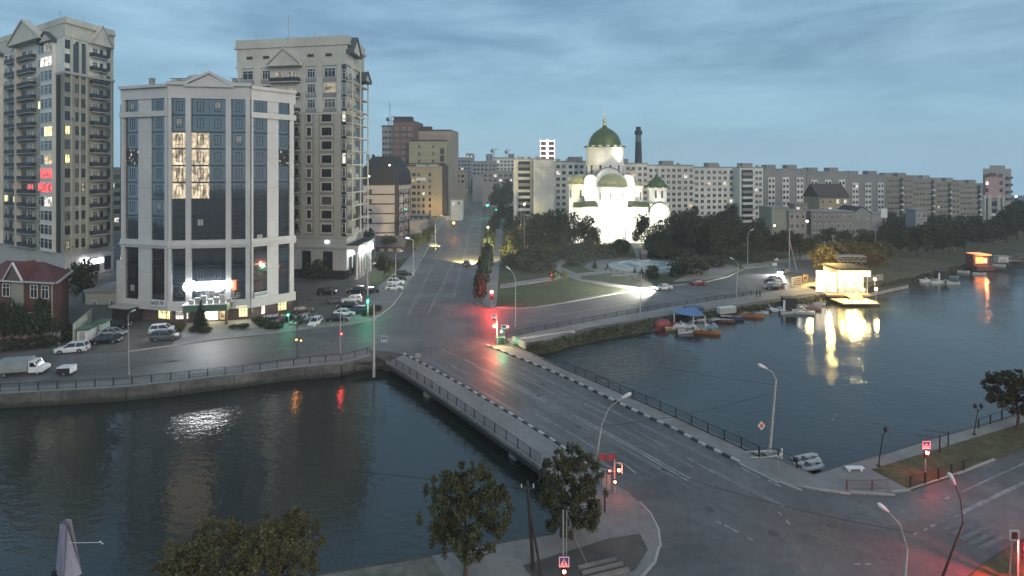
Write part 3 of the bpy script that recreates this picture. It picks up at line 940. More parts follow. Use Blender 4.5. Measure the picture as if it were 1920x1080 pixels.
# ---------------------------------------------------------------- big residential tower, nearest to the frame's edge
def tower_one():
    cn = Q(121, 150); rt = Q(213, 165)
    lf = cn + 1.55 * (Q(0, 173.5) - cn)
    back = rt + (lf - cn)
    root = thing("apartment_tower", cn, "tall residential tower with stacked dark balconies rising behind the brick house", "apartment tower")
    o = root.location
    ztop, zband, zbase = 73.0, 58.5, 7.0
    l2 = [tuple((p - o)[:2]) for p in (cn, rt, back, lf)]
    MB().prism(l2, zbase, zband).obj("wall", M_olive, root)
    MB().prism(l2, zband, ztop - 4.5).obj("wall", M_panelW, root)
    MB().prism(l2, 0, zbase).obj("base_wall", M_base, root)
    def grow(g):
        c = sum((Vector(p) for p in l2), Vector((0, 0))) / 4
        return [tuple(Vector(p) + (Vector(p) - c).normalized() * g) for p in l2]
    MB().prism(grow(.35), ztop - 4.5, ztop - .7).obj("attic", M_cream, root)
    MB().prism(grow(1.0), ztop - .7, ztop).prism(grow(.55), ztop, ztop + 1.1).obj("cornice", M_cream, root)
    MB().prism(grow(.5), zband - .35, zband + .35).obj("string_course", M_conc2, root)
    MB().prism(grow(.45), zbase - .3, zbase + .3).obj("string_course", M_conc2, root)
    A = Fac(root, cn, rt); B = Fac(root, lf, cn)
    pitch = 4.05
    rows = [zbase + 0.9 + k * pitch for k in range(16) if zbase + .9 + k * pitch < 66.5]
    # narrow face
    for k, z in enumerate(rows):
        up = z > zband - 2
        for (p0, p1, mu) in ((121.5, 131, 1), (141, 147, 0), (153, 159, 0), (200, 206.5, 0)):
            x0, x1 = A.x(p0), A.x(p1)
            g = None
            if (k, p0) in ((6, 121.5), (8, 121.5)):
                g = L_yel
            elif R.random() < .03:
                g = L_dim
            window(A, (x0 + x1) / 2, z + .7, x1 - x0, 2.5, mu, M_frd, g)
        x0, x1 = A.x(168), A.x(196)
        balcony(A, (x0 + x1) / 2, z - .1, x1 - x0, 1.3)
        window(A, x0 + (x1 - x0) * .35, z + .1, 1.5, 2.5, 1, M_white, None)
        window(A, x0 + (x1 - x0) * .78, z + .1, .9, 2.5, 0, M_frd, None)
    for px in (133, 149, 162, 208):     # pilasters between the columns of windows
        x = A.x(px)
        A.box("pilaster", x - .35, x + .35, zband + .4, ztop - 4.6, 0, .35, M_cream)
        A.box("pilaster", x - .25, x + .25, zbase + .4, zband - .4, 0, .2, M_oliveL)
    for px0, px1 in ((136.5, 147.5), (151, 160)):
        A.box("dark_glazing", A.x(px0), A.x(px1), zband + .5, ztop - 6, 0, .12, M_spand)
    A.gable("pediment", A.x(165), A.x(203), ztop - 4.6, ztop + 1.0, 0, 1.6, M_cream, M_cream, .3)
    for px in (138, 155, 210):
        window(A, A.x(px), ztop - 3.6, 1.1, 1.2, 0, M_frd, trans=False)
    # wide face
    for k, z in enumerate(rows):
        def zz(px0, px1):
            return B.x(px0), B.x(px1)
        for (p0, p1) in ((9, 15), (72, 79.5)):
            x0, x1 = zz(p0, p1)
            g = L_yel if (p0 == 9 and k == 3) or (p0 == 72 and k == 10) else (L_redrefl if p0 == 72 and k == 4 else None)
            window(B, (x0 + x1) / 2, z + .7, x1 - x0, 2.3, 0, M_white, g)
        for (p0, p1) in ((16.5, 37), (40, 68)):
            x0, x1 = zz(p0, p1)
            balcony(B, (x0 + x1) / 2, z - .1, x1 - x0 - .25, 1.2)
            w_ = (x1 - x0)
            g = None
            if k in (12, 13) and R.random() < .8: g = L_dim
            if k == 4: g = L_redrefl
            if k == 3 and p0 == 16.5: g = L_yel
            window(B, x0 + w_ * .62, z + .1, w_ * .34, 2.6, 1, M_white, g)
            window(B, x0 + w_ * .2, z + .1, w_ * .22, 2.6, 0, M_frd, None)
        x0, x1 = zz(81.5, 104)
        g = {14: L_dim, 13: L_pale, 6: L_warm, 5: L_redrefl, 4: L_redrefl, 3: L_pale, 8: L_yel}.get(k)
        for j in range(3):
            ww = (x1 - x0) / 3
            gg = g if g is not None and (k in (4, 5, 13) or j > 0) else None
            window(B, x0 + ww * (j + .5), z + .35, ww - .12, 2.9, 0, M_white, gg, outw=.7)
    x0, x1 = B.x(81), B.x(104.5)
    B.box("bay", x0, x1, zbase + .4, ztop - 5.2, 0, .68, M_panelW)
    B.gable("pediment", x0 - .4, x1 + .4, ztop - 5.0, ztop - 2.4, 0, 1.2, M_cream, M_tealroof)
    x = B.x(38.6)
    B.box("pier", x - .22, x + .22, zbase + .4, ztop - 4.6, 0, 1.45, M_cream)
    B.gable("pediment", B.x(28), B.x(86), ztop - 3.4, ztop + 2.8, 0, 1.9, M_cream, M_cream)
    x0, x1 = B.x(-24), B.x(6)
    B.box("bay", x0, x1, zbase + .4, ztop - 5.2, 0, .68, M_panelW)
    B.gable("pediment", x0 - .3, x1 + .3, ztop - 5.0, ztop - 2.6, 0, 1.2, M_cream, M_tealroof)
    for k, z in enumerate(rows):
        if z < 26: continue
        for j in range(2):
            ww = (x1 - x0) / 2
            window(B, x0 + ww * (j + .5), z + .35, ww - .2, 2.9, 1, M_white, None, outw=.7)
    B.box("recess_shade", B.x(106), B.x(114), zbase + .4, zband - .5, 0, .05, M_roofd)  # flat dark strip painted for the shade of a recess
    # ground floor: shops, lit sign boxes under the first storey
    for p0, p1, q in ((149, 163, E_cool), (168, 191, E_cool)):
        x0, x1 = A.x(p0), A.x(p1)
        z = A.z(489, (x0 + x1) / 2)
        A.box("lit_sign", x0, x1, z - .75, z + .75, .25, .7, q)
    for p0, p1 in ((150, 164), (170, 186), (195, 207)):
        x0, x1 = A.x(p0), A.x(p1)
        window(A, (x0 + x1) / 2, .8, x1 - x0, 4.0, 1, M_frd, None, outw=.1)
    x = A.x(158)
    window(A, x, .6, .9, 2.6, 0, M_frd, L_oran, outw=.25, name="shop_door")
    roof_bits(A, root, (2, 9), ztop + 1.1, 4)
    roof_bits(B, root, (30, 44), ztop + 1.1, 6)
tower_one()

# ---------------------------------------------------------------- white office block with curtain glass
def office():
    v0, v1, v2, v3 = Q(233, 110), Q(318, 106.5), Q(470, 109), Q(549, 115.5)
    bk = Vector((-9.5, 20, 0))
    root = thing("office_building", v1, "white office block with tall dark glass bays and a glowing white entrance sign", "office building")
    o = root.location
    foot = [v0, v1, v2, v3, v3 + bk, v0 + bk + Vector((-6, 0, 0))]
    l2 = [tuple((p - o)[:2]) for p in foot]
    zb, zt = 2.9, 46.5
    MB().prism(l2, zb, zt).obj("wall", M_spand, root)
    F0, F1, F2 = Fac(root, v0, v1), Fac(root, v1, v2), Fac(root, v2, v3)
    ins = [tuple((p - o)[:2]) for p in (v0 + Vector((.6, .8, 0)), v1 + Vector((0, .9, 0)), v2 + Vector((0, .9, 0)), v3 + Vector((-.5, .8, 0)), v3 + bk, v0 + bk)]
    MB().prism(ins, 0, zb).obj("ground_floor_wall", M_brown, root)
    def band(z0, z1, outw, name, m=M_office, only=(0, 1, 2)):
        pts = [v0, v1, v2, v3]
        for k in only:
            f = (F0, F1, F2)[k]
            f.box(name, -.1 if k else -.4, f.w + (.1 if k < 2 else .4), z0, z1, 0, outw + .012 * k, m)
    band(zb - .3, zb + 1.5, .55, "lower_band")
    band(15.0, 16.6, .60, "middle_band")
    band(15.5, 15.9, .85, "middle_band_moulding")
    band(41.4, 42.5, .75, "upper_band", only=(0, 2))
    band(45.0, 47.6, .50, "parapet")
    band(47.2, 47.8, 1.0, "cornice", only=(0, 2))
    F1.gable("pediment", F1.w * .22, F1.w * .78, 47.7, 50.0, 0, .7, M_office, M_office, .55)
    F1.box("pediment_band", -.2, F1.w * .24, 47.62, 48.3, 0, .95, M_office)
    F1.box("pediment_band", F1.w * .76, F1.w + .2, 47.62, 48.3, 0, .95, M_office)
    # floors: every glass panel is its own piece
    floors = [zb + 1.5 + k * 3.38 for k in range(12)]
    strips = [(F0, 237, 262), (F0, 286, 313), (F1, 323.5, 350), (F1, 360, 425), (F1, 435, 462), (F2, 473, 500), (F2, 521, 541)]
    gold = {(2, 11), (2, 10), (2, 9), (2, 8), (2, 7), (3, 11), (3, 10), (3, 9), (3, 8), (3, 7)}
    for si, (f, p0, p1) in enumerate(strips):
        x0, x1 = f.x(p0), f.x(p1)
        nw = 2 if si == 3 else 1
        for k, z in enumerate(floors):
            for j in range(nw):
                ww = (x1 - x0) / nw
                w_ = round(ww - .05, 1); h_ = 3.33
                hue = M_glassb
                pm = cached(("cg", w_), lambda: MB().box(-w_ / 2, w_ / 2, -.10, .0, 0, h_).mesh("glass_panel", M_glassb))
                g = None
                if si == 2 and 6 <= k <= 9: g = L_goldrefl
                if si == 3 and 6 <= k <= 9 and j == 0: g = L_goldrefl
                if si == 6 and k in (8,): g = L_sparkrefl
                if si == 0 and k == 8: g = L_sparkrefl
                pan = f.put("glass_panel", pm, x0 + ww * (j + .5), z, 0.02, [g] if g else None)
                wm = cached(("cs", w_), lambda: MB().box(-.62, -.52, -.14, -.09, .9, 2.9).box(.52, .62, -.14, -.09, .9, 2.9).box(-.52, .52, -.14, -.09, 2.8, 2.9).box(-.52, .52, -.14, -.09, .9, 1.0).box(-.04, .04, -.13, -.09, 1.0, 2.8).mesh("sash", M_frd))
                put("sash", wm, pan)
                sm = cached(("csp", w_), lambda: MB().box(-w_ / 2, w_ / 2, -.13, -.09, 0, .28).mesh("spandrel", M_spand))
                put("spandrel", sm, pan)
                if (si * 7 + k * 3 + j) % 11 == 0 and g is None:
                    put("blind", cached("blind", lambda: MB().box(-.5, .5, -.12, -.105, 1.6, 2.8).mesh("blind", M_conc2)), pan)
    # white piers
    piers = [(F0, 232, 237.5), (F0, 262, 286), (F0, 313, 318), (F1, 318, 323.5), (F1, 350, 360), (F1, 425, 435), (F1, 462, 470), (F2, 470, 473), (F2, 500, 521), (F2, 541, 549)]
    for f, p0, p1 in piers:
        z1 = 45.0
        x0, x1 = f.x(p0), f.x(p1)
        x0, x1 = max(x0, -.3), min(x1, f.w + .3)
        if p1 - p0 > 15:
            f.box("wall_panel", x0, x1, zb + 1.5, z1, 0, .30, M_office)
            for zz in (10, 21, 27, 33, 38.5):
                f.box("panel_joint", x0, x1, zz, zz + .05, .25, .303, M_conc)
        else:
            f.box("pilaster", x0, x1, zb + 1.5, z1, 0, .55, M_office)
            if f is F1:
                f.box("capital", x0 - .15, x1 + .15, 15.1, 16.3, .5, .80, M_office)
    # lit shop windows at street level, door, canopy
    GL = [(F0, 291, 314, L_yel), (F0, 318, 318, None), (F1, 326, 351, L_pale), (F1, 445, 463, L_yel), (F2, 474, 500, L_pale), (F2, 523, 540, L_yel)]
    for f, p0, p1, g in GL:
        if g is None: continue
        x0, x1 = f.x(p0), f.x(p1)
        window(f, (x0 + x1) / 2, .55, x1 - x0, 1.9, 2, M_frd, g, outw=-.70, name="shop_window")
    x0, x1 = F1.x(381), F1.x(409)
    window(F1, (x0 + x1) / 2, .15, x1 - x0, 2.6, 1, M_frd, L_entr, outw=-.6, name="entrance_door", trans=False)
    window(F1, F1.x(415), .15, 1.6, 2.6, 0, M_frd, L_warm, outw=-.6, name="entrance_door", trans=False)
    cx0, cx1 = F1.x(357), F1.x(437)
    F1.box("canopy", cx0, cx1, 2.9, 4.2, .0, 3.4, M_green_can)
    F1.box("canopy_edge", cx0 - .2, cx1 + .2, 4.2, 4.35, -.1, 3.6, M_white)
    bx = MB()
    for k in range(7):
        bx.box(cx0 + .8 + k * 1.15, cx0 + 1.7 + k * 1.15, -2.9, -2.5, 4.36, 5.2 + .35 * (k % 3))
    F1.put("roof_unit", bx.mesh("roof_unit", M_conc2), 0, 0)
    for xx in (cx0 + .25, cx1 - .25):
        F1.box("canopy_column", xx - .2, xx + .2, 0, 2.9, 2.8, 3.2, M_brown)
    # glowing sign: round mark, long letter box, end piece
    zs = F1.z(536, 5)
    sb = MB()
    xs = F1.x(357)
    sb.tube([(xs, -.62, zs), (xs, -.9, zs)], 1.0, 16)
    F1.put("lit_emblem", sb.mesh("lit_emblem", E_white), 0, 0)
    xa, xb = F1.x(369), F1.x(421)
    F1.box("lit_sign", xa, xb, zs - .8, zs + .75, .62, .85, E_white)
    F1.box("lit_sign", F1.x(425), F1.x(436), zs - .35, zs + .75, .62, .85, E_white)
    F1.box("lit_red_sign", F1.x(436.5), F1.x(444), zs - 1.0, zs + 1.0, .35, .6, E_ored)
    lamp('AREA', F1.a + F1.u * ((xa + xb) / 2) + F1.n * 1.4 + Vector((0, 0, zs)), 330, (.93, .97, 1), 2.5, target=F1.a + F1.u * ((xa + xb) / 2) + F1.n * 30 + Vector((0, 0, -6)), parent=root)
    lamp('AREA', F1.a + F1.u * F1.x(395) + F1.n * 1.0 + Vector((0, 0, 3.2)), 260, (1, .82, .5), 2.0, target=F1.a + F1.u * F1.x(395) + F1.n * 8 + Vector((0, 0, -2)), parent=root)
    lamp('AREA', F1.a + F1.u * F1.x(455) + F1.n * 0.6 + Vector((0, 0, 3.2)), 160, (1, .9, .5), 2.0, target=F1.a + F1.u * F1.x(455) + F1.n * 6 + Vector((0, 0, -2)), parent=root)
    # annexe with pitched door roof
    F0.box("porch", F0.x(237) - .4, F0.x(264), 0, 3.0, 0, 2.6, M_roofd)
    F0.box("porch_roof", F0.x(237) - .8, F0.x(266), 3.0, 3.4, -.1, 3.1, M_conc2)
    F0.box("side_pier", -1.9, -.4, 0, 12, -1.5, .2, M_office)
    # roof: plant room, ducts, dish
    MB().prism([tuple((p - o)[:2]) for p in (Q(250, 126), Q(470, 119), Q(478, 128), Q(262, 134))], zt, 50.2).obj("plant_room", M_office, root)
    for px in (285, 325, 335, 345, 440, 452, 500, 515, 527):
        p = Q(px, 121, 0) - o
        b = MB().cbox(0, 0, 0, .9, .8, R.uniform(.8, 1.3)).cbox(0, 0, 1.2, 1.1, 1.0, .12)
        b.obj("roof_unit", M_steel, root, (p.x, p.y, 50.2 if px < 470 else 47.0))
    p = Q(367, 122, 0) - o
    dish = MB().lathe([(0.02, -.45), (.8, -.3), (1.5, .1), (1.85, .45)], 18)
    d_ = dish.obj("satellite_dish", M_steel, root, (p.x, p.y, 51.3), smooth=True)
    d_.rotation_euler = (rad(38), 0, rad(20))
    MB().tube([(0, 0, 0), (0, 0, 1.4)], .08, 6).obj("dish_mount", M_steel, root, (p.x, p.y, 50.2))
    # cloth banners
    def banner(f, p0, p1, y0, y1, txt, col, label):
        x0, x1 = f.x(p0), f.x(p1)
        zc = f.z((y0 + y1) / 2, (x0 + x1) / 2)
        c = f.a + f.u * ((x0 + x1) / 2) + f.n * .72
        t = thing("banner", (c.x, c.y, zc), label, "banner", rz=f.rz)
        w_, h_ = x1 - x0, (y1 - y0) * .1
        m = MB()
        n = 8
        for k in range(n):
            xa_, xb_ = -w_ / 2 + w_ * k / n, -w_ / 2 + w_ * (k + 1) / n
            ya, yb = -.05 - .05 * math.sin(k * 2.1), -.05 - .05 * math.sin((k + 1) * 2.1)
            sl = .35
            za, zb2 = sl * xa_ / w_, sl * xb_ / w_
            m.face([(xa_, ya, za - h_ / 2), (xb_, yb, zb2 - h_ / 2), (xb_, yb, zb2 + h_ / 2), (xa_, ya, za + h_ / 2)])
        m.box(-w_ / 2, w_ / 2, -.02, .02, -h_ / 2 - .2, h_ / 2 + .1)
        m.obj("cloth", mat("banner_cloth", (.62, .66, .68), .8, .06, 1), t)
        fc = bpy.data.curves.new("lettering", 'FONT')
        fc.body = txt
        fc.size = h_ * .82
        fc.align_x = 'CENTER'; fc.align_y = 'CENTER'
        fc.extrude = .01
        tmp = bpy.data.objects.new("lettering_source", fc)
        COL.objects.link(tmp)
        bpy.context.view_layer.update()
        me = bpy.data.meshes.new_from_object(tmp.evaluated_get(bpy.context.evaluated_depsgraph_get()))
        me.name = "lettering"
        wid = max(v.co.x for v in me.vertices) - min(v.co.x for v in me.vertices)
        bpy.data.objects.remove(tmp)
        me.materials.clear(); me.materials.append(col)
        fo = put("lettering", me, t, (0, -.16, 0))
        fo.rotation_euler = (rad(90), rad(-4), 0)
        s_ = w_ * .9 / max(wid, .01)
        fo.scale = (s_, min(1.0, s_ * 1.6), 1)
    banner(F0, 290, 316, 561, 572, "МЕБЕЛЬ", mat("banner_ink", (.03, .04, .06), .8, 0), "white furniture banner with dark capitals hung at the foot of the glass front")
    banner(F2, 474, 500, 546, 555, "ВАКАНСИИ", mat("banner_ink_grey", (.16, .17, .18), .8, 0), "white banner with grey capitals hung at the foot of the glass front near the corner")
L_sparkrefl = lit("spark_reflection", (1.0, 0.90, 0.76), 1.4, 1.3, 0.0, lo_hi=(.55, .75))  # small bright reflections in the office glass, put in as glow
L_entr = lit("lit_entrance", (1.0, 0.88, 0.62), 4.0, 0.5, 0.55)
E_ored = mat("sign_orange_red", (.8, .2, .1), .4, 0, emit=1.6, ecol=(1.0, .16, .07))
office()

# ---------------------------------------------------------------- second tower behind the office
def tower_two():
    lf, cn, rt = Q(446, 156), Q(650, 150), Q(681, 166)
    bk = rt - cn
    root = thing("apartment_tower", cn, "cream topped residential tower with an open corner of loggias behind the office block", "apartment tower")
    o = root.location
    zt, zband, zbase = 67.0, 47.0, 12.0
    foot = [lf, cn, rt, lf + bk]
    l2 = [tuple((p - o)[:2]) for p in foot]
    c = sum((Vector(p) for p in l2), Vector((0, 0))) / 4
    grow = lambda g: [tuple(Vector(p) + (Vector(p) - c).normalized() * g) for p in l2]
    MB().prism(l2, zbase, zband).obj("wall", M_olive, root)
    MB().prism(l2, zband, zt - 6).obj("wall", M_cream, root)
    MB().prism(l2, 2.6, zbase).obj("base_wall", M_base, root)
    MB().prism(grow(-.6), 0, 2.6).obj("plinth", M_roofd, root)
    MB().prism(grow(.3), zt - 6, zt - .8).obj("attic", M_cream, root)
    MB().prism(grow(1.0), zt - .8, zt - .2).prism(grow(.6), zt - .2, zt + 1.8).obj("cornice", M_cream, root)
    for z in (zt - 6.2, zband, zbase):
        MB().prism(grow(.55), z - .3, z + .25).obj("string_course", M_cream if z > zbase else M_base, root)
    A = Fac(root, lf, cn); B = Fac(root, cn, rt)
    xa, xb = A.x(508), A.x(566)
    A.gable("pediment", xa, xb, zt - 6, zt - 1.6, 0, 1.6, M_cream, M_cream)
    for px in (469, 500, 583, 617):
        A.box("attic_vent", A.x(px) - .9, A.x(px) + .9, zt - 3.8, zt - 3.1, 0, .36, M_frd)
    pitch = 3.92
    low = [zbase + 1.0 + k * pitch for k in range(9)]
    for k, z in enumerate(low):
        for (p0, p1, mu) in ((574.5, 585, 1), (602, 623.5, 2)):
            x0, x1 = A.x(p0), A.x(p1)
            window(A, (x0 + x1) / 2, z + .3, x1 - x0 - .5, 2.2, mu, M_frd, L_dim if R.random() < .05 else None, surround=.42, m_fr=M_cream)
        x0, x1 = A.x(551), A.x(561)
        balcony(A, (x0 + x1) / 2, z, x1 - x0, 1.3)
        window(A, (x0 + x1) / 2, z + .1, 1.1, 2.6, 0, M_frd)
    for (p0, p1) in ((565, 572.5), (589, 598.5), (627, 640)):
        A.box("pilaster", A.x(p0), A.x(p1), zbase + .3, zband - .35, 0, .28, M_oliveL)
    up = [zband + .5 + k * 4.35 for k in range(3)]
    for z in up:
        for (p0, p1, mu, n) in ((455, 476, 1, 1), (492, 508, 2, 1), (576, 592, 2, 1), (608, 630, 2, 1)):
            x0, x1 = A.x(p0), A.x(p1)
            A.box("bay_panel", x0 - .1, x1 + .1, z - .1, z + 1.0, 0, .24, M_panelG)
            window(A, (x0 + x1) / 2, z + 1.0, x1 - x0 - .2, 2.6, mu, M_white, L_dim if R.random() < .1 else None, outw=.1)
        x0, x1 = A.x(509), A.x(564)
        balcony(A, (x0 + x1) / 2, z, x1 - x0 - .4, 1.5, ms=M_cream)
        for q in (.25, .70):
            window(A, x0 + (x1 - x0) * q, z + .15, (x1 - x0) * .24, 2.8, 1, M_white, L_dim)
    for (p0, p1) in ((447, 454), (478, 490), (568, 574), (594, 606), (632, 641)):
        A.box("pilaster", A.x(p0), A.x(p1), zband + .3, zt - 6.3, 0, .34, M_cream)
    # glazed corner strip and open loggias on the receding face
    A.box("corner_glass", A.x(642), A.w - .05, zbase + .3, zt - 6.3, 0, .30, M_spand)
    for k, z in enumerate([zbase + 1.0 + i * pitch for i in range(12)]):
        window(A, (A.x(642) + A.w) / 2, z + .2, 1.0, 2.9, 0, M_white, L_pale if k in (5, 8) else None, outw=.32)
        zz = z - .1
        B.box("loggia_slab", -.2, B.w + .2, zz - .12, zz + .12, -.2, 1.7, M_cream)
        B.box("loggia_glazing", .4, B.w * .45, zz + .13, zz + 1.3, 1.2, 1.3, M_spand if k % 2 else M_panelG)
        B.box("loggia_glazing", B.w * .55, B.w - .4, zz + .13, zz + 3.4, .0, .1, M_glass)
        window(B, B.w * .25, zz + .3, 1.8, 2.7, 1, M_white, L_dim if k in (4, 9) else None)
    for t in (.02, .5, .98):
        B.box("loggia_post", B.w * t - .16, B.w * t + .16, zbase, zt - 5, 1.4, 1.72, M_cream)
    B.gable("pediment", -.2, B.w * .45, zt - 3.0, zt + 1.6, 0, 2.0, M_cream, M_tealroof)
    B.gable("pediment", B.w * .62, B.w * 1.0, zt - 9.0, zt - 6.5, 0, 2.4, M_cream, M_tealroof)
    # ground storey with arches, columns and lit sign
    for p0, p1 in ((567, 583), (606, 624)):
        x0, x1 = A.x(p0), A.x(p1)
        window(A, (x0 + x1) / 2, 2.7, x1 - x0, 5.2, 1, M_frd, None, outw=.05, name="shop_window")
    A.box("base_band", 0, A.w, 8.8, 9.6, 0, .35, M_base)
    A.box("lit_plate", A.x(610), A.x(617), 10.3, 10.9, .0, .3, E_cool)
    B.box("canopy", -.5, B.w + 1, 8.6, 9.7, 0, 3.2, M_base)
    B.box("canopy_roof", -.5, B.w + 1, 9.7, 9.95, 0, 3.4, M_roofd)
    for t in (.03, .2, .37, .54, .71, .88):
        m = MB().tube([(0, 0, 0), (0, 0, 8.6)], .38, 10).cbox(0, 0, 8.1, 1.0, 1.0, .5).cbox(0, 0, 0, 1.0, 1.0, .5)
        B.put("column", m.mesh("column", M_base), B.w * t, 0, 2.7)
    for t0, t1 in ((.12, .40), (.58, .9)):
        B.box("lit_sign", B.w * t0, B.w * t1, 6.8, 8.5, 3.22, 3.5, E_white)
    for t in (.2, .45, .7):
        window(B, B.w * t, 1, 2.6, 5, 1, M_frd, None, name="shop_window")
    roof_bits(A, root, (3, 7, 10, 13.5, 22, 24), zt + 1.8, 4)
    MB().tube([(0, 0, 0), (0, 0, 8.5)], .08, 5).obj("aerial", M_steel, root, tuple(A.a + A.u * 13 - A.n * 5 - o + Vector((0, 0, zt + 1.8))))
tower_two()

# ---------------------------------------------------------------- pale five-storey house with dark mansard roof
def mansard():
    a, b = Q(676, 248), Q(747, 250)
    c = Q(769, 268)
    root = thing("office_house", b, "pale mauve five storey house with dark floor bands and a black mansard roof", "house")
    o = root.location
    l2 = [tuple((p - o)[:2]) for p in (a, b, c, a + (c - b))]
    cc = sum((Vector(p) for p in l2), Vector((0, 0))) / 4
    sc = lambda s: [tuple(cc + (Vector(p) - cc) * s) for p in l2]
    MB().prism(l2, 0, 25).obj("wall", M_pink, root)
    m = MB()
    lo, hi, ri = sc(1.05), sc(1.0), sc(.55)
    m.prism(lo, 25, 26)
    for k in range(4):
        q = (k + 1) % 4
        m.face([(*lo[k], 26), (*lo[q], 26), (*hi[q], 31), (*hi[k], 31)])
        m.face([(*hi[k], 31), (*hi[q], 31), (*ri[q], 38), (*ri[k], 38)])
    m.face([(*p, 38) for p in ri])
    rf = m.obj("roof", M_roofd, root)
    for px in (690, 700, 712, 735):
        p = Q(px, 256) - o
        MB().cbox(0, 0, 0, 1.1, 1.1, 3).obj("chimney", M_roofd, root, (p.x, p.y, 36 if px < 712 else 33))
    A, B = Fac(root, a, b), Fac(root, b, c)
    for k in range(6):
        z = 25 - .3 - k * 4.5
        for f in (A, B):
            f.box("floor_band", 0, f.w, z - .25, z + .25, 0, .25, M_dkbrown)
    A.box("corner_pier", A.w - 1.6, A.w + .1, 0, 25, 0, .4, M_dkbrown)
    for k in range(5):
        z = 1.2 + k * 4.5
        window(A, A.x(692), z + .9, 2.6, 2.4, 0, M_frd)
        for t in (.22, .62):
            window(B, B.w * t, z + .5, 3.6, 3.0, 1, M_white, L_dim if (k, t) in ((3, .22),) else None)
        for t in (.02, .42, .82, .98):
            B.box("pilaster", B.w * t - .3, B.w * t + .3, z - .7, z + 3.3, 0, .3, M_dkbrown)
    for px, z in ((693, 28.6), (731, 33.8)):
        p = Q(px, 249 if px < 700 else 250)
        t = thing("roof_lamp", (p.x, p.y - .6, z), "small white lamp glowing on the dark mansard roof " + ("near the eaves" if px < 700 else "near the ridge"), "lamp", "lamps on the mansard roof")
        MB().ball(0, 0, 0, .42).obj("bulb", E_cool, t)
        MB().box(-.08, .08, 0, .8, -.5, -.3).obj("bracket", M_iron, t)
mansard()

# ---------------------------------------------------------------- brick and yellow high-rise behind
def brick_rise():
    p = Q(767, 380)
    root = thing("apartment_block", p, "stepped high rise of red brown brick with a yellow lit front down the avenue", "apartment block")
    o = root.location
    def mass(name, px0, px1, d, dd, ytop, m, cap=True):
        a, b = Q(px0, d), Q(px1, d)
        h = ZT(ytop, d)
        l2 = [tuple((v - o)[:2]) for v in (a, b, b + Vector((dd * .12, dd, 0)), a + Vector((dd * .12, dd, 0)))]
        MB().prism(l2, 0, h).obj(name, m, root)
        if cap:
            MB().box(l2[0][0] - .3, l2[1][0] + .3, l2[0][1] - .3, l2[0][1] + .4, h - 1, h).obj("cornice", M_dkbrown, root)
        return Fac(root, a, b), h
    f1, h1 = mass("wall", 716, 740, 400, 25, 235, M_panelG)
    f2, h2 = mass("wall", 737, 775, 392, 25, 226, M_brick2)
    f3, h3 = mass("wall", 774, 846, 405, 25, 243, M_tan)
    f4, h4 = mass("wall", 767, 838, 385, 14, 262, M_yelg)
    f5, h5 = mass("front_wall", 755, 829, 375, 9, 309, M_yel)
    b = MB().box(f2.x(738), f2.x(772), .5, 8, h2, h2 + 3)
    f2.put("roof_house", b.mesh("roof_house", M_dkbrown), 0, 0)
    b = MB().box(f3.x(780), f3.x(808), 2, 8, h3, h3 + 2.6)
    f3.put("roof_house", b.mesh("roof_house", M_dkbrown), 0, 0)
    for k in range(11):
        z = h1 - 6 - k * 4.4
        f1.box("floor_band", f1.x(716), f1.x(737), z - 1.3, z - .9, 0, .2, M_conc2)
        for px in (719.5, 724.5, 731):
            window(f1, f1.x(px), z, 1.4, 1.9, 0, M_frd)
        for px in (744, 757, 768):
            if z > 16:
                window(f2, f2.x(px), z + 2, 2.0, 1.6, 0, M_white)
                f2.box("balcony_front", f2.x(px) - 2.3, f2.x(px) + 2.3, z + .4, z + 1.5, 0, .8, M_brick2)
    for k in range(4):
        z = h4 - 4 - k * 5.2
        for px in (786, 812):
            if k < 3: window(f4, f4.x(px), z - 2, 1.3, 2.0, 0, M_frd)
        if k: f4.box("dark_glazing", f4.x(825), f4.x(833), z - 1.4, z + 3, 0, .15, M_spand)
        f4.box("floor_band", f4.x(767), f4.x(838), z - 4, z - 3.7, 0, .12, M_oliveL)
    for k in range(7):
        z = h5 - 8 - k * 4.4
        for px, w_ in ((761, 2.2), (766, 2.2), (776, 2.6), (785, 1.8), (794, 1.6), (806, 1.6)):
            if k == 1 and px in (776, 785): g = None
            g = L_pale if (k == 3 and px == 794) else (L_warm if R.random() < .08 else None)
            if px != 794 or k >= 2:
                window(f5, f5.x(px), z, w_, 2.3, 0, M_frd, g)
    f5.box("side_glazing", f5.x(829), f5.x(829) + 3.4, 0, h5, -8, -.2, M_dkbrown)
    f5.box("sign_board", f5.x(780), f5.x(800), h5 - 1.6, h5 + .3, .0, .5, M_conc2)
    f5.box("sign_board", f5.x(803), f5.x(822), h5 - 1.6, h5 + .3, .0, .5, M_conc2)
    f5.box("sign_board", f5.x(780), f5.x(799), h5 - 11.2, h5 - 9.0, 0, .6, M_white)
    f5.box("parapet", f5.x(755), f5.x(836), h5 + .3, h5 + 1.2, -.3, .4, M_dkbrown)
    lamp('POINT', Q(806, 368, 6), 1500, (1, .66, .3), .6, parent=root)
    lamp('POINT', Q(838, 366, 6), 2200, (1, .70, .36), .6, parent=root)
brick_rise()

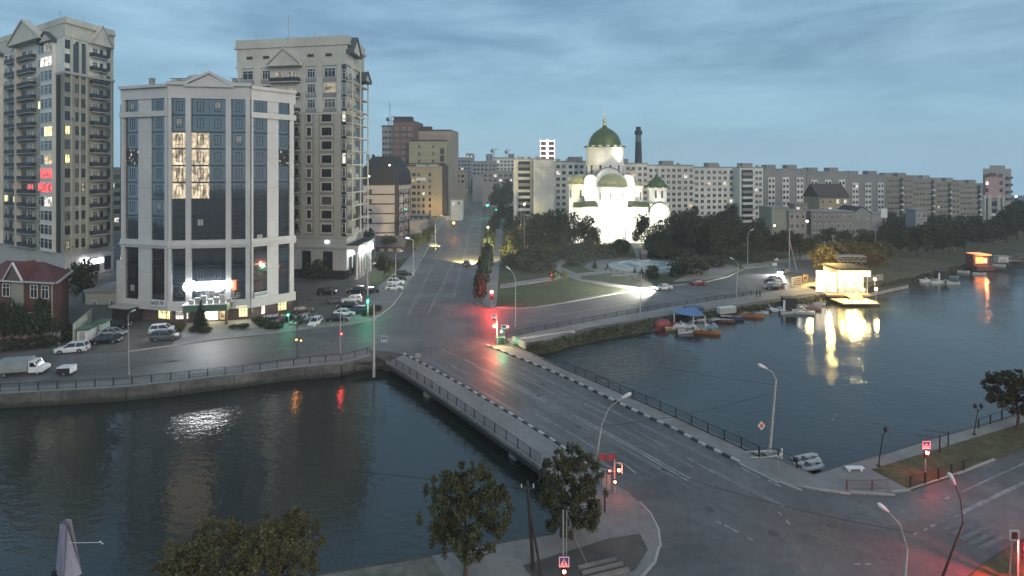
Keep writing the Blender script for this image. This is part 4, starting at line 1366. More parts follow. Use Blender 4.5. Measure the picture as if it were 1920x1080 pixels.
# tower crane behind it
def crane(px, d, y_top, y_arm, y_base, ln, label):
    p = Q(px, d)
    t = thing("tower_crane", (p.x, p.y, 0), label, "crane", "tower cranes over the city")
    z0, z1, z2 = 0, ZT(y_arm, d), ZT(y_top, d)
    s = d / 400 * .9
    m = MB()
    for a in (-s, s):
        for c in (-s, s):
            m.tube([(a, c, z0), (a, c, z1)], .16 * s, 4)
    z = z1 - 34 * s
    k = 0
    while z < z1:
        q = s if k % 2 else -s
        m.tube([(q, -s, z), (-q, -s, min(z1, z + 2.4 * s))], .10 * s, 3)
        m.tube([(-s, q, z), (-s, -q, min(z1, z + 2.4 * s))], .10 * s, 3)
        z += 2.4 * s; k += 1
    m.obj("mast", M_steel, t)
    MB().tube([(-s, 0, z1), (0, 0, z2)], .16 * s, 4).tube([(s, 0, z1), (0, 0, z2)], .16 * s, 4).obj("peak", M_steel, t)
    MB().tube([(0, 0, z1 + .5), (-ln * .3, 0, z1 + .5)], .3 * s, 4).tube([(0, 0, z1 + .5), (ln, -ln * 1.4, z1 + 1)], .3 * s, 4).obj("jib", M_steel, t)
    MB().cbox(-ln * .3, 0, z1 - 2.2 * s, 2.4 * s, 1.6 * s, 2.6 * s).obj("counterweight", M_roofd, t)
    MB().cbox(.5, -1.2 * s, z1 - 1.4 * s, 1.6 * s, 1.6 * s, 2.0 * s).obj("cabin", M_white, t)
crane(731, 420, 190, 222, 300, 5, "tower crane standing behind the brick high rise")
crane(925, 900, 277, 281, 300, 7, "far tower crane with a bright lamp above the distant roofs")
crane(951, 900, 279, 283, 300, 5, "far tower crane beside a distant grey block")

# ---------------------------------------------------------------- far city
def far_block(px0, px1, ytop, d, m, label, rows=5, cols=6, dd=30, ph=True):
    a, b = Q(px0, d), Q(px1, d)
    h = ZT(ytop, d)
    t = thing("far_building", a, label, "building", "buildings of the far city")
    l2 = [tuple((v - a)[:2]) for v in (a, b, b + Vector((0, dd, 0)), a + Vector((0, dd, 0)))]
    MB().prism(l2, 0, h).obj("wall", m, t)
    MB().box(l2[0][0] - .3, l2[1][0] + .3, -.3, .5, h, h + 1.2).obj("parapet", M_panelG, t)
    f = Fac(t, a, b)
    wm = MB().box(-1.2, 1.2, -.12, .05, 0, 2.0).mesh("window", M_glass)
    for r in range(rows):
        for c in range(cols):
            f.put("window", wm, f.w * (c + .5) / cols, h - 4.5 - r * 4.2, 0, [L_pale] if R.random() < .08 else None)
    return t
far_block(846, 882, 297, 620, M_farb, "grey slab block just past the brick high rise down the avenue")
far_block(874, 887, 289, 800, M_farb, "narrow pale tower above the avenue trees in the far city", 4, 2)
far_block(886, 930, 304, 560, M_panelG, "low grey block with dark roof closing the end of the avenue", 3, 6)
far_block(911, 923, 290, 820, M_farb, "dark square block beside the far cranes", 4, 2)
far_block(924, 964, 297, 600, M_panelW, "pale long block beside the apartment slab", 3, 6)
far_block(953, 964, 290, 700, M_farb, "grey stair block rising behind the pale long block", 3, 2)
far_block(206, 232, 318, 260, M_panelB, "beige panel block glimpsed in the gap between the tower and the office", 7, 3)
far_block(846, 872, 322, 430, M_panelB, "plain beige block above the avenue tree", 2, 3)
far_block(905, 962, 322, 480, M_panelG, "low grey roofs hidden by the avenue trees", 2, 6)

def led_tower():
    d = 560
    a, b = Q(1012, d), Q(1040, d)
    h = ZT(263, d)
    t = thing("lit_tower", a, "tower outlined with bright pinkish lights above the apartment slab roof", "tower")
    w_ = b.x - a.x
    MB().box(0, w_, 0, 14, 0, h).obj("wall", M_panelG, t)
    e = mat("facade_light", (1, 1, 1), .4, 0, emit=3.2, ecol=(1, .74, .78))
    for k in range(5):
        MB().box(-.1, w_ + .1, -.25, -.05, h - 1.2 - k * 5.2, h - .2 - k * 5.2).obj("light_strip", e, t)
    for x in (.3, w_ * .42, w_ - .6):
        MB().box(x, x + (2.6 if 1 < x < w_ - 1 else .7), -.4, -.26, h - 22, h + .6).obj("light_strip", e, t)
    m = mat("dusk_window", (.2, .06, .05), .5, .3, .5)
    for k in range(4):
        for x in (2, 5, 10, 13):
            MB().box(x, x + 1.8, -.2, -.02, h - 4.6 - k * 5.2, h - 2 - k * 5.2).obj("window", m, t)
led_tower()

def chimney():
    d = 430
    p = Q(1197, d)
    t = thing("chimney_stack", p, "tall dark factory chimney with a wider crown behind the church", "chimney")
    s = d / 1000
    z = lambda y: ZT(y, d)
    MB().lathe([(7.2 * s, 0), (6.8 * s, z(305)), (5.6 * s, z(266))], 20).obj("shaft", mat("sooty_brick", (.050, .052, .060), .9, .15, .5), t, smooth=True)
    MB().lathe([(5.62 * s, z(266)), (5.3 * s, z(253))], 20).obj("pale_band", mat("grey_brick", (.17, .17, .175), .9, .1, .5), t, smooth=True)
    MB().lathe([(5.3 * s, z(253)), (7.0 * s, z(252)), (7.0 * s, z(245)), (4.6 * s, z(245)), (4.4 * s, z(238)), (3.6 * s, z(238)), (3.6 * s, z(241))], 20).obj("crown", MATS["sooty_brick"], t)
chimney()

# ---------------------------------------------------------------- long panel apartments
def slab_block(px0, px1, d0, d1, ytop, m, label, rows, cols, bal=None, pitch=3.05, dd=14, wW=1.5, hW=1.5, extra=None, roofn=2, litp=.03, wm_=None, base=0, name="apartment_slab", zoff=3.2):
    a, b = Q(px0, d0), Q(px1, d1)
    h = ZT(ytop, (d0 + d1) / 2)
    t = thing(name, a, label, "apartment block", "panel apartment blocks beyond the park")
    f = Fac(t, a, b)
    bk = -f.n * dd
    l2 = [tuple((v - a)[:2]) for v in (a, b, b + bk, a + bk)]
    MB().prism(l2, 0, h).obj("wall", m, t)
    f.box("parapet", -.2, f.w + .2, h, h + .5, -1.0, .2, M_panelG)
    roof_bits(f, t, [f.w * R.uniform(.05, .95) for _ in range(3)], h + .5, 4)
    for k in range(roofn):
        x = f.w * (k + .5) / roofn
        f.put("roof_house", MB().box(-3.2, 3.2, 3, 7, 0, 2.6).mesh("roof_house", M_panelG), x, h + .01)
    wm = wm_ or cached(("aw", wW, hW), lambda: MB().box(-wW / 2, wW / 2, -.06, .05, 0, hW, 0).box(-wW / 2 - .12, wW / 2 + .12, -.12, .03, -.12, -.005, 1).box(-.05, .05, -.10, -.05, 0, hW, 1).mesh("window", [M_glass, M_white]))
    for r in range(rows):
        z = h - zoff - r * pitch
        if z < base: break
        for c in cols:
            x = f.w * c
            if R.random() < .14:
                f.put("air_conditioner", cached('acu', lambda: MB().box(-.45, .45, -.42, -.1, 0, .62).tube([(-.1, -.43, .31), (-.1, -.425, .31)], .24, 10, 1).mesh('air_conditioner', [M_conc2, M_iron])), x + R.choice((-1.5, 1.5)), z - .1)
            f.put("window", wm, x, z, 0, [M_curt] if R.random() < .25 else [L_pale if R.random() < .5 else L_warm] if R.random() < litp else None)
        if bal:
            for c0, c1 in bal:
                balcony(f, f.w * (c0 + c1) / 2, z - .5, round(f.w * (c1 - c0), 1), 1.2, m=M_panelW if r % 3 else M_panelG, ms=M_panelG)
                f.box("balcony_glass", f.w * c0, f.w * c1, z + .7, z + pitch - .8, -.3, .6, M_glass)
    for r in range(rows):
        z = h - zoff - r * pitch - .75
        if z > base: f.box("panel_joint", 0, f.w, z, z + .05, 0, .03, M_panelG)
    return t, f, h
slab_block(963, 999, 262, 262, 299, M_panelW, "pale end block with stacked balconies at the near end of the apartment row", 9, (), [(.25, .85)], roofn=0)
t_, f_, h_ = slab_block(1000.5, 1040, 258, 260, 299, M_panelW, "blank pale end wall of panels beside the main apartment slab", 9, (), roofn=0)
for k in (.33, .66):
    f_.box("panel_joint", f_.w * k, f_.w * k + .06, 0, h_ - 1, 0, .035, M_panelG)
LB = ["pale apartment section nearest the blank end wall, seen past the church shoulder", "pale apartment section behind the church dome and drum", "pale apartment section beside the chimney behind the small bell turret", "pale apartment section with air conditioners at the far end of the long slab"]
xs = [1040, 1128, 1214, 1300, 1386]
for k in range(4):
    d0 = 262 + k * 5
    cols = [.07, .19, .33, .45, .57, .69, .83, .95]
    slab_block(xs[k] + .2, xs[k + 1], d0, d0 + 5, 303.5 + k * 3.6, M_panelW, LB[k], 9, cols, roofn=1, litp=.035, wW=1.7, hW=1.6)
slab_block(1387, 1431, 276, 280, 315, M_panelW, "white stair tower block with a dark balcony recess at the end of the long pale slab", 10, (.72, .88), [(.08, .52)], roofn=1)
def strip_block(px0, px1, d0, d1, y0, n, label, m=M_panelG):
    t, f, h = slab_block(px0, px1, d0, d1, y0, m, label, 0, (), roofn=2)
    for k in range(n):
        x = f.w * (k + .5) / n
        ww = f.w / n * .24
        f.box("white_bay", x - ww, x + ww, 2, h - 4.5, 0, .5, M_panelW)
        for r in range(7):
            for q in (-.5, .5):
                f.put("window", cached(("sb",), lambda: MB().box(-.65, .65, -.06, .03, 0, 1.5).mesh("window", M_glass)), x + q * ww, h - 7.2 - r * 3.2, .5, [L_pale] if R.random() < .03 else None)
strip_block(1432, 1512, 300, 306, 317.5, 3, "dark grey slab with white window bays just past the white stair tower")
strip_block(1512.5, 1590, 308, 314, 322.5, 3, "dark grey slab with white window bays behind the yellow house")
strip_block(1590.5, 1662, 316, 322, 328.5, 3, "dark grey slab with white window bays behind the grey gabled house")
yy = [332, 336.5, 341, 345]
bx = [1662, 1712, 1756, 1800, 1843]
bl = ["beige weathered slab next to the dark grey slabs", "beige weathered slab with lit stair windows above the tree tops", "beige weathered slab with broad dark loggias", "beige weathered slab next to the pink lit tower"]
for k in range(4):
    slab_block(bx[k] + .3, bx[k + 1], 326 + k * 6, 331 + k * 6, yy[k], M_panelB, bl[k], 7, (.08, .2, .34, .46, .62, .74, .9), [(.78, .86)] if k % 2 else [(.5, .58)], roofn=2, litp=.02, wW=1.5, hW=1.5, pitch=3.4)

def right_tower():
    d = 262
    a, b = Q(1843, d), Q(1878, d)
    c = Q(1896, d + 14)
    h = ZT(316, d)
    t = thing("apartment_tower", a, "slim concrete tower with pinkish upper storeys at the far end of the riverside", "apartment tower")
    f, g = Fac(t, a, b), Fac(t, b, c)
    l2 = [tuple((v - a)[:2]) for v in (a, b, c, a + (c - b))]
    MB().prism(l2, 0, h).obj("wall", M_panelT, t)
    mp_ = mat("pink_panel", (.42, .29, .29), .85, .15, .5)
    f.box("upper_front", f.w * .05, f.w * .95, h * .55, h - 4, 0, 1.0, mp_)
    lc = sum((Vector(p) for p in l2), Vector((0, 0))) / 4
    MB().prism([tuple(lc + (Vector(p) - lc) * .55) for p in l2], h, h + 1.6).obj("lift_house", M_panelG, t)
    for t_ in (.02, .22, .32, .70, .80, .98):
        f.box("fin", f.w * t_ - .25, f.w * t_ + .25, 0, h * .6, 0, 1.1, M_panelW)
    for r in range(8):
        z = 2 + r * 3.6
        if z > h - 4: break
        f.box("balcony_front", f.w * .34, f.w * .68, z, z + 1.2, 0, .7, M_white if r < 3 else M_panelT)
        f.box("balcony_glass", f.w * .34, f.w * .68, z + 1.25, z + 3, -.1, .3, M_glass)
        for q in (.12, .87):
            f.put("window", cached("rt", lambda: MB().box(-.7, .7, -.05, .05, 0, 1.8).mesh("window", M_glass)), f.w * q, z + .8, 1.02 if z > h * .55 else .02, [L_pale] if (r, q) == (6, .12) else None)
        g.box("balcony_front", g.w * .4, g.w * .95, z, z + 1.1, 0, .9, M_tealroof)
right_tower()

# ---------------------------------------------------------------- low houses by the riverside trees
def low_house(px0, px1, d, ytop, m, label, dd=10, rows=2, cols=4, gable=None, roofm=None, name="house", w=1.4, h=2.0, side=None, litset=()):
    a, b = Q(px0, d), Q(px1, d)
    hh = ZT(ytop, d)
    t = thing(name, a, label, "house")
    f = Fac(t, a, b)
    wd_ = f.w
    f_d = dd
    MB().box(0, wd_, 0, dd, 0, hh).obj("wall", m, t)
    if gable == 'x':      # ridge along the front
        z = hh + gable_h[0]
        r = MB()
        r.face([(-.5, -.6, hh - .1), (wd_ + .5, -.6, hh - .1), (wd_ + .5, dd / 2, z), (-.5, dd / 2, z)])
        r.face([(-.5, dd / 2, z), (wd_ + .5, dd / 2, z), (wd_ + .5, dd + .6, hh - .1), (-.5, dd + .6, hh - .1)])
        r.face([(0, 0, hh), (0, dd, hh), (0, dd / 2, z - .1)]); r.face([(wd_, 0, hh), (wd_, dd / 2, z - .1), (wd_, dd, hh)])
        r.obj("roof", roofm or M_roofd, t)
    elif gable == 'y':
        z = hh + gable_h[0]
        r = MB()
        r.face([(-.5, -.4, hh - .1), (wd_ / 2, -.4, z), (wd_ / 2, dd, z), (-.5, dd, hh - .1)])
        r.face([(wd_ / 2, -.4, z), (wd_ + .5, -.4, hh - .1), (wd_ + .5, dd, hh - .1), (wd_ / 2, dd, z)])
        r.obj("roof", roofm or M_roofd, t)
        g_ = MB().profile([(0, hh), (wd_, hh), (wd_ / 2, z - .12)], 0, .3)
        g_.obj("gable_wall", m, t)
    else:
        MB().box(-.3, wd_ + .3, -.3, dd + .3, hh, hh + .6).obj("roof", roofm or M_panelG, t)
    n = 0
    for r in range(rows):
        for c in range(cols):
            g = L_pale if (r, c) in litset else None
            window(f, wd_ * (c + .5) / cols, hh - 3.0 - r * 4.0, w, h, 1, M_white, g)
    return t, f, hh
gable_h = [5.0]
low_house(1447, 1479, 232, 391, mat("pale_green_render", (.33, .35, .27), .85, .1, .5, stain=.2), "pale greenish blank sided house by the riverside road", rows=0, dd=12)
low_house(1479.3, 1511, 231, 397, M_tan, "tan three storey house with small windows next to the blank greenish one", rows=3, cols=3, dd=12)
low_house(1490, 1514, 240, 384, M_panelB, "stair house with a bright lamp above the tan house", rows=1, cols=2, dd=6, litset=((0, 0),))
low_house(1521, 1600, 236, 398, mat("mauve_render", (.29, .26, .25), .85, .1, .5, stain=.2), "long low mauve grey house with a row of narrow windows", rows=3, cols=7, dd=12, w=1.2)
gable_h[0] = 6.5
low_house(1536, 1592, 262, 370, M_yel, "yellow house with a dark hipped roof and two lit windows", rows=2, cols=4, gable='x', roofm=mat("brown_roof", (.075, .055, .052), .8, .2, 1), dd=14, litset=((0, 2), (0, 3), (1, 1), (1, 3)))
gable_h[0] = 3.0
low_house(1600, 1634, 240, 400, M_panelG, "grey blank house with a stepped gable roof", rows=1, cols=2, gable='y', dd=14, w=.8, h=1.0)
low_house(1634.5, 1662, 244, 402, M_panelT, "plain grey house behind the tall riverside notice post", rows=0, dd=10)
low_house(1402, 1445, 238, 428, M_tan, "low kiosk house with a bright lamp by the park corner", rows=1, cols=3, dd=6, name="kiosk_house")
low_house(1312, 1372, 250, 432, M_panelG, "low green roofed pavilion among the park trees", rows=1, cols=4, dd=8, roofm=M_green_can, name="pavilion")
gable_h[0] = 3.4
low_house(692, 756, 205, 462, M_dkbrown, "old dark wooden house with a broad grey roof by the avenue", rows=1, cols=4, gable='x', roofm=mat("old_grey_roof", (.10, .095, .10), .85, .25, 1), dd=12)
low_house(768, 802, 300, 405, M_dkbrown, "low dark building at the foot of the yellow front", rows=1, cols=3, dd=10)
low_house(768, 800, 262, 416, M_panelT, "low flat pale shed beside the mansard house", rows=0, dd=8)
low_house(845, 866, 340, 375, M_panelW, "small white avenue house with lit shop front past the yellow front", rows=1, cols=2, dd=12, litset=((0, 0),))
low_house(160, 228, 122, 548, M_oliveL, "low plastered outbuilding with one window behind the kiosks", rows=1, cols=2, dd=9, w=1.0, h=1.2)
low_house(1717, 1738, 232, 395, M_panelT, "grey riverside hut half hidden by dark trees", rows=1, cols=2, dd=6)

# ---------------------------------------------------------------- red roofed brick house
def brick_house():
    a, b, c = Q(-40, 97), Q(101, 93.5), Q(129, 104)
    root = thing("brick_house", b, "dark red brick house with a red hipped roof and white framed windows", "house")
    o = root.location
    hh = ZT(529, 93.5)
    l2 = [tuple((p - o)[:2]) for p in (a, b, c, a + (c - b))]
    MB().prism(l2, 0, hh).obj("wall", M_brick, root)
    A, B = Fac(root, a, b), Fac(root, b, c)
    cc = sum((Vector(p) for p in l2), Vector((0, 0))) / 4
    lo = [tuple(cc + (Vector(p) - cc) * 1.06) for p in l2]
    r = MB()
    z = ZT(489, 101)
    u2 = Vector((A.u.x, A.u.y))
    mid1, mid0 = Vector(lo[1]) * .5 + Vector(lo[2]) * .5 - u2 * 4.5, Vector(lo[0]) * .5 + Vector(lo[3]) * .5 + u2 * 4.5
    r.face([(*lo[0], hh), (*lo[1], hh), (*mid1, z), (*mid0, z)])
    r.face([(*lo[1], hh), (*lo[2], hh), (*mid1, z)])
    r.face([(*lo[2], hh), (*lo[3], hh), (*mid0, z), (*mid1, z)])
    r.face([(*lo[3], hh), (*lo[0], hh), (*mid0, z)])
    r.obj("roof", M_redroof, root)
    rp = MB()
    A.box("gutter", -.6, A.w + .7, hh - .22, hh + .05, .35, .75, M_conc2)
    B.box("gutter", -.5, B.w + .5, hh - .22, hh + .05, .36, .7, M_conc2)
    A.gable("dormer_gable", A.x(18), A.x(45), hh - .1, hh + 2.9, -3, .45, M_brown, M_redroof, .25)
    A.gable("gable_trim", A.x(17.5), A.x(45.5), hh + .05, hh + 3.05, .52, .62, M_brown, M_white, .25)
    z2 = hh - 3.6
    for px, wd_ in ((12, 1.7), (64, 1.6), (85, 1.6)):
        window(A, A.x(px), z2 + .6, wd_, 2.3, 1, M_white)
    window(A, A.x(37), z2 - .3, 1.5, 2.9, 0, M_dkbrown, M_dkbrown)
    for px in (88, 60):
        window(A, A.x(px), z2 - 4.2, 1.6, 2.2, 1, M_white)
    A.box("entrance_panel", A.x(22), A.x(45), 3.5, hh - .3, 0, .12, M_olive)
    A.box("downpipe", A.w - .35, A.w - .15, 0, hh, 0, .18, M_conc2)
    A.box("corner_pier", A.w - .1, A.w + .05, 0, hh, -.05, .1, M_brick)
brick_house()

# garden wall of brick with piers, grey gate
def garden_wall():
    pts = [W(-60, 662), W(0, 657), W(80, 650)]
    root = thing("garden_wall", pts[1], "low red brick garden wall with piers along the roadside", "garden wall")
    for k in range(2):
        f = Fac(root, pts[k], pts[k + 1])
        n = 4 if k == 0 else 5
        for j in range(n):
            x0, x1 = f.w * j / n, f.w * (j + 1) / n
            f.box("wall_panel", x0 + .25, x1 - .25, 0, 1.9 + R.uniform(-.04, .04), -.15, .15, M_brick)
            f.box("coping", x0 + .25, x1 - .25, 1.95, 2.05, -.22, .22, M_brown)
            f.box("pier", x0 - .25, x0 + .25, 0, 2.3, -.25, .25, M_brick2)
    g0, g1 = W(85, 648), W(112, 646)
    t = thing("gate", g0, "plain grey metal gate panel at the end of the brick garden wall", "gate")
    f = Fac(t, g0, g1)
    f.box("gate_leaf", 0, f.w * .49, .05, 2.3, -.05, .05, M_panelG)
    f.box("gate_leaf", f.w * .51, f.w, .05, 2.3, -.05, .05, M_panelG)
    for x in (0, f.w): f.box("gate_post", x - .1, x + .1, 0, 2.5, -.1, .1, M_steel)
    b0, b1 = W(138, 645), W(172, 612)
    t = thing("site_fence", b0, "pale tall hoarding fence behind the white kiosk", "fence")
    f = Fac(t, b0, b1)
    for k in range(5):
        f.box("fence_panel", f.w * k / 5 + .03, f.w * (k + 1) / 5 - .03, .1, 3.6, -.05, .05, mat("pale_green_panel", (.40, .43, .36), .7, .1, 1))
    for k in range(6):
        f.box("fence_post", f.w * k / 5 - .05, f.w * k / 5 + .05, 0, 3.7, -.12, -.055, M_steel)
garden_wall()

def kiosk(px0, px1, py, ytop, dd, m, top, label):
    a, b = W(px0, py), W(px1, py - 1)
    t = thing("kiosk", a, label, "kiosk", "cabins by the parking")
    f = Fac(t, a, b)
    h = ZT(ytop, a.y)
    f.box("body", 0, f.w, 0, h - .35, -dd, 0, m)
    f.box("roof", -.12, f.w + .12, h - .35, h, -dd - .15, .18, top)
    f.box("door", f.w * .25, f.w * .72, .1, h * .75, 0, .06, M_conc2)
    f.box("handle", f.w * .66, f.w * .69, h * .35, h * .42, .06, .12, M_iron)
kiosk(144, 165, 641, 617, 2.6, M_white, M_green_can, "white cabin kiosk with a dark green roof, the one nearer the road")
kiosk(172, 192, 627, 605, 2.6, mat("mint_panel", (.50, .60, .55), .7, .06, 1), M_green_can, "pale mint cabin kiosk behind the white one")
# ================================================================ CHURCH AND PARK
def church():
    d = 232
    s = d / 1000.0
    p = Q(1142, d)
    root = thing("church", p, "floodlit white church with a large green dome, scalloped half domes and an arched portal", "church")
    z = lambda y: ZT(y, d)
    X = lambda px: (px - 1142) * s
    mw = mat("church_white", (.80, .79, .74), .8, .04, .5)
    md = mat("dome_green", (.10, .14, .05), .45, .25, .7, metal=.25, spec=.6)
    mg = mat("roof_lead", (.26, .25, .24), .6, .15, 1)
    def box(name, x0, x1, y0, y1, z0, z1, m=mw):
        return MB().box(x0, x1, y0, y1, z0, z1).obj(name, m, root)
    zc = z(338)
    box("nave", X(1096), X(1189), 0, 22, 0, zc)
    # arched gables round the top of the cube
    def arch_prism(xc, r, z0, hgt, y0, y1, m, name, n=14, sq=1.0):
        pts = [(xc - r, z0)] + [(xc - r * math.cos(math.pi * k / n), z0 + hgt * math.sin(math.pi * k / n)) for k in range(1, n)] + [(xc + r, z0)]
        return MB().profile(pts, y0, y1).obj(name, m, root)
    for xc in (X(1142),):
        arch_prism(xc, 5.6, zc, 5.2, -.35, 21, mw, "arched_gable")
        arch_prism(xc, 6.1, zc + .35, 5.5, .1, 20.5, mg, "arched_roof")
    for xc in (X(1108), X(1176)):
        arch_prism(xc, 2.8, zc, 2.4, -.2, 21, mw, "arched_gable")
        arch_prism(xc, 3.1, zc + .1, 2.7, .2, 20.5, mg, "arched_roof")
    # drum with window slots and dome
    cy = 11
    r = X(1178)
    dr = MB().lathe([(r + .3, zc - .5), (r + .3, zc + 1.5), (r, zc + 1.6), (r, z(276)), (r + .5, z(275)), (r + .35, z(271)), (0, z(271))], 32, 0, cy)
    dr.obj("drum", mw, root, smooth=False)
    for k in range(12):
        a = 2 * math.pi * k / 12 + .13
        wn = MB().box(-.45, .45, -.06, .05, 0, 4.2).obj("window", M_frd, root, (math.sin(a) * (r + .02), cy - math.cos(a) * (r + .02), zc + 2.4), a)
        col = MB().tube([(0, 0, 0), (0, 0, 5.5)], .22, 6).obj("half_column", mw, root, (math.sin(a + .26) * (r + .1), cy - math.cos(a + .26) * (r + .1), zc + 1.8))
    prof = [(33, 273), (32, 268), (30.5, 262), (27.5, 254), (22.5, 247), (16, 241.5), (9.5, 237.5), (5, 234.5), (3, 231)]
    dome = MB().lathe([(q * s, z(y)) for q, y in prof] + [(0.01, z(230.5))], 32, 0, cy)
    dome.obj("dome", md, root, smooth=True)
    for k in range(16):         # scalloped rim
        a = 2 * math.pi * (k + .5) / 16
        MB().lathe([(1.75, 0), (1.6, .35), (.9, .8), (0.01, 1.0)], 8, 0, 0, 0, math.pi, 2 * math.pi).obj("scallop", md, root, (math.sin(a) * (r - .5), cy - math.cos(a) * (r - .5), z(274.5)), a)
    MB().lathe([(.95, z(231)), (.6, z(228)), (.8, z(224)), (1.0, z(221)), (.5, z(218.5)), (0.05, z(216))], 12, 0, cy).obj("finial", mat("gilt", (.7, .62, .35), .35, .05, 1, metal=.6), root, smooth=True)
    MB().box(-.09, .09, cy - .06, cy + .06, z(217), z(199)).box(-.8, .8, cy - .055, cy + .055, z(208), z(207)).box(-.45, .45, cy - .055, cy + .055, z(204), z(203.3)).obj("cross", MATS["gilt"], root)
    # half-domed apses with scalloped eaves
    def apse(xc, yc, r, y_eave, y_top, zb=0):
        md = MATS["half_dome_floodlit"]
        ze = z(y_eave)
        MB().lathe([(r, zb), (r, ze - .9), (r + .35, ze - .8), (r + .35, ze), (0, ze)], 20, xc, yc).obj("apse", mw, root)
        hh = z(y_top) - ze
        MB().lathe([(r + .1, ze)] + [((r + .1) * math.cos(t), ze + hh * math.sin(t)) for t in (.3, .6, .9, 1.2, 1.45)] + [(0.01, ze + hh)], 20, xc, yc).obj("half_dome", md, root, smooth=True)
        n = max(5, int(r * 1.9))
        for k in range(n):
            a = -math.pi / 2 + math.pi * (k + .5) / n
            MB().lathe([(1.25, 0), (1.1, .3), (.5, .7), (0.01, .85)], 6, 0, 0, 0, math.pi, 2 * math.pi).obj("scallop", md, root, (xc + math.sin(a) * (r - .15), yc - math.cos(a) * (r - .15), ze - .15), a)
        for k in range(n):
            a = -math.pi / 2 + math.pi * (k + .5) / n
            MB().box(-.35, .35, -.05, .05, 0, 3.4).obj("window", M_frd if (k % 3 == 1) else mw, root, (xc + math.sin(a) * (r + .02), yc - math.cos(a) * (r + .02), ze - 6.2), a)
    md0 = md
    md = mat("half_dome_floodlit", (.44, .43, .22), .5, .2, .7, spec=.5)  # dome colour paled for the floodlight falling on the half domes
    apse(X(1147), -1.5, 6.3, 349, 325)
    apse(X(1094), 8, 5.5, 345, 326)
    apse(X(1188), 8, 5.6, 349, 336)
    md = md0
    arch_prism(X(1147), 6.9, z(347), 5.7, -.8, .4, mw, "arch_frame", sq=1)
    box("aisle", X(1076), X(1212), -3, 20, 0, z(388))
    for (x0, x1, dirn) in ((1076, 1116, 1), (1180, 1214, -1)):
        a, b = X(x0), X(x1)
        m = MB()
        zl, zh = z(397), z(383)
        if dirn > 0:
            m.prism([(a - .4, -3.6), (b, -3.6), (b, 4), (a - .4, 4)], z(388), z(388) + .35)
            m.face([(a - .4, -3.6, z(388) + .36), (b, -3.6, z(388) + .36), (b, 0, zh + 1.6), (a - .4, 0, zh + .8)])
        else:
            m.prism([(a, -3.6), (b + .4, -3.6), (b + .4, 4), (a, 4)], z(388), z(388) + .35)
            m.face([(a, -3.6, z(388) + .36), (b + .4, -3.6, z(388) + .36), (b + .4, 0, zh + .8), (a, 0, zh + 1.6)])
        m.obj("aisle_roof", md, root)
    # portal
    arch_prism(X(1147), 5.0, 0.1, z(388) + .5, -6.2, -2.9, mw, "portal")
    arch_prism(X(1147), 5.5, z(398), 4.6, -6.5, -5.4, mw, "portal_arch")
    arch_prism(X(1147), 5.8, z(397), 4.9, -6.35, -3, mg, "portal_roof")
    gold = mat("icon_gold", (.55, .33, .07), .4, .4, 1.5, metal=.3)
    box("door", X(1141), X(1157), -6.75, -6.21, .1, z(420), gold)
    box("door_leaf", X(1146), X(1150), -6.85, -6.76, .1, z(422), M_dkbrown)
    for px in (1125, 1129, 1164, 1168):
        MB().tube([(X(px), -6.7, 0), (X(px), -6.7, z(398))], .35, 8).obj("portal_column", mw, root)
    for k in range(5):
        box("step", X(1128) - k * .3, X(1166) + k * .3, -7.6 - k * .45, -7.15 - k * .45 + .45, -.02, .75 - k * .15, M_conc2)
    # bell turret
    xt = X(1239)
    MB().box(xt - 4.2, xt + 4.2, 2, 10.4, 0, z(383)).obj("turret_base", mw, root)
    MB().lathe([(4.2, z(384)), (4.2, z(356)), (4.6, z(354)), (4.6, z(351)), (0, z(351))], 8, xt, 6.2, 0, math.pi / 8, math.pi / 8 + 2 * math.pi).obj("turret", mw, root)
    MB().lathe([(4.3, z(351)), (4.0, z(346)), (3.1, z(340)), (1.8, z(335)), (.7, z(331)), (.25, z(326)), (.02, z(312))], 16, xt, 6.2).obj("turret_dome", md, root, smooth=True)
    for k in range(8):
        a = 2 * math.pi * (k + .5) / 8 - math.pi / 8
        MB().lathe([(1.5, 0), (1.3, .4), (.6, .9), (0.01, 1.1)], 6, 0, 0, 0, math.pi, 2 * math.pi).obj("scallop", md, root, (xt + math.sin(a) * 4.05, 6.2 - math.cos(a) * 4.05, z(352)), a)
    for dx in (-1.5, 1.2):
        MB().box(xt + dx - .35, xt + dx + .35, 2.2, 2.4, z(372), z(358)).obj("window", M_frd, root)
    arch_prism(xt, 4.3, z(398), 3.9, 1.2, 3.0, mw, "arched_gable")
    arch_prism(xt, 4.6, z(398), 4.3, 1.6, 9, md, "arched_roof")
    # floodlights on the ground round the building
    spots = [(-24, -22, (-9, 0, 11), 1.0), (-10, -30, (-5, -2, 12), 1.2), (0, -32, (2, -2, 12), 1.2), (12, -30, (7, -2, 12), 1.2), (26, -20, (14, 0, 10), 1.1), (34, -16, (22, 4, 12), .8), (-32, 4, (-14, 8, 12), .8),
             (-13, -26, (0, 8, 34), 6.0), (13, -26, (0, 8, 34), 6.0), (0, -36, (0, 8, 33), 5.0)]
    for x, y, tg, k in spots:
        t = thing("floodlight", (p.x + x, p.y + y, .1), "low square floodlight in the grass before the church", "floodlight", "church floodlights")
        hd = MB().box(-.35, .35, -.12, .12, .25, .75).obj("housing", M_iron, t)
        MB().box(-.3, .3, .121, .14, .3, .7).obj("lens", E_warm, t)
        MB().box(-.4, .4, -.2, .2, 0, .08).box(-.05, .05, -.05, .05, .08, .25).obj("bracket", M_iron, t)
        t.rotation_euler = (0, 0, math.atan2(p.y + tg[1] - p.y - y, tg[0] - x) - math.pi / 2)
        lamp('SPOT', (p.x + x, p.y + y + .5, 1.4), 26000 * k, (1, .95, .80), .4, 62 if tg[2] < 20 else 40, (p.x + tg[0], p.y + tg[1], tg[2]))
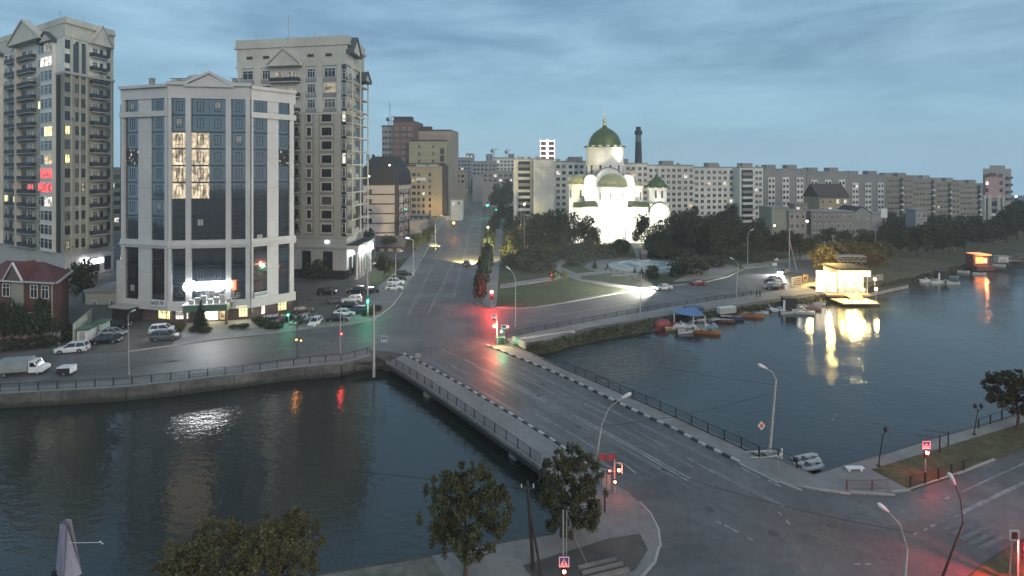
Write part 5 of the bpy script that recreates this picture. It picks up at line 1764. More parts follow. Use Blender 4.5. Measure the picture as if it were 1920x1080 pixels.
church()

# ---------------------------------------------------------------- plants
def leaves_mesh(name, lobes, n, size, mats, seed=1, flat=.9, shell=.55):
    rs = np.random.RandomState(seed)
    lobes = np.array(lobes, float)            # x y z rx ry rz
    wgt = lobes[:, 3] * lobes[:, 4] + lobes[:, 4] * lobes[:, 5]
    k = rs.choice(len(lobes), n, p=wgt / wgt.sum())
    dirs = rs.normal(size=(n, 3)); dirs /= np.linalg.norm(dirs, axis=1)[:, None]
    rr = (shell + (1.08 - shell) * rs.rand(n) ** .7)[:, None]
    pos = lobes[k, :3] + dirs * rr * lobes[k, 3:]
    nrm = dirs * .7 + rs.normal(size=(n, 3)) * .75
    nrm /= np.linalg.norm(nrm, axis=1)[:, None]
    up = rs.normal(size=(n, 3))
    u = np.cross(nrm, up); u /= np.linalg.norm(u, axis=1)[:, None]
    v = np.cross(nrm, u)
    sz = (size * (.6 + .9 * rs.rand(n)))[:, None]
    c = np.stack([pos - u * sz * .5 - v * sz * .35, pos + u * sz * .15 - v * sz * .5, pos + u * sz * .55 + v * sz * .3, pos - u * sz * .2 + v * sz * .5], 1).reshape(-1, 3)
    me = bpy.data.meshes.new(name)
    me.vertices.add(n * 4); me.loops.add(n * 4); me.polygons.add(n)
    me.vertices.foreach_set("co", c.ravel())
    me.loops.foreach_set("vertex_index", np.arange(n * 4))
    me.polygons.foreach_set("loop_start", np.arange(n) * 4)
    me.polygons.foreach_set("loop_total", np.full(n, 4))
    for m in mats: me.materials.append(m)
    me.polygons.foreach_set("material_index", rs.choice(len(mats), n, p=([.6, .3, .1][:len(mats)] if len(mats) == 3 else None)).astype(np.int32))
    me.update(); me.validate()
    return me

def leafmat(name, col):
    m = mat(name, col, .75, .45, .6, spec=.25)
    return m
LF = [leafmat("leaf_dark", (.030, .042, .016)), leafmat("leaf_mid", (.048, .058, .020)), leafmat("leaf_pale", (.080, .080, .034))]
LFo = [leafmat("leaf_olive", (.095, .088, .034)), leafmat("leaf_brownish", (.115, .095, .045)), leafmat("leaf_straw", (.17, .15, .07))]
LFc = [leafmat("needle_dark", (.020, .034, .020)), leafmat("needle_mid", (.032, .046, .026)), leafmat("needle_pale", (.045, .056, .034))]

def lobes_round(seed, n, w=.42, z0=.20, z1=1.0, r=.17):
    q = random.Random(seed)
    res = []
    for k in range(n):
        z = q.uniform(z0 + r * .7, z1 - r * .8)
        t = (z - z0) / (z1 - z0)
        ww = w * math.sqrt(max(.06, math.sin(math.pi * min(.98, .12 + t * .85))))
        a = q.uniform(0, 6.28); d = ww * math.sqrt(q.random()) * .92
        rr = r * q.uniform(.6, 1.2)
        res.append((d * math.cos(a), d * math.sin(a), z, rr, rr, rr * q.uniform(.7, 1.0)))
    return res

def trunk_mesh(seed, h0=.0, split=.34, nl=6, rb=.028):
    q = random.Random(seed)
    b = MB()
    lean = q.uniform(-.03, .03)
    b.tube([(0, 0, -.02), (lean * .4, .01, split * .5), (lean, 0, split), (lean * 1.4, .01, .72)], [rb, rb * .8, rb * .62, rb * .2], 7)
    for k in range(nl):
        a = 2 * math.pi * k / nl + q.uniform(-.4, .4)
        z0 = q.uniform(split * .8, split * 1.5)
        ln = q.uniform(.2, .36)
        b.tube([(lean, 0, z0), (lean + math.cos(a) * ln * .5, math.sin(a) * ln * .5, z0 + ln * .5), (lean + math.cos(a) * ln, math.sin(a) * ln, z0 + ln * 1.05)], [rb * .45, rb * .3, rb * .1], 5)
    return b.mesh("trunk", M_trunk)

TREES = []
for k in range(4):
    TREES.append((leaves_mesh("crown", lobes_round(10 + k, 26), 1700, .052, LF, k), trunk_mesh(k)))
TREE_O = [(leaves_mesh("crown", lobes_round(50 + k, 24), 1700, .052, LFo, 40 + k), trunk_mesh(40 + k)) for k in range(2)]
POPLAR = (leaves_mesh("crown", lobes_round(31, 26, .15, .12, 1.0, .10), 1400, .042, LF, 31), trunk_mesh(31, split=.2))
CONIF = (leaves_mesh("crown", [(0, 0, .1 + .88 * t, .26 * (1 - t) + .02, .26 * (1 - t) + .02, .07) for t in [k / 15 for k in range(16)]], 1300, .045, LFc, 32, shell=.3), trunk_mesh(32, nl=0))
BUSH = [leaves_mesh("foliage", [(0, 0, .5, .5, .5, .46)] + [(R.uniform(-.3, .3), R.uniform(-.3, .3), R.uniform(.3, .7), .28, .28, .26) for _ in range(6)], 900, .085, LF, 60 + k) for k in range(2)]
BUSHO = leaves_mesh("foliage", [(0, 0, .45, .5, .5, .42)] + [(R.uniform(-.3, .3), R.uniform(-.3, .3), R.uniform(.3, .6), .28, .28, .26) for _ in range(6)], 900, .085, LFo, 63)

def tree(px, py, ytop, wpx, label, group, var=None, name="tree", cat="tree", z=0.05):
    p = W(px, py, z)
    d = p.y
    h = (py - ytop) * d / 1000.0
    w = wpx * d / 1000.0
    cr, tr = var or TREES[R.randrange(4)]
    t = thing(name, p, label, cat, group, R.uniform(0, 6.28))
    wu = {id(POPLAR): .34, id(CONIF): .52}.get(id(var), 1.0)
    put("crown", cr, t, scale=(w / wu, w / wu, h))
    put("trunk", tr, t, scale=(min(w / wu, h), min(w / wu, h), h))
    return t
def bush(px, py, wpx, hpx, label, group, me=None, z=0.08, name="shrub"):
    p = W(px, py, z)
    d = p.y
    t = thing(name, p, label, "shrub", group, R.uniform(0, 6.28))
    put("foliage", me or BUSH[R.randrange(2)], t, scale=(wpx * d / 1000, wpx * d / 1000, hpx * d / 1000))
    put("stem", cached("bstem", lambda: MB().tube([(0, 0, -.05), (0, 0, .4)], .04, 5).tube([(0, 0, .1), (.2, .1, .5)], .025, 4).tube([(0, 0, .1), (-.15, -.1, .5)], .025, 4).mesh("stem", M_trunk)), t)
    return t

DARKT = (leaves_mesh("crown", lobes_round(77, 26), 1900, .05, LFc, 77), trunk_mesh(77))
G1 = "trees of the church park"
for (x, y, t, w) in ((1012, 476, 400, 44), (1030, 468, 392, 40), (1052, 472, 391, 44), (1075, 470, 398, 46), (1098, 470, 404, 46), (1113, 474, 424, 36), (988, 478, 416, 40), (966, 484, 428, 36), (1000, 452, 398, 40), (1028, 448, 398, 40), (958, 452, 404, 36), (975, 446, 398, 34)):
    tree(x, y, t, w, "dark park tree on the avenue side of the church", G1)
for (x, y, t, w) in ((1203, 468, 399, 38), (1224, 474, 418, 36), (1246, 474, 406, 44), (1268, 470, 398, 46), (1292, 476, 406, 48), (1318, 476, 410, 46), (1342, 480, 410, 46), (1366, 478, 414, 44), (1392, 474, 420, 44), (1418, 484, 424, 46), (1446, 480, 430, 44), (1470, 484, 432, 40), (1282, 450, 396, 44), (1330, 452, 400, 44), (1376, 452, 402, 44), (1424, 458, 408, 40)):
    tree(x, y, t, w, "dark park tree on the river side of the church", G1)
for (x, y, t, w) in ((1298, 436, 386, 40), (1372, 432, 380, 34), (1350, 436, 394, 34)):
    tree(x, y, t, w, "rounded tree before the pale apartment slab", G1)
for k, (x, t) in enumerate(((1432, 362), (1442, 352), (1452, 347), (1464, 352), (1476, 349), (1488, 362), (1500, 360), (1510, 352), (1522, 362))):
    tree(x, 412, t, 17, "slim dark poplar in front of the grey apartment slabs", "poplars by the apartment slabs", POPLAR, "poplar_tree")
tree(1640, 410, 352, 42, "single round dark tree rising beside the grey gabled house", "trees by the low houses")
for (x, y, t, w) in ((1420, 424, 392, 40), (1436, 420, 380, 34), (1668, 430, 396, 40), (1700, 440, 400, 44)):
    tree(x, y, t, w, "dark tree among the low riverside houses", "trees by the low houses")
G2 = "trees along the riverside"
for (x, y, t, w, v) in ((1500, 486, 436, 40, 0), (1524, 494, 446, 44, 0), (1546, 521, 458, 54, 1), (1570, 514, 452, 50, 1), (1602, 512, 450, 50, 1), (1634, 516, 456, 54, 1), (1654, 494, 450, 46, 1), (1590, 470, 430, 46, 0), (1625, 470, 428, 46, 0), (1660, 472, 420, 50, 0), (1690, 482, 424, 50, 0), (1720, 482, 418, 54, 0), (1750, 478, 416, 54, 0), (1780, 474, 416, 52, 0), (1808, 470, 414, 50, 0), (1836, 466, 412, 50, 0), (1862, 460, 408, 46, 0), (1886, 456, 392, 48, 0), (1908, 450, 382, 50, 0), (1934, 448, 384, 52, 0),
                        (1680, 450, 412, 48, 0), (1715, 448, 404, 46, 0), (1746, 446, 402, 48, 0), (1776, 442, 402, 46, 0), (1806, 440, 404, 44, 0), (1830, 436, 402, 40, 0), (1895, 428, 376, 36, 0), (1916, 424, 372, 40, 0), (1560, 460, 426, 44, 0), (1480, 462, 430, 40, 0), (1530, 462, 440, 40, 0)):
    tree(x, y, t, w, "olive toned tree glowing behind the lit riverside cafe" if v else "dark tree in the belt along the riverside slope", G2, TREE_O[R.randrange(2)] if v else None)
G3 = "trees along the avenue"
for (x, y, t, w) in ((866, 378, 326, 40), (882, 372, 330, 34), (852, 384, 338, 30), (896, 366, 340, 20)):
    tree(x, y, t, w, "dark tree on the yellow building side of the avenue", G3)
for (x, y, t, w) in ((934, 396, 344, 36), (950, 398, 336, 36), (942, 376, 338, 30), (928, 372, 346, 22), (956, 424, 384, 34), (938, 420, 380, 30)):
    tree(x, y, t, w, "dark tree on the church side of the avenue", G3)
for k, (x, y, t, w) in enumerate(((902, 572, 506, 34), (905, 555, 494, 32), (907, 540, 482, 32), (910, 524, 470, 30), (912, 510, 462, 30), (914, 496, 452, 28), (916, 483, 442, 28), (918, 470, 430, 28), (921, 456, 420, 28), (924, 444, 410, 26), (927, 432, 402, 26))):
    tree(x, y, t, w, "dense dark tree between avenue and footway", "trees in the avenue strip", DARKT)
for (x, y, t, w) in ((782, 470, 436, 30), (796, 462, 430, 28), (806, 446, 424, 24), (772, 404, 378, 24), (800, 402, 380, 26), (690, 452, 430, 30), (730, 470, 440, 34)):
    tree(x, y, t, w, "dusky tree by the low houses along the avenue", G3)
tree(720, 520, 472, 36, "dark bushy tree on the small lawn beside the colonnade", "trees by the towers")
tree(592, 524, 486, 52, "broad low dark tree against the arches of the second tower", "trees by the towers")
tree(157, 566, 484, 56, "dense dark tree standing between the brick house and the office", "trees by the towers")
for (x, y, t, w) in ((6, 650, 560, 50), (40, 650, 568, 52), (72, 648, 560, 48), (98, 645, 594, 36)):
    tree(x, y, t, w, "dark garden tree in front of the brick house", "garden trees of the brick house")
for (x, y, w, h) in ((20, 655, 50, 24), (60, 652, 44, 22), (90, 648, 40, 20), (118, 640, 36, 26), (130, 628, 30, 22)):
    bush(x, y, w, h, "dark shrub behind the brick garden wall", "garden shrubs")
# park shrubs
G4 = "shrubs of the church park"
for (x, y, w, h) in ((1060, 486, 40, 24), (1088, 490, 36, 26), (1110, 482, 36, 26), (1130, 484, 40, 28), (1150, 484, 40, 30), (1166, 480, 30, 34), (1048, 480, 34, 26), (1030, 492, 34, 26), (1222, 484, 34, 22), (1244, 486, 38, 24), (1262, 486, 34, 22), (1164, 462, 24, 14), (1010, 490, 36, 26), (984, 492, 34, 28)):
    bush(x, y, w, h, "dark rounded shrub in the hedge mass around the plaza", G4)
for (x, y, w, h) in ((1278, 516, 48, 34), (1306, 514, 46, 30), (1294, 504, 40, 30)):
    bush(x, y, w, h, "big dark shrub on the river side rim of the plaza", G4)
for (x, y, w, h) in ((1040, 528, 18, 26), (1058, 526, 16, 20)):
    bush(x, y, w, h, "clipped dark shrub at the fork of the park paths", G4)
for (x, y, w, h) in ((1076, 498, 30, 16), (1000, 508, 40, 16), (1030, 508, 30, 18), (962, 500, 40, 26), (990, 506, 36, 22), (950, 480, 26, 24), (958, 462, 26, 26)):
    bush(x, y, w, h, "low dark shrub on the shaded avenue side lawn", G4)
for (x, y, w, h) in ((1222, 518, 24, 22), (1226, 524, 20, 14), (1200, 530, 34, 14), (1340, 500, 40, 18), (1356, 486, 40, 22), (1394, 488, 34, 20), (1420, 492, 30, 20), (1440, 490, 26, 18)):
    bush(x, y, w, h, "low dark shrub between plaza and riverside road", G4)
for (x, y, t, w) in ((1115, 504, 486, 11), (1139, 507, 494, 9), (1261, 519, 494, 14), (1190, 512, 500, 8), (1203, 514, 502, 9)):
    tree(x, y, t, w, "small pointed conifer at the rim of the fountain plaza", "plaza conifers", CONIF, "conifer_tree", "conifer")
for k in range(22):
    x = 985 + k * 22 + R.uniform(-5, 5)
    if 1172 < x < 1212: continue
    bush(x, R.uniform(470, 482), R.uniform(26, 40), R.uniform(18, 28), "dark shrub under the park trees behind the plaza", G4)
# forecourt planting
t_ = tree(376, 618, 560, 26, "tall clipped cypress in front of the lit entrance", "forecourt planting", CONIF, "conifer_tree", "conifer")
for (x, y, w, h) in ((366, 622, 24, 12), (384, 624, 24, 11), (438, 616, 18, 8), (455, 616, 22, 10)):
    bush(x, y, w, h, "low dark shrub bed on the pale forecourt", "forecourt planting")
for (x, y, w, h) in ((484, 606, 22, 14), (494, 612, 24, 14), (506, 616, 24, 14), (520, 616, 24, 12)):
    bush(x, y, w, h, "shrub in the sloping hedge beside the forecourt", "forecourt planting")
bush(338, 622, 18, 22, "olive clipped shrub beside the parked dark car", "forecourt planting", BUSHO)
for (x, y, w, h) in ((560, 608, 24, 14), (690, 592, 26, 12), (704, 584, 24, 12), (716, 500, 30, 20), (740, 500, 22, 14)):
    bush(x, y, w, h, "dark shrub on the verge of the corner parking lot", "parking shrubs")

# foreground trees by the pond
LFm = [leafmat('leaf_dusk', (.068, .068, .034)), LF[2], LFo[0]]
def big_tree(px, py, ytop, wpx, seed, label, pal, n=9000, leaf=.028, zt=.15, up=False):
    p = W(px, py, .1)
    d = p.y
    h, w = ZT(ytop, d), wpx * d / 1000
    t = thing("tree", p, label, "tree", "trees by the near pond shore")
    lb = lobes_round(seed, 105, .47, zt, 1.0, .072)
    qq = random.Random(seed + 5)
    for _ in range(46):      # loose outer sprays break the outline
        a, e_ = qq.uniform(0, 6.28), qq.uniform(-.25, 1.35)
        zc_ = zt + (1 - zt) * .5
        r_ = .50 * math.cos(e_); rz_ = (1 - zt) * .52 * math.sin(e_)
        sx_ = qq.uniform(.025, .05)
        lb.append((r_ * math.cos(a), r_ * math.sin(a), zc_ + rz_, sx_, sx_, qq.uniform(.03, .09)))
    if up:
        for _ in range(26):
            a, r_ = qq.uniform(0, 6.28), .42 * math.sqrt(qq.random())
            zc_ = qq.uniform(.72, .97) - r_ * .5
            lb.append((r_ * math.cos(a), r_ * math.sin(a), zc_, .035, .035, .12))
    put("crown", leaves_mesh("crown", lb, n, leaf, pal, seed, shell=.05), t, scale=(w, w, h))
    q = random.Random(seed)
    b = MB()
    b.tube([(0, 0, -.2), (.1, 0, h * .2), (.0, .1, h * .4), (.1, .1, h * .8)], [.17, .14, .11, .03], 9)
    for k in range(9):
        a = 2 * math.pi * k / 9 + q.uniform(-.3, .3)
        z0 = h * q.uniform(.18, .55); ln = w * q.uniform(.25, .46)
        b.tube([(.05, 0, z0), (math.cos(a) * ln * .5, math.sin(a) * ln * .5, z0 + ln * .4), (math.cos(a) * ln, math.sin(a) * ln, z0 + ln * .8)], [.07, .05, .015], 6)
    b.obj("trunk", M_trunk, t)
    return t
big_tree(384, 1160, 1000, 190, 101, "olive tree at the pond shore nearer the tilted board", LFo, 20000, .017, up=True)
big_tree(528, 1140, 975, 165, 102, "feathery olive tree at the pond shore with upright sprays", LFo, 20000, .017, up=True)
big_tree(872, 1082, 888, 172, 103, "bushy tree with a visible trunk on the pale pond shore", LFm, 20000, .018, zt=.26)
big_tree(1072, 1012, 852, 132, 104, "dense dark tree beside the bridge end and the timber pole", LFm, 19000, .019, zt=.12)
big_tree(1908, 802, 700, 100, 105, "round dark tree on the dry lawn at the river promenade", LF, zt=.28)

# ---------------------------------------------------------------- fountain plaza
def fountain():
    c = W(1208, 500)
    t = thing("fountain", (c.x, c.y, .15), "round pale fountain basin with a raised rim on the park plaza", "fountain")
    s = c.y / 1000
    mb_ = mat("basin_stone", (.50, .52, .50), .6, .1, 1)
    mb2 = mat("basin_blue", (.20, .32, .34), .5, .15, 1)
    r = 46 * s
    MB().lathe([(r + .5, 0), (r + .5, .7), (r, .75), (r - .4, .75), (r - .4, .2), (r * .55, .2)], 40).obj("rim", mb_, t)
    MB().lathe([(0.01, .24), (r - .4, .24)], 40).obj("basin", mb2, t)
    MB().lathe([(r * .55, .2), (r * .55, .9), (r * .5, .95), (r * .5, .5), (.01, .5)], 32).obj("inner_rim", mb_, t)
    MB().lathe([(r + 3.5, 0), (r + 3.5, .12), (r + .5, .12)], 40).obj("step", mat("step_stone", (.36, .37, .36), .7, .1, 1), t)
    for k in range(12):
        a = 2 * math.pi * k / 12
        MB().tube([(math.cos(a) * r * .75, math.sin(a) * r * .75, .2), (math.cos(a) * r * .75, math.sin(a) * r * .75, .7)], .06, 5).obj("nozzle", M_steel, t)
    p = W(1206, 494)
    h = ZT(468, p.y)
    t2 = thing("monument", p, "tall dark stone pedestal with a pale round base rising behind the fountain", "monument")
    g = mat("dark_granite", (.10, .085, .085), .5, .2, 1.5)
    ww = 11 * p.y / 1000
    MB().lathe([(ww * 1.1, 0), (ww * 1.1, 1.2), (ww * .9, 1.4), (.01, 1.4)], 20).obj("base", mb_, t2)
    MB().cbox(0, 0, 1.4, ww, ww, h - 2.6).obj("shaft", g, t2)
    MB().cbox(0, 0, h - 1.2, ww * 1.15, ww * 1.15, 1.0).obj("cap", mat("grey_granite", (.22, .2, .2), .6, .15, 1), t2)
    for k, (x, y) in enumerate(((1140, 511), (1152, 512), (1163, 512), (1174, 513))):
        q = W(x, y, .15)
        b = thing("bollard", q, "short pale bollard at the near rim of the fountain plaza", "bollard", "plaza bollards")
        MB().tube([(0, 0, 0), (0, 0, 1.0)], .18, 8).obj("post", M_conc2, b)
        MB().ball(0, 0, 1.1, .22).obj("cap", M_conc2, b)
    for (x, y, l) in ((1163, 519, "low pale bench wall on the near lawn of the plaza"), (1250, 506, "low pale bench wall beside the fountain rim")):
        q = W(x, y, .1)
        b = thing("bench", q, l, "bench", "plaza benches")
        MB().cbox(0, 0, .38, 5.0, .6, .12).obj("seat", M_conc2, b)
        for dx in (-2, 0, 2): MB().cbox(dx, 0, 0, .4, .5, .38).obj("leg", M_conc, b)
fountain()
# ================================================================ VEHICLES
def car_meshes(kind):
    P = {'sedan': dict(L=4.5, W=1.78, belt=.88, roof=1.44, hood=.80, cab=(-1.75, -1.05, .25, 1.05), tail=.92),
         'suv': dict(L=4.6, W=1.86, belt=1.02, roof=1.70, hood=1.0, cab=(-2.15, -1.85, .30, 1.0), tail=1.05),
         'hatch': dict(L=4.1, W=1.74, belt=.90, roof=1.50, hood=.86, cab=(-1.95, -1.55, .20, 1.0), tail=.95)}[kind]
    Ln, Wd = P['L'], P['W'] / 2
    hl = Ln / 2
    b = MB()
    xs = [-hl, -hl + .12, -hl * .62, P['cab'][0], P['cab'][3], hl * .62, hl - .22, hl]
    tops = [P['tail'] - .12, P['tail'], P['tail'] + .02, P['belt'], P['belt'], P['hood'], P['hood'] - .12, P['hood'] - .3]
    ws = [.86, .95, 1.0, 1.0, 1.0, .98, .90, .80]
    rings = []
    for x, t, w in zip(xs, tops, ws):
        w *= Wd
        i = len(b.v)
        b.v += [(x, -w * .94, .22), (x, -w, .45), (x, -w * .98, t - .16), (x, -w * .86, t), (x, w * .86, t), (x, w * .98, t - .16), (x, w, .45), (x, w * .94, .22)]
        rings.append(i)
    for k in range(len(rings) - 1):
        for q in range(8):
            r = (q + 1) % 8
            b.f.append((rings[k] + q, rings[k] + r, rings[k + 1] + r, rings[k + 1] + q)); b.m.append(0)
    b.f.append(tuple(rings[0] + q for q in range(7, -1, -1))); b.m.append(0)
    b.f.append(tuple(rings[-1] + q for q in range(8))); b.m.append(0)
    wheel_x = (-Ln * .29, Ln * .31)
    for x in wheel_x:          # dark wheel arches
        for sgn in (-1, 1):
            y = sgn * Wd
            i = len(b.v)
            pts = [(x + .42 * math.cos(a), y * 1.004, .30 + .42 * math.sin(a)) for a in [math.pi * k / 8 for k in range(9)]]
            b.v += pts
            b.f.append(tuple(range(i, i + 9))[::sgn]); b.m.append(1)
    b.box(hl - .06, hl + .03, -Wd * .62, Wd * .62, .30, .42, 1).box(-hl - .03, -hl + .05, -Wd * .7, Wd * .7, .30, .44, 1)
    b.box(-hl - .035, -hl - .025, -.26, .26, .60, .72, 2).box(hl + .031, hl + .04, -.26, .26, .44, .55, 2)
    body = b.mesh("body", [M_white, M_black, M_plate])
    x0, x1, x2, x3 = P['cab']
    g = MB()
    zb, zr = P['belt'] - .03, P['roof']
    wb, wr = Wd * .86, Wd * .68
    lo = [(x0, -wb, zb), (x3, -wb, zb), (x3, wb, zb), (x0, wb, zb)]
    hi = [(x1, -wr, zr - .05), (x2, -wr, zr - .05), (x2, wr, zr - .05), (x1, wr, zr - .05)]
    for k in range(4):
        q = (k + 1) % 4
        g.face([lo[k], lo[q], hi[q], hi[k]])
    glass = g.mesh("windows", M_glass)
    glass.name = "cabin_glass"
    rf = MB()
    rf.prism([(x1 - .06, -wr - .03), (x2 + .06, -wr - .03), (x2 + .1, 0), (x2 + .06, wr + .03), (x1 - .06, wr + .03)], zr - .06, zr, 0)
    for sgn in (-1, 1):
        for (xa, xb_) in ((x0, x1), (x3, x2), ((x0 + x3) / 2 - .1, (x1 + x2) / 2 - .05)):
            rf.tube([(xa, sgn * wb, zb), (xb_, sgn * (wr + .01), zr - .03)], .055, 4, 0, False)
    roof = rf.mesh("roof", M_white)
    w = MB().tube([(0, -.11, 0), (0, .11, 0)], .33, 14, 0)
    w.tube([(0, -.125, 0), (0, .125, 0)], .20, 10, 1)
    wheel = w.mesh("wheel", [M_tyre, M_rim])
    hd = MB().box(-.05, .06, -.2, .2, -.09, .08).mesh("headlight", M_lens)
    tl = MB().box(-.06, .05, -.16, .16, -.13, .13).mesh("taillight", M_tail)
    mi = MB().box(-.08, .08, -.10, .10, -.06, .08).mesh("wing_mirror", M_black)
    return dict(P=P, body=body, glass=glass, roof=roof, wheel=wheel, hd=hd, tl=tl, mi=mi, wx=wheel_x)
PAINT = {}
def paint(name, col, metal=.2):
    return mat("paint_" + name, col, .28, .04, 2, metal=metal, coat=.6)
P_white = paint("white", (.72, .73, .74), 0); P_black = paint("black", (.012, .012, .014)); P_grey = paint("grey", (.16, .165, .17), .5)
P_silver = paint("silver", (.42, .43, .44), .6); P_red = paint("red", (.23, .02, .02)); P_blue = paint("navy", (.02, .03, .07)); P_beige = paint("bronze", (.12, .10, .075), .4)
def car(kind, px, py, head, pt, label, group="cars parked near the corner", lights=False, name="parked_car", tail_on=False):
    m = cached("car" + kind, lambda: car_meshes(kind))
    p = W(px, py, .01)
    t = thing(name, p, label, "car", group, rad(head))
    P = m['P']
    put("body", m['body'], t, mats=[pt]); put("cabin_glass", m['glass'], t); put("roof", m['roof'], t, mats=[pt])
    hl, wd_ = P['L'] / 2, P['W'] / 2
    for x in m['wx']:
        for y in (-wd_ + .12, wd_ - .12):
            put("wheel", m['wheel'], t, (x, y, .33))
    for y in (-wd_ * .62, wd_ * .62):
        put("headlight", m['hd'], t, (hl - .05, y, P['hood'] - .24), mats=[E_head] if lights else None)
        put("taillight", m['tl'], t, (-hl + .01, y * 1.15, P['tail'] - .25), mats=[E_red] if tail_on else None)
    for y in (-wd_ - .05, wd_ + .05):
        put("wing_mirror", m['mi'], t, (P['cab'][3] - .35, y, P['belt'] + .03))
    return t
car('suv', 136, 660, 195, P_white, "white estate SUV standing on the roadside before the brick garden wall", "vehicles on the pond side road")
car('sedan', 199, 643, 14, P_black, "black saloon right beside the white kiosk, nearest the road", "cars behind the kiosks")
car('sedan', 211, 629, 10, P_silver, "pale saloon squeezed between two black cars by the mint kiosk", "cars behind the kiosks")
car('suv', 219, 615, 14, P_black, "black SUV at the foot of the white office corner", "cars behind the kiosks")
car('sedan', 205, 611, 100, P_black, "dark car half hidden behind the mint kiosk", "cars behind the kiosks")
car('suv', 307, 624, 20, P_white, "white SUV showing behind the dark SUV on the forecourt edge", "cars on the forecourt edge")
car('suv', 311, 637, 14, P_grey, "dark grey SUV with a pale plate on the forecourt edge", "cars on the forecourt edge")
G = "cars in the corner parking lot"
car('sedan', 516, 600, 20, P_blue, "navy saloon by the sloping hedge next to the lit shop window", G)
car('sedan', 539, 604, 60, P_black, "dark saloon behind the first green signal", G)
car('suv', 565, 606, 250, P_silver, "silver SUV angled beside the timber signal pole", G)
car('hatch', 591, 609, 268, P_white, "small white car facing the road between the two poles", G)
car('hatch', 568, 586, 20, P_beige, "bronze car behind the silver SUV in the corner lot", G)
car('sedan', 646, 591, 8, P_white, "white saloon in the front row of the corner lot", G)
car('sedan', 634, 602, 4, P_black, "black saloon nearest the road in front of the white saloon", G)
car('suv', 668, 588, 185, P_blue, "dark SUV behind the white saloon and next to the green signal pole", G)
car('hatch', 632, 568, 12, P_grey, "grey hatchback in the middle row of the corner lot", G)
car('suv', 660, 567, 196, P_white, "white SUV in the middle row of the corner lot", G)
car('sedan', 652, 577, 190, P_black, "black saloon just before the white SUV of the middle row", G)
car('suv', 613, 552, 8, P_black, "black SUV in the shade below the arches", G)
car('suv', 668, 549, 190, P_black, "black SUV at the end of the back row near the colonnade", G)
car('sedan', 694, 549, 190, P_black, "long dark car by the lawn verge of the back row", G)
G = "cars in the bay beside the avenue"
car('sedan', 739, 543, 8, P_white, "white saloon nearest the junction in the avenue bay", G)
car('suv', 742, 533, 8, P_white, "white SUV second in the avenue bay", G)
car('sedan', 747, 525, 8, P_black, "black saloon third in the avenue bay", G)
car('suv', 757, 517, 8, P_black, "black SUV last in the avenue bay by the lamp post", G)
car('sedan', 698, 492, 0, P_silver, "silver saloon parked by the colonnade end of the second tower", "cars on the avenue")
car('sedan', 815, 463, 5, P_white, "small white saloon by the avenue lamp post", "cars on the avenue")
dk = car('suv', 875, 498, 84, P_beige, "dark van seen from behind lighting up the avenue with yellow beams", "cars on the avenue", True, "driving_car", False)
car('sedan', 917, 458, 95, P_white, "white saloon under the trees of the avenue strip", "cars on the avenue")
car('hatch', 921, 470, 95, P_silver, "silver car just nearer than the white saloon under the strip trees", "cars on the avenue")
for (x, y, c, l) in ((882, 363, P_white, "tiny white car with lit lamps at the far end of the avenue"), (896, 363, P_white, "tiny pale car with lit lamps beside another at the avenue end"), (846, 400, P_white, "white car by the lit shop front up the avenue"), (868, 402, P_silver, "silver car behind the avenue signal near the lit shop front")):
    car('suv', x, y, 265, c, l, "cars on the avenue", True)
w1 = car('sedan', 1244, 543, 192, P_white, "white car with dazzling headlights coming along the riverside road", "cars on the riverside road", True, "driving_car")
car('sedan', 1310, 534, 10, P_red, "red car driving away on the riverside road", "cars on the riverside road", False, "driving_car")
car('suv', 1449, 529, 175, P_black, "black pickup like SUV at the back of three cars by the river cafe", "cars by the river cafe")
car('sedan', 1456, 535, 175, P_white, "white saloon in the middle of three cars by the river cafe", "cars by the river cafe")
car('sedan', 1450, 542, 178, P_black, "black saloon nearest the water of three cars by the river cafe", "cars by the river cafe")
w2 = car('sedan', 1470, 513, 215, P_silver, "car with glaring white headlights behind the parked cars by the cafe", "cars by the river cafe", True, "driving_car")
def beams(t, energy, col, L_=2.4, drop=-.05, ang=70):
    a = t.rotation_euler.z
    d = Vector((math.cos(a), math.sin(a), 0)); n = Vector((-d.y, d.x, 0))
    for s in (-.55, .55):
        o = t.location + d * L_ + n * s + Vector((0, 0, .72))
        lamp('SPOT', o, energy, col, .08, ang, o + d * 10 + Vector((0, 0, -1.0)))
beams(dk, 80000, (1, .80, .30), 2.5, ang=120)
beams(w1, 90000, (1, .97, .80), 2.4, ang=110)
beams(w2, 16000, (.92, 1, .95), 2.4, ang=90)
def glare(t, px, py, m, r, label):
    pass
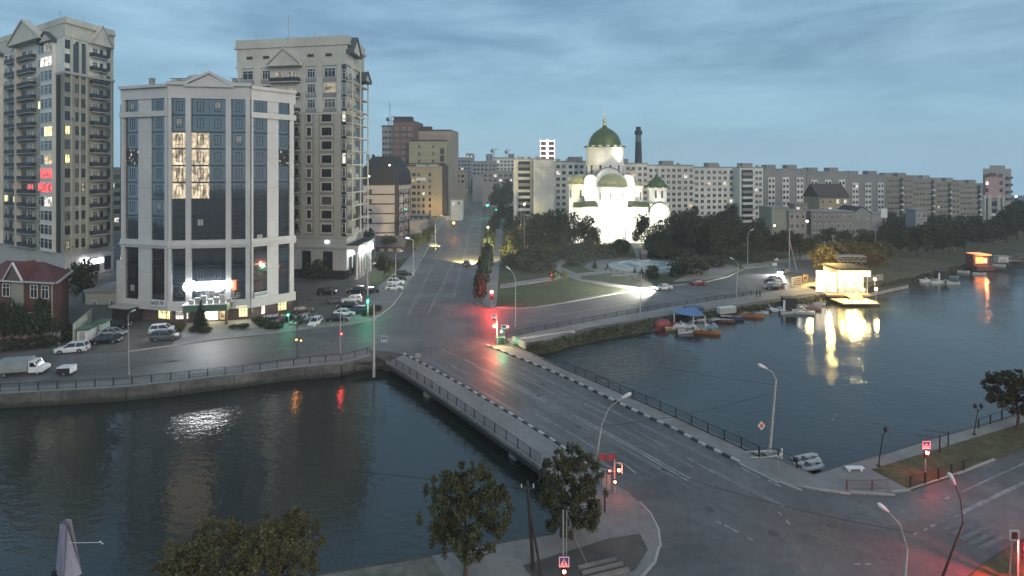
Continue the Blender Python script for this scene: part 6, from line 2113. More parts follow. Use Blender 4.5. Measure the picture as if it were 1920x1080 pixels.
# ---- lorry
def lorry():
    p = W(44, 702)
    t = thing("delivery_truck", p, "light delivery truck with a grey tarpaulin body and white cab", "truck", None, rad(14))
    tarp = mat("tarpaulin", (.27, .30, .31), .7, .15, .8, .3, 4)
    b = MB()
    n = 8
    for k in range(n):
        x0, x1 = -2.9 + 3.9 * k / n, -2.9 + 3.9 * (k + 1) / n
        dz = .03 * math.sin(k * 2.3)
        b.profile([(x0, 1.0), (x1, 1.0), (x1, 2.28 + dz), (x0, 2.28 + dz)], -1.0, 1.0)
    b.obj("tarpaulin", tarp, t)
    MB().box(-2.9, 1.0, -1.0, 1.0, 2.3, 2.42).obj("tarpaulin_top", tarp, t)
    MB().box(-2.95, 1.05, -1.06, 1.06, .72, 1.0).obj("flatbed", M_steel, t)
    for k in range(4):
        MB().box(-2.9 + k * .98, -2.0 + k * .98, -1.09, -1.03, .75, 1.15).obj("side_board", M_panelG, t)
    c = MB()
    c.profile([(1.1, .45), (2.95, .45), (2.98, .95), (2.75, 1.15), (2.15, 1.30), (1.75, 2.05), (1.1, 2.12)], -.95, .95)
    c.obj("cab", P_white, t)
    MB().face([(2.17, -.84, 1.34), (2.17, .84, 1.34), (1.80, .78, 2.0), (1.80, -.78, 2.0)]) 
    ws = MB(); ws.face([(2.19, -.84, 1.33), (2.19, .84, 1.33), (1.80, .78, 2.02), (1.80, -.78, 2.02)]); ws.obj("windscreen", M_glass, t)
    for s in (-.956, .956):
        q = MB(); q.face([(1.25, s, 1.30), (2.05, s, 1.30), (1.72, s, 1.92), (1.25, s, 1.95)]); q.obj("side_window", M_glass, t)
        MB().cbox(2.0, s * 1.12, 1.35, .1, .18, .3).obj("wing_mirror", M_black, t)
        MB().box(2.93, 3.0, s * .82 - .16, s * .82 + .16, .72, .92).obj("headlight", M_lens, t)
    wm = cached("carsuv", lambda: car_meshes('suv'))['wheel']
    for x in (-1.9, 2.2):
        for y in (-.82, .82): put("wheel", wm, t, (x, y, .34))
    MB().box(2.95, 3.04, -.9, .9, .40, .58).obj("bumper", M_black, t)
lorry()
def trailer():
    p = W(125, 702)
    t = thing("box_trailer", p, "small white box trailer with an open dark front standing alone on the road", "trailer", None, rad(10))
    MB().box(-.95, .95, -.75, .75, 1.15, 1.28).obj("roof", M_white, t)
    MB().box(.80, .95, -.75, .75, .35, 1.15).obj("end_wall", M_white, t)
    MB().box(-.95, .80, .68, .75, .35, 1.15).obj("side_wall", M_white, t)
    MB().box(-.95, .80, -.74, .67, .35, .5).obj("floor_pan", M_iron, t)
    MB().box(-.9, .75, -.7, -.66, .5, 1.1).obj("curtain", M_roofd, t)
    wm = cached("carsuv", lambda: car_meshes('suv'))['wheel']
    for y in (-.68, .68): put("wheel", wm, t, (0, y, .3), scale=.85)
    MB().tube([(-.95, 0, .4), (-1.9, 0, .4)], .05, 5).obj("drawbar", M_iron, t)
trailer()

# ================================================================ BOATS AND JETTIES
def hull_mesh(L_, Wd, h, name="hull", m=M_white, deck=M_steel):
    b = MB()
    xs = [-1, -.8, -.3, .25, .65, .88, 1.0]
    wv = [.82, .92, 1.0, .96, .68, .34, .04]
    rings = []
    for x, w in zip(xs, wv):
        i = len(b.v); hw = w * Wd / 2; rise = max(0, x) ** 2 * .22 * h
        b.v += [(x * L_ / 2, -hw, h + rise), (x * L_ / 2, -hw * .72, 0), (x * L_ / 2, 0, -.12), (x * L_ / 2, hw * .72, 0), (x * L_ / 2, hw, h + rise)]
        b.v += [(x * L_ / 2, hw * .78, h + rise), (x * L_ / 2, hw * .68, h * .45), (x * L_ / 2, -hw * .68, h * .45), (x * L_ / 2, -hw * .78, h + rise)]
        rings.append(i)
    for k in range(len(rings) - 1):
        for q in range(9):
            r = (q + 1) % 9
            b.f.append((rings[k] + q, rings[k] + r, rings[k + 1] + r, rings[k + 1] + q)); b.m.append(1 if q in (5, 6, 7) else 0)
    b.f.append(tuple(rings[0] + q for q in range(8, -1, -1))); b.m.append(0)
    b.f.append(tuple(rings[-1] + q for q in range(9))); b.m.append(0)
    return b.mesh(name, [m, deck])
HULL = hull_mesh(4.6, 1.7, .62)
FLAT = MB().box(-2.6, 2.6, -1.0, -.45, 0, .5).box(-2.6, 2.6, .45, 1.0, 0, .5).box(-2.4, 2.4, -1.0, 1.0, .5, .62).mesh("pontoon", M_white)
M_bred = mat("boat_red", (.24, .04, .05), .5, .15, 1); M_boran = mat("boat_orange", (.38, .17, .07), .5, .15, 1); M_byel = mat("boat_yellow", (.48, .33, .13), .5, .15, 1)
M_bblue = mat("boat_blue", (.05, .07, .13), .5, .15, 1); M_bwhite = mat("boat_white", (.62, .63, .63), .4, .08, 1); M_bsky = mat("boat_pale_blue", (.22, .32, .36), .5, .1, 1)
M_bmar = mat("boat_maroon", (.16, .07, .06), .5, .15, 1)
def boat(px, py, head, hm, label, kind='row', s=1.0, group="small boats moored by the bank"):
    p = W(px, py, ZW)
    t = thing("boat", (p.x, p.y, ZW + .02), label, "boat", group, rad(head))
    if kind in ('row', 'motor'):
        put("hull", HULL, t, mats=[hm, None], scale=s)
        for x in (-.9, .5):
            put("seat", cached("bseat", lambda: MB().box(-.2, .2, -.6, .6, .38, .44).mesh("seat", M_wood)), t, (x * s, 0, 0), scale=s)
        if kind == 'motor':
            put("windscreen", cached("bws", lambda: MB().profile([(.9, .64), (.95, .64), (.55, 1.05), (.5, 1.05)], -.55, .55).mesh("windscreen", M_glass)), t, scale=s)
            put("outboard", cached("bob", lambda: MB().cbox(-2.4, 0, .2, .3, .35, .75).mesh("outboard", M_iron)), t, scale=s)
    elif kind == 'pedal':
        put("pontoon", FLAT, t, mats=[hm], scale=s)
        for y in (-.4, .4):
            put("seat", cached("pseat", lambda: MB().box(-.5, .1, -.3, .3, .62, .8).box(-.62, -.5, -.3, .3, .62, 1.25).mesh("seat", M_bwhite)), t, (0, y * s, 0), scale=s)
        put("fender", cached("pfen", lambda: MB().box(1.2, 2.0, -.8, .8, .62, .95).mesh("fender", M_bsky)), t, scale=s)
    elif kind == 'cover':
        put("hull", HULL, t, mats=[hm, hm], scale=s)
        b = cached("bcov", lambda: MB().ball(-.5, 0, .62, 1.7, .85, 1.0, 14).mesh("cover", M_bred, True))
        put("cover", b, t, scale=s)
    return t
boat(1246, 615, 20, M_bred, "red boat under a bulging red cover at the end of the moored group", 'cover', 1.15)
boat(1266, 620, 350, M_byel, "yellow boat between the red covered one and the small white one", 'row', .85)
boat(1286, 624, 15, M_bwhite, "small white boat nearest the camera under the blue roof", 'motor', .85)
boat(1282, 613, 0, M_bwhite, "flat white float at the foot of the blue roof post", 'pedal', .95)
boat(1326, 625, 345, M_boran, "orange boat with dark outboard at the jetty's water end", 'motor', 1.1)
boat(1326, 614, 350, M_bsky, "pale blue pedal boat behind the orange one", 'pedal', .8)
boat(1314, 607, 350, M_bmar, "dark maroon boat against the blue roofed jetty", 'row', .8)
boat(1334, 601, 350, M_bwhite, "narrow white boat close to the bank behind the maroon one", 'row', .75)
boat(1372, 599, 350, M_bblue, "dark blue boat in front of the brown red pair", 'motor', 1.1)
boat(1384, 592, 352, M_bmar, "brown red boat tied behind the dark blue one", 'row', 1.15)
boat(1408, 594, 352, M_boran, "dull red motor boat with raised outboard", 'motor', 1.15)
boat(1393, 583, 8, M_bwhite, "long flat white skiff drawn up by the white container", 'row', 1.0)
boat(1417, 578, 350, M_bwhite, "small white skiff half up the bank", 'row', .7)
boat(1448, 583, 345, M_bwhite, "white pedal boat row beside the dark shed", 'pedal', 1.05)
boat(1440, 577, 345, M_bwhite, "white boat hull behind the pedal boats", 'row', .8)
boat(1475, 588, 15, M_bwhite, "small white boat at the water end of the dark shed", 'motor', .8)
boat(1506, 588, 345, M_bwhite, "white motor boat beside the pinkish one", 'motor', 1.05)
boat(1516, 579, 345, mat("boat_pink", (.36, .25, .25), .5, .1, 1), "pinkish hulled boat nearest the cafe glow", 'motor', 1.2)
boat(1532, 571, 345, M_bwhite, "pale boat at the cafe platform edge", 'row', .8)
boat(1500, 572, 345, M_bwhite, "white dinghy behind the dark shed", 'row', .8)
for (x, y, h_, m_, l, k_) in ((1424, 588, 350, M_bwhite, "white skiff wedged beside the dull red motor boat", 'row'), (1352, 590, 352, M_bsky, "pale blue skiff at the foot of the white container", 'row'), (1360, 604, 350, M_bmar, "maroon skiff lying off the dark blue boat", 'row'), (1490, 581, 345, M_bsky, "pale blue pedal boat beside the dark shed", 'pedal'), (1460, 574, 345, M_bmar, "maroon hull on the bank above the pedal boats", 'row'), (1400, 589, 350, M_bblue, "navy skiff between the red boats", 'row'), (1304, 602, 350, M_bwhite, "white skiff tucked under the blue roof", 'row'), (1524, 566, 345, M_byel, "yellow dinghy at the corner of the cafe stage", 'row')):
    boat(x, y, h_, m_, l, k_, .85)
G = "boats moored far along the river"
boat(1741, 529, 348, M_bwhite, "white double float with low seats before the far dark shed", 'pedal', 1.0, G)
boat(1763, 531, 348, M_bwhite, "white float joined at the far dark shed", 'pedal', 1.0, G)
boat(1787, 533, 5, M_bwhite, "white boat on the water side of the far dark shed", 'motor', .95, G)
boat(1783, 521, 348, M_bsky, "pale blue boat behind the far dark shed", 'motor', .9, G)
boat(1806, 511, 348, M_bwhite, "white boat between the far shed and the orange kiosk", 'motor', .8, G)
boat(1836, 515, 355, M_bwhite, "white boat before the orange lit kiosk", 'motor', .9, G)
boat(1838, 507, 355, M_bwhite, "white float touching the orange lit kiosk", 'pedal', .7, G)
boat(1874, 499, 350, M_bwhite, "low pale boat under the small white hut", 'row', .8, G)
boat(1906, 492, 350, M_bmar, "dark boat drawn up past the small white hut", 'row', .9, G)
def jetty():
    p = W(1290, 596, ZW)
    t = thing("jetty_roof", p, "blue tarpaulin roof on posts over a small jetty by the riverside railing", "jetty")
    h = 2.6
    b = MB()
    q = [W(1262, 581, 1.0), W(1302, 576, 1.0), W(1322, 592, 1.0), W(1300, 594, 1.0), W(1264, 588, 1.0)]
    b.prism([tuple((v - p)[:2]) for v in q], h, h + .12)
    b.obj("roof", mat("blue_tarpaulin", (.10, .19, .36), .55, .12, .6, .3, 2), t)
    for v in q[:1] + q[2:]:
        MB().tube([(v.x - p.x, v.y - p.y, -.6), (v.x - p.x, v.y - p.y, h)], .09, 6).obj("post", M_white, t)
    MB().box(-3, 4, -3.0, 2.2, .25, .4).obj("deck", M_wood, t)
    MB().box(-.4, 3.4, -.6, 1.6, .4, 2.3).obj("locker", M_bblue, t)
    c = W(1362, 582)
    t2 = thing("container", (c.x, c.y, -.5), "white box container lying on the bank above the brown red boats", "container", None, rad(22))
    MB().box(-2.2, 2.2, -.6, .6, 0, 1.3).obj("body", M_bwhite, t2)
    for k in range(3): MB().box(-2.1 + k * 1.45, -.8 + k * 1.45, -.64, -.605, .1, 1.2).obj("panel", M_conc2, t2)
    for (px, py, w_, l) in ((1479, 582, 2.6, "dark shed with a white board standing among the moored boats"), (1766, 527, 2.6, "dark shed standing among the far floats")):
        c = W(px, py, ZW)
        s = thing("boat_shed", c, l, "shed", "sheds on floats")
        MB().box(-w_ / 2, w_ / 2, -1, 1, .4, 2.9).obj("wall", M_roofd, s)
        MB().box(-w_ / 2 - .2, w_ / 2 + .2, -1.2, 1.2, 2.9, 3.05).obj("roof", M_iron, s)
        MB().box(-w_ / 2 - .5, -w_ / 2 - .1, -1.1, -.9, .6, 2.6).obj("board", M_white, s)
        MB().box(-w_ / 2 - .5, w_ / 2 + .5, -1.3, 1.3, -.1, .4).obj("float", M_wood, s)
jetty()
def inflatable(px, py, head, label):
    p = W(px, py, ZW)
    t = thing("inflatable_boat", (p.x, p.y, ZW + .25), label, "boat", "inflatable boats at the quay corner", rad(head))
    g = mat("pvc_grey", (.42, .45, .45), .45, .08, 1)
    path = [(-1.5, -.55, .15), (.6, -.55, .15), (1.25, -.42, .25), (1.55, 0, .32), (1.25, .42, .25), (.6, .55, .15), (-1.5, .55, .15)]
    MB().tube(path, [.2, .24, .23, .22, .23, .24, .2], 10).obj("tube", g, t, smooth=True)
    MB().box(-1.35, 1.1, -.4, .4, 0, .06).obj("floor_board", M_steel, t)
    MB().box(-1.42, -1.34, -.42, .42, 0, .42).obj("transom", M_wood, t)
    MB().box(-.3, .0, -.5, .5, .28, .33).obj("bench", M_wood, t)
inflatable(1512, 868, 16, "pale inflatable boat moored farther out at the quay corner")
inflatable(1518, 880, 14, "pale inflatable boat moored against the quay corner")

# ---- lit cafe on the water
def cafe():
    p = W(1596, 549)
    t = thing("river_cafe", p, "brightly lit riverside cafe with glowing counter walls under a dark roof", "cafe")
    d = p.y; s = d / 1000
    X = lambda px: (px - 1596) * s
    Z = lambda y: ZT(y, d)
    wb_ = mat("cafe_wall", (.62, .52, .36), .7, .1, 1)
    pw = mat("pale_decking", (.30, .24, .16), .7, .25, 2)
    MB().box(X(1540), X(1622), -2.4, 7, -.35, .12).obj("platform", pw, t)
    MB().box(X(1546), X(1612), -7.5, -2.45, -1.15, -.85).obj("landing_stage", pw, t)
    for k in range(3): MB().box(X(1575), X(1600), -3.4 - k * .5, -2.42 - k * .5, -.35 - k * .27, -.12 - k * .27).obj("step", pw, t)
    for k in range(5): MB().tube([(X(1548) + k * (X(1610) - X(1548)) / 4, -7.3, -2.2), (X(1548) + k * (X(1610) - X(1548)) / 4, -7.3, -.1)], .09, 6).obj("pile", M_wood, t)
    MB().box(X(1570), X(1619), 0, 6, .12, Z(505)).obj("wall", wb_, t)
    MB().box(X(1567), X(1623), -2.2, 6.3, Z(505), Z(501)).obj("roof", M_wood, t)
    e1 = lit("cafe_glow", (1.0, .70, .22), 8.0, .9, .35)
    e3 = mat("cafe_fascia_glow", (1, .85, .5), .4, 0, emit=14.0, ecol=(1.0, .76, .32))
    for k in range(4):
        x0 = X(1571) + (X(1618) - X(1571)) * k / 4
        MB().box(x0 + .06, x0 + (X(1618) - X(1571)) / 4 - .06, -.08, -.01, 1.3, Z(507)).obj("lit_window", e1, t)
    MB().box(X(1568), X(1621), -2.25, -2.05, Z(515), Z(505.5)).obj("lit_fascia", e3, t)
    MB().box(X(1571), X(1618), -.9, -.3, .12, 1.2).obj("counter", M_white, t)
    for k in range(4):
        x = X(1574) + k * (X(1616) - X(1574)) / 3
        MB().tube([(x, -2.1, .1), (x, -2.1, Z(505))], .08, 6).obj("post", M_steel, t)
    e2 = lit("cafe_panel_glow", (1.0, .84, .60), 2.4, .7, .5)
    MB().box(X(1530), X(1556), -.1, .1, .3, Z(507)).obj("lit_panel", e2, t)
    MB().box(X(1556.5), X(1567), -.4, -.2, .3, Z(510)).obj("lit_panel", e2, t)
    for k, (px, yy, zz) in enumerate(((1562, -3.2, 3.4), (1584, -6.8, 3.0), (1608, -6.8, 3.0), (1628, -2.4, 3.6), (1545, -1.2, 3.8))):  # post lamps added to spread the cafe's warm glow
        g_ = thing("added_glow_lamp", p + Vector((X(px), yy, -.85 if yy < -6 else .1)), "added warm globe lamp spreading the river cafe glow", "lamp", "added glow lamps of the cafe")
        MB().tube([(0, 0, 0), (0, 0, zz)], .05, 6).obj("post", M_steel, g_)
        MB().ball(0, 0, zz + .25, .32, n=12).obj("globe", E_gold, g_, smooth=True)
        lamp('POINT', g_.location + Vector((0, -.5, zz + .3)), 500, (1, .72, .30), .2)
    # curved lattice sign on posts above the roof
    m = MB()
    n = 12
    zs0, zs1 = Z(490), Z(481)
    P = []
    for k in range(n + 1):
        u = k / n
        P.append((X(1566) + (X(1621) - X(1566)) * u, -1.2 + 1.2 * math.cos((u - .5) * 2.6)))
    for k in range(n):
        for z in (zs0, zs1):
            m.tube([(P[k][0], P[k][1], z), (P[k + 1][0], P[k + 1][1], z)], .09, 5)
        za, zb2 = (zs0, zs1) if k % 2 else (zs1, zs0)
        m.tube([(P[k][0], P[k][1], za), (P[k + 1][0], P[k + 1][1], zb2)], .06, 4)
        m.tube([(P[k][0], P[k][1], zs0), (P[k][0], P[k][1], zs1)], .05, 4)
    m.obj("lattice_sign", mat("lattice_steel", (.45, .40, .32), .5, .1, 2), t)
    b = MB()
    for k in range(n):
        b.face([(P[k][0], P[k][1] + .05, zs1 + .1), (P[k + 1][0], P[k + 1][1] + .05, zs1 + .1), (P[k + 1][0], P[k + 1][1] + 1.4, zs1 + .35), (P[k][0], P[k][1] + 1.4, zs1 + .35)])
    b.obj("sign_hood", M_tan, t)
    for px in (1590, 1606):
        MB().tube([(X(px), .2, Z(505)), (X(px), .2, zs0)], .1, 6).obj("sign_post", M_steel, t)
    lamp('AREA', p + Vector((-1, -2.8, 3.6)), 9000, (1, .72, .28), 3, target=p + Vector((0, -14, -2)), parent=t)
    lamp('POINT', p + Vector((X(1548), -1.5, 3)), 900, (1, .84, .5), .5, parent=t)
    lamp('POINT', p + Vector((-1, 7, 9)), 6500, (1, .66, .20), .5, parent=t)  # unseen lamps added behind the cafe, gilding the trees like bloom
    lamp('POINT', p + Vector((X(1556), 9, 5)), 6000, (1, .68, .22), .5, parent=t)
    # long float pier beside it
    a, c = W(1612, 553, -.9), W(1697, 535, -.9)
    t2 = thing("float_pier", a, "long low pier of white floats running from the cafe along the bank", "pier")
    f = Fac(t2, a, c)
    n = 12
    for k in range(n):
        f.box("float_block", f.w * k / n + .05, f.w * (k + 1) / n - .05, -1.5, -.55, -.6, .9, M_conc2)
    f.box("deck", 0, f.w, -.54, -.42, -.7, 1.0, M_wood)
    a, c = W(1616, 534), W(1656, 528)
    t3 = thing("hoarding", a, "long pale hoarding panel on posts beside the cafe", "hoarding")
    f = Fac(t3, a, c)
    for k in range(4): f.box("panel", f.w * k / 4 + .03, f.w * (k + 1) / 4 - .03, .5, 2.1, -.05, .05, M_tan)
    for k in range(5): f.box("post", f.w * k / 4 - .07, f.w * k / 4 + .07, 0, 2.3, -.15, -.06, M_steel)
    a, c = W(1484, 540), W(1503, 537)
    t4 = thing("notice_stand", a, "lit white notice stand with printed rows at the parking edge", "notice stand")
    f = Fac(t4, a, c)
    f.box("board", 0, f.w, .3, 2.6, -.1, .1, mat("notice_white", (.62, .56, .44), .6, .1, 1))
    for k in range(4): f.box("printed_row", f.w * .1, f.w * .9, .6 + k * .5, .85 + k * .5, .1, .115, M_brown)
    f.box("frame", -.08, f.w + .08, 2.6, 2.75, -.13, .13, M_steel)
    lamp('POINT', W(1494, 540) + Vector((0, -1.5, 3)), 160, (1, .85, .55), .3)
    a = W(1508, 530)
    t5 = thing("ticket_booth", a, "narrow dark booth between notice stand and glowing panels", "booth")
    MB().box(-.7, .7, -.6, .6, 0, 2.3).obj("body", M_brown, t5); MB().box(-.85, .85, -.75, .75, 2.3, 2.42).obj("roof", M_roofd, t5); MB().box(-.4, .4, -.63, -.605, 1.0, 1.8).obj("window", M_glass, t5)
    # orange lit kiosk far along
    a = W(1840, 498)
    t6 = thing("orange_kiosk", a, "small kiosk glowing orange on the far bank beside the boats", "kiosk")
    s2 = a.y / 1000
    eo = mat("orange_glow", (1, .4, .15), .5, 0, emit=1.6, ecol=(1, .36, .12)); eo2 = mat("orange_hot", (1, .6, .3), .5, 0, emit=3.0, ecol=(1, .50, .20))
    MB().box(-15 * s2, 15 * s2, 0, 3, -1, 21 * s2).obj("wall", M_bmar, t6)
    MB().box(-12 * s2, 12 * s2, -1.4, 3.2, 20 * s2, 22 * s2).obj("roof", eo, t6)
    MB().box(4 * s2, 10 * s2, -.1, -.01, 5 * s2, 14 * s2).obj("lit_window", eo2, t6)
    MB().box(-11 * s2, 3 * s2, -.1, -.01, 4 * s2, 16 * s2).obj("shutter", eo, t6)
    MB().box(-16 * s2, 18 * s2, -1.6, 4, -1.3, 0.05).obj("platform", M_bmar, t6)
    lamp('POINT', a + Vector((0, -2, 2.5)), 500, (1, .35, .12), .3, parent=t6)
    a = W(1882, 495)
    t7 = thing("white_hut", a, "tiny white hut on the far bank past the orange kiosk", "hut")
    MB().box(-1.6, 1.6, 0, 2, .5, 2.4).obj("wall", M_bwhite, t7); MB().box(-1.8, 2.4, -.3, 2.2, 2.4, 2.55).obj("roof", M_steel, t7); MB().box(-1.2, 1.0, -.03, -.005, .6, 1.6).obj("shutter", M_conc2, t7)
cafe()

# ================================================================ LAMPS, SIGNALS, SIGNS
def street_lamp(base, top, head, label, m=M_pole, r=.09, on=None, group="street lamps", name="street_lamp", headm=M_white, hs=1.0, dd=0.0):
    p = W(*base)
    d = p.y
    zt = ZT(top[1], d); xt = (top[0] - CX) * d / FPX - p.x
    zh = ZT(head[1], d); xh = (head[0] - CX) * d / FPX - p.x
    t = thing(name, p, label, "street lamp", group)
    MB().tube([(0, 0, -.05), (xt * .5, 0, zt * .5), (xt, 0, zt)], [r * 1.25, r, r * .75], 8).cbox(0, 0, 0, r * 3.4, r * 3.4, .25).obj("pole", m, t)
    MB().tube([(xt, 0, zt), (xt + (xh - xt) * .35, dd * .3, zt + (zh - zt) * .62), (xh, dd, zh)], [r * .6, r * .5, r * .42], 6).obj("arm", m, t)
    v = Vector((xh - xt, dd, (zh - zt) * .4)).normalized()
    h = Vector((xh, dd, zh))
    L_ = .95 * hs
    MB().tube([h - v * .15, h + v * L_ * .3, h + v * L_ * .8, h + v * L_], [.07 * hs, .17 * hs, .19 * hs, .06 * hs], 8).obj("lamp_head", on or headm, t)
    return t
street_lamp((1115, 884), (1128, 797), (1168, 745), "street lamp with a long bent arm at the near end of the bridge")
street_lamp((1443, 848), (1455, 712), (1436, 690), "tall lamp post rising from the quay corner with a diamond road sign on it", r=.13)
street_lamp((966, 612), (967, 527), (956, 505), "lamp post at the park corner behind the red signals")
street_lamp((1200, 590), (1203, 520), (1200, 500), "lamp post on the riverside footway before the dazzling car")
street_lamp((1380, 560), (1384, 497), (1375, 486), "lamp post on the riverside footway before the red car")
street_lamp((1402, 497), (1402, 440), (1408, 432), "lamp post at the far kerb beyond the plaza")
street_lamp((977, 472), (977, 388), (984, 380), "thin lamp post among the dark trees of the park lawn")
street_lamp((817, 469), (816, 417), (826, 405), "lamp post by the small white saloon on the avenue")
street_lamp((868, 402), (868, 368), (876, 357), "distant lamp post up the avenue by the lit shop front")
street_lamp((775, 517), (775, 452), (767, 447), "lamp post with a lit head at the end of the avenue car bay", on=E_cool, r=.16)
street_lamp((742, 547), (742, 478), (749, 472), "lamp post standing before the white cars of the avenue bay")
street_lamp((703, 484), (703, 402), (696, 398), "thin lamp post in front of the mansard house", r=.08)
street_lamp((690, 594), (689, 500), (697, 495), "pole with a small lamp carrying the green signal at the corner lot", r=.16)
street_lamp((242, 703), (240, 592), (247, 584), "thin grey lamp post on the pond side of the road near the kiosks", m=M_steel, r=.055, hs=.7)
street_lamp((1695, 1095), (1701, 1028), (1663, 957), "white lamp with painted pole foot at the lower road corner", r=.10, hs=.9)
street_lamp((1760, 1100), (1806, 980), (1789, 905), "leaning lamp post at the lower road corner next to another", m=M_wood, r=.075, hs=.9, headm=M_white)
lamp('POINT', W(768, 515) + Vector((-.5, -1, ZT(449, W(775, 517).y))), 500, (.95, .95, 1), .3)
def globe_lamp(base, top, label, two=False):
    p = W(*base)
    h = ZT(top[1], p.y)
    xt = (top[0] - CX) * p.y / FPX - p.x
    t = thing("promenade_lamp", p, label, "street lamp", "promenade lamps")
    MB().tube([(0, 0, 0), (0, 0, .5), (xt, 0, h - .3)], [.09, .06, .045], 7).cbox(0, 0, 0, .3, .3, .2).obj("pole", M_iron, t)
    for s in ((-.35, .35) if two else (.25,)):
        MB().tube([(xt, 0, h - .5), (xt + s * .5, 0, h - .45), (xt + s, 0, h - .2)], .03, 5).obj("arm", M_iron, t)
        MB().lathe([(.05, h - .25), (.16, h - .1), (.19, h + .15), (.1, h + .3), (.02, h + .36)], 8, xt + s).obj("lantern", M_iron, t)
globe_lamp((1648, 876), (1656, 806), "single lantern lamp on the promenade at the lawn tip")
globe_lamp((1827, 817), (1834, 762), "twin lantern lamp on the promenade past the red crossing signal", True)

def signal_head(t, loc, lit_i, E, s=1.0, n=3, rz=0, glow=0, gcol=(1, .1, .08), target=None):
    b = MB().box(-.16 * s, .16 * s, -.06, .14, 0, .32 * n * s)
    o = b.obj("signal_head", M_black, t, loc, rz)
    for k in range(n):
        m = E if k == lit_i else M_iron
        rr = .145 * s if k == lit_i else .105 * s
        MB().tube([(0, -.13, (.16 + .32 * k) * s), (0, -.06, (.16 + .32 * k) * s)], rr, 10).obj("lens", m, o)
        MB().tube([(0, -.2, (.29 + .32 * k) * s), (0, -.06, (.30 + .32 * k) * s)], .05 * s, 5).obj("visor", M_black, o)
    if glow:
        ca, sa = math.cos(rz), math.sin(rz)
        w_ = t.location + Vector(loc) + Vector((sa * .42, -ca * .42, (.16 + .32 * lit_i) * s))
        lamp('POINT', w_, glow, gcol, .12)
    return o
RED, GRN, AMB = (1, .05, .05), (.05, 1, .5), (1, .35, .08)
def signal_post(base, lamp_y, label, E, idx, s=1.0, glow=0, gcol=RED, n=3, dx=0.0, polem=M_steel, top=None, group="traffic signals", sign=None, pole=True):
    p = W(*base)
    z = ZT(lamp_y, p.y) - (.16 + .32 * idx) * s
    t = thing("traffic_signal", p, label, "traffic signal", group)
    MB().tube([(0, 0, 0), (0, 0, (top or z + .32 * n * s))], .07, 7).obj("pole", polem, t)
    signal_head(t, (dx, -.16, z), idx, E, s, n, 0, glow, gcol)
    if sign: cross_sign(t, (dx, -.12, z + .32 * n * s + .12), sign)
    return t
def cross_sign(t, loc, s=.7, top=True):
    b = MB().box(-s / 2, s / 2, -.02, .02, 0, s)
    o = b.obj("crossing_sign", mat("sign_blue", (.03, .07, .2), .5, .05, 1), t, loc)
    f = MB().box(-s / 2, s / 2, -.035, -.021, 0, s * .09).box(-s / 2, s / 2, -.035, -.021, s * .91, s).box(-s / 2, -s / 2 + s * .09, -.035, -.021, s * .09, s * .91).box(s / 2 - s * .09, s / 2, -.035, -.021, s * .09, s * .91)
    f.obj("sign_border", M_white, o)
    g = MB(); g.face([(-s * .36, -.025, s * .15), (s * .36, -.025, s * .15), (0, -.025, s * .82)]); g.obj("sign_triangle", M_white, o)
    q = MB().box(-s * .03, s * .05, -.035, -.03, s * .35, s * .6).ball(s * .01, -.033, s * .66, s * .05, .004, s * .05, 8)
    q.tube([(0, -.033, s * .36), (-s * .13, -.033, s * .2)], s * .03, 4).tube([(0, -.033, s * .36), (s * .13, -.033, s * .2)], s * .03, 4).tube([(-s * .1, -.033, s * .42), (s * .12, -.033, s * .5)], s * .025, 4)
    q.obj("walking_figure", M_black, o)
    return o
signal_post((922, 578), 547, "red traffic signal at the park corner nose, brightest of all", E_redhot, 2, 2.2, 4200, RED)
t_ = signal_post((932, 647), 611, "pair of signals with a crossing plate glowing red at the bridge corner", E_redhot, 0, 1.5, 2400, (1, .14, .08), dx=-.5, sign=.8)
signal_head(t_, (.75, -.16, ZT(611, t_.location.y) - 1.1), 0, E_green, .8, 2, 0, 900, GRN)  # green head and its lamp added to tint the road
MB().tube([(-.5, -.05, ZT(611, t_.location.y) + .3), (0, 0, ZT(611, t_.location.y) + .3)], .04, 5).obj("bracket", M_steel, t_)
arrow = thing("arrow_sign", W(945, 634), "white direction plate with a dark mark beside the glowing bridge corner signals", "sign")
MB().tube([(0, 0, 0), (0, 0, 2.6)], .06, 6).obj("post", M_steel, arrow); MB().box(-.5, .5, -.1, -.06, 1.7, 2.5).obj("plate", M_white, arrow); MB().box(-.28, .28, -.12, -.101, 1.95, 2.25).obj("mark", M_black, arrow)
MB().box(.55, .85, -.1, -.06, 1.9, 2.3).obj("red_lens", E_red, arrow)
signal_post((690, 596), 564, "green traffic signal on the thick pole at the corner lot", E_green, 0, 1.3, 520, GRN)
signal_post((541, 612), 590, "green traffic signal by the hedge in front of the office", E_green, 0, 1.2, 160, GRN)
tp = signal_post((557, 672), 636, "timber pole with two amber red signal lamps by the pond railing", E_amber, 1, .7, 40, AMB, polem=M_wood, top=ZT(560, W(557, 672).y))
signal_head(tp, (.75, -.16, ZT(637, tp.location.y) - .33), 1, E_amber, .6)
signal_post((638, 664), 625, "slim signal post with a single red lens by the pond railing", E_red, 1, .8, 60, RED, dx=.25, top=ZT(580, W(638, 664).y))
cp = thing("crossing_post", W(701, 690), "thick pale concrete pole at the pond end of the bridge with a hanging crossing plate", "pole")
zt_ = ZT(572, cp.location.y)
MB().tube([(0, 0, -1.4), (0, 0, 3), (0, 0, zt_)], [.22, .17, .12], 9).obj("pole", M_pole, cp)
MB().tube([(0, 0, ZT(628, cp.location.y)), (1.7, -.1, ZT(629, cp.location.y))], .03, 5).obj("bracket", M_steel, cp)
cross_sign(cp, (1.62, -.12, ZT(641, cp.location.y)), .95)
br = thing("signal_bracket", W(1152, 928), "red signals and plates on an outreach at the near end of the bridge", "traffic signal")
bz = lambda y: ZT(y, br.location.y)
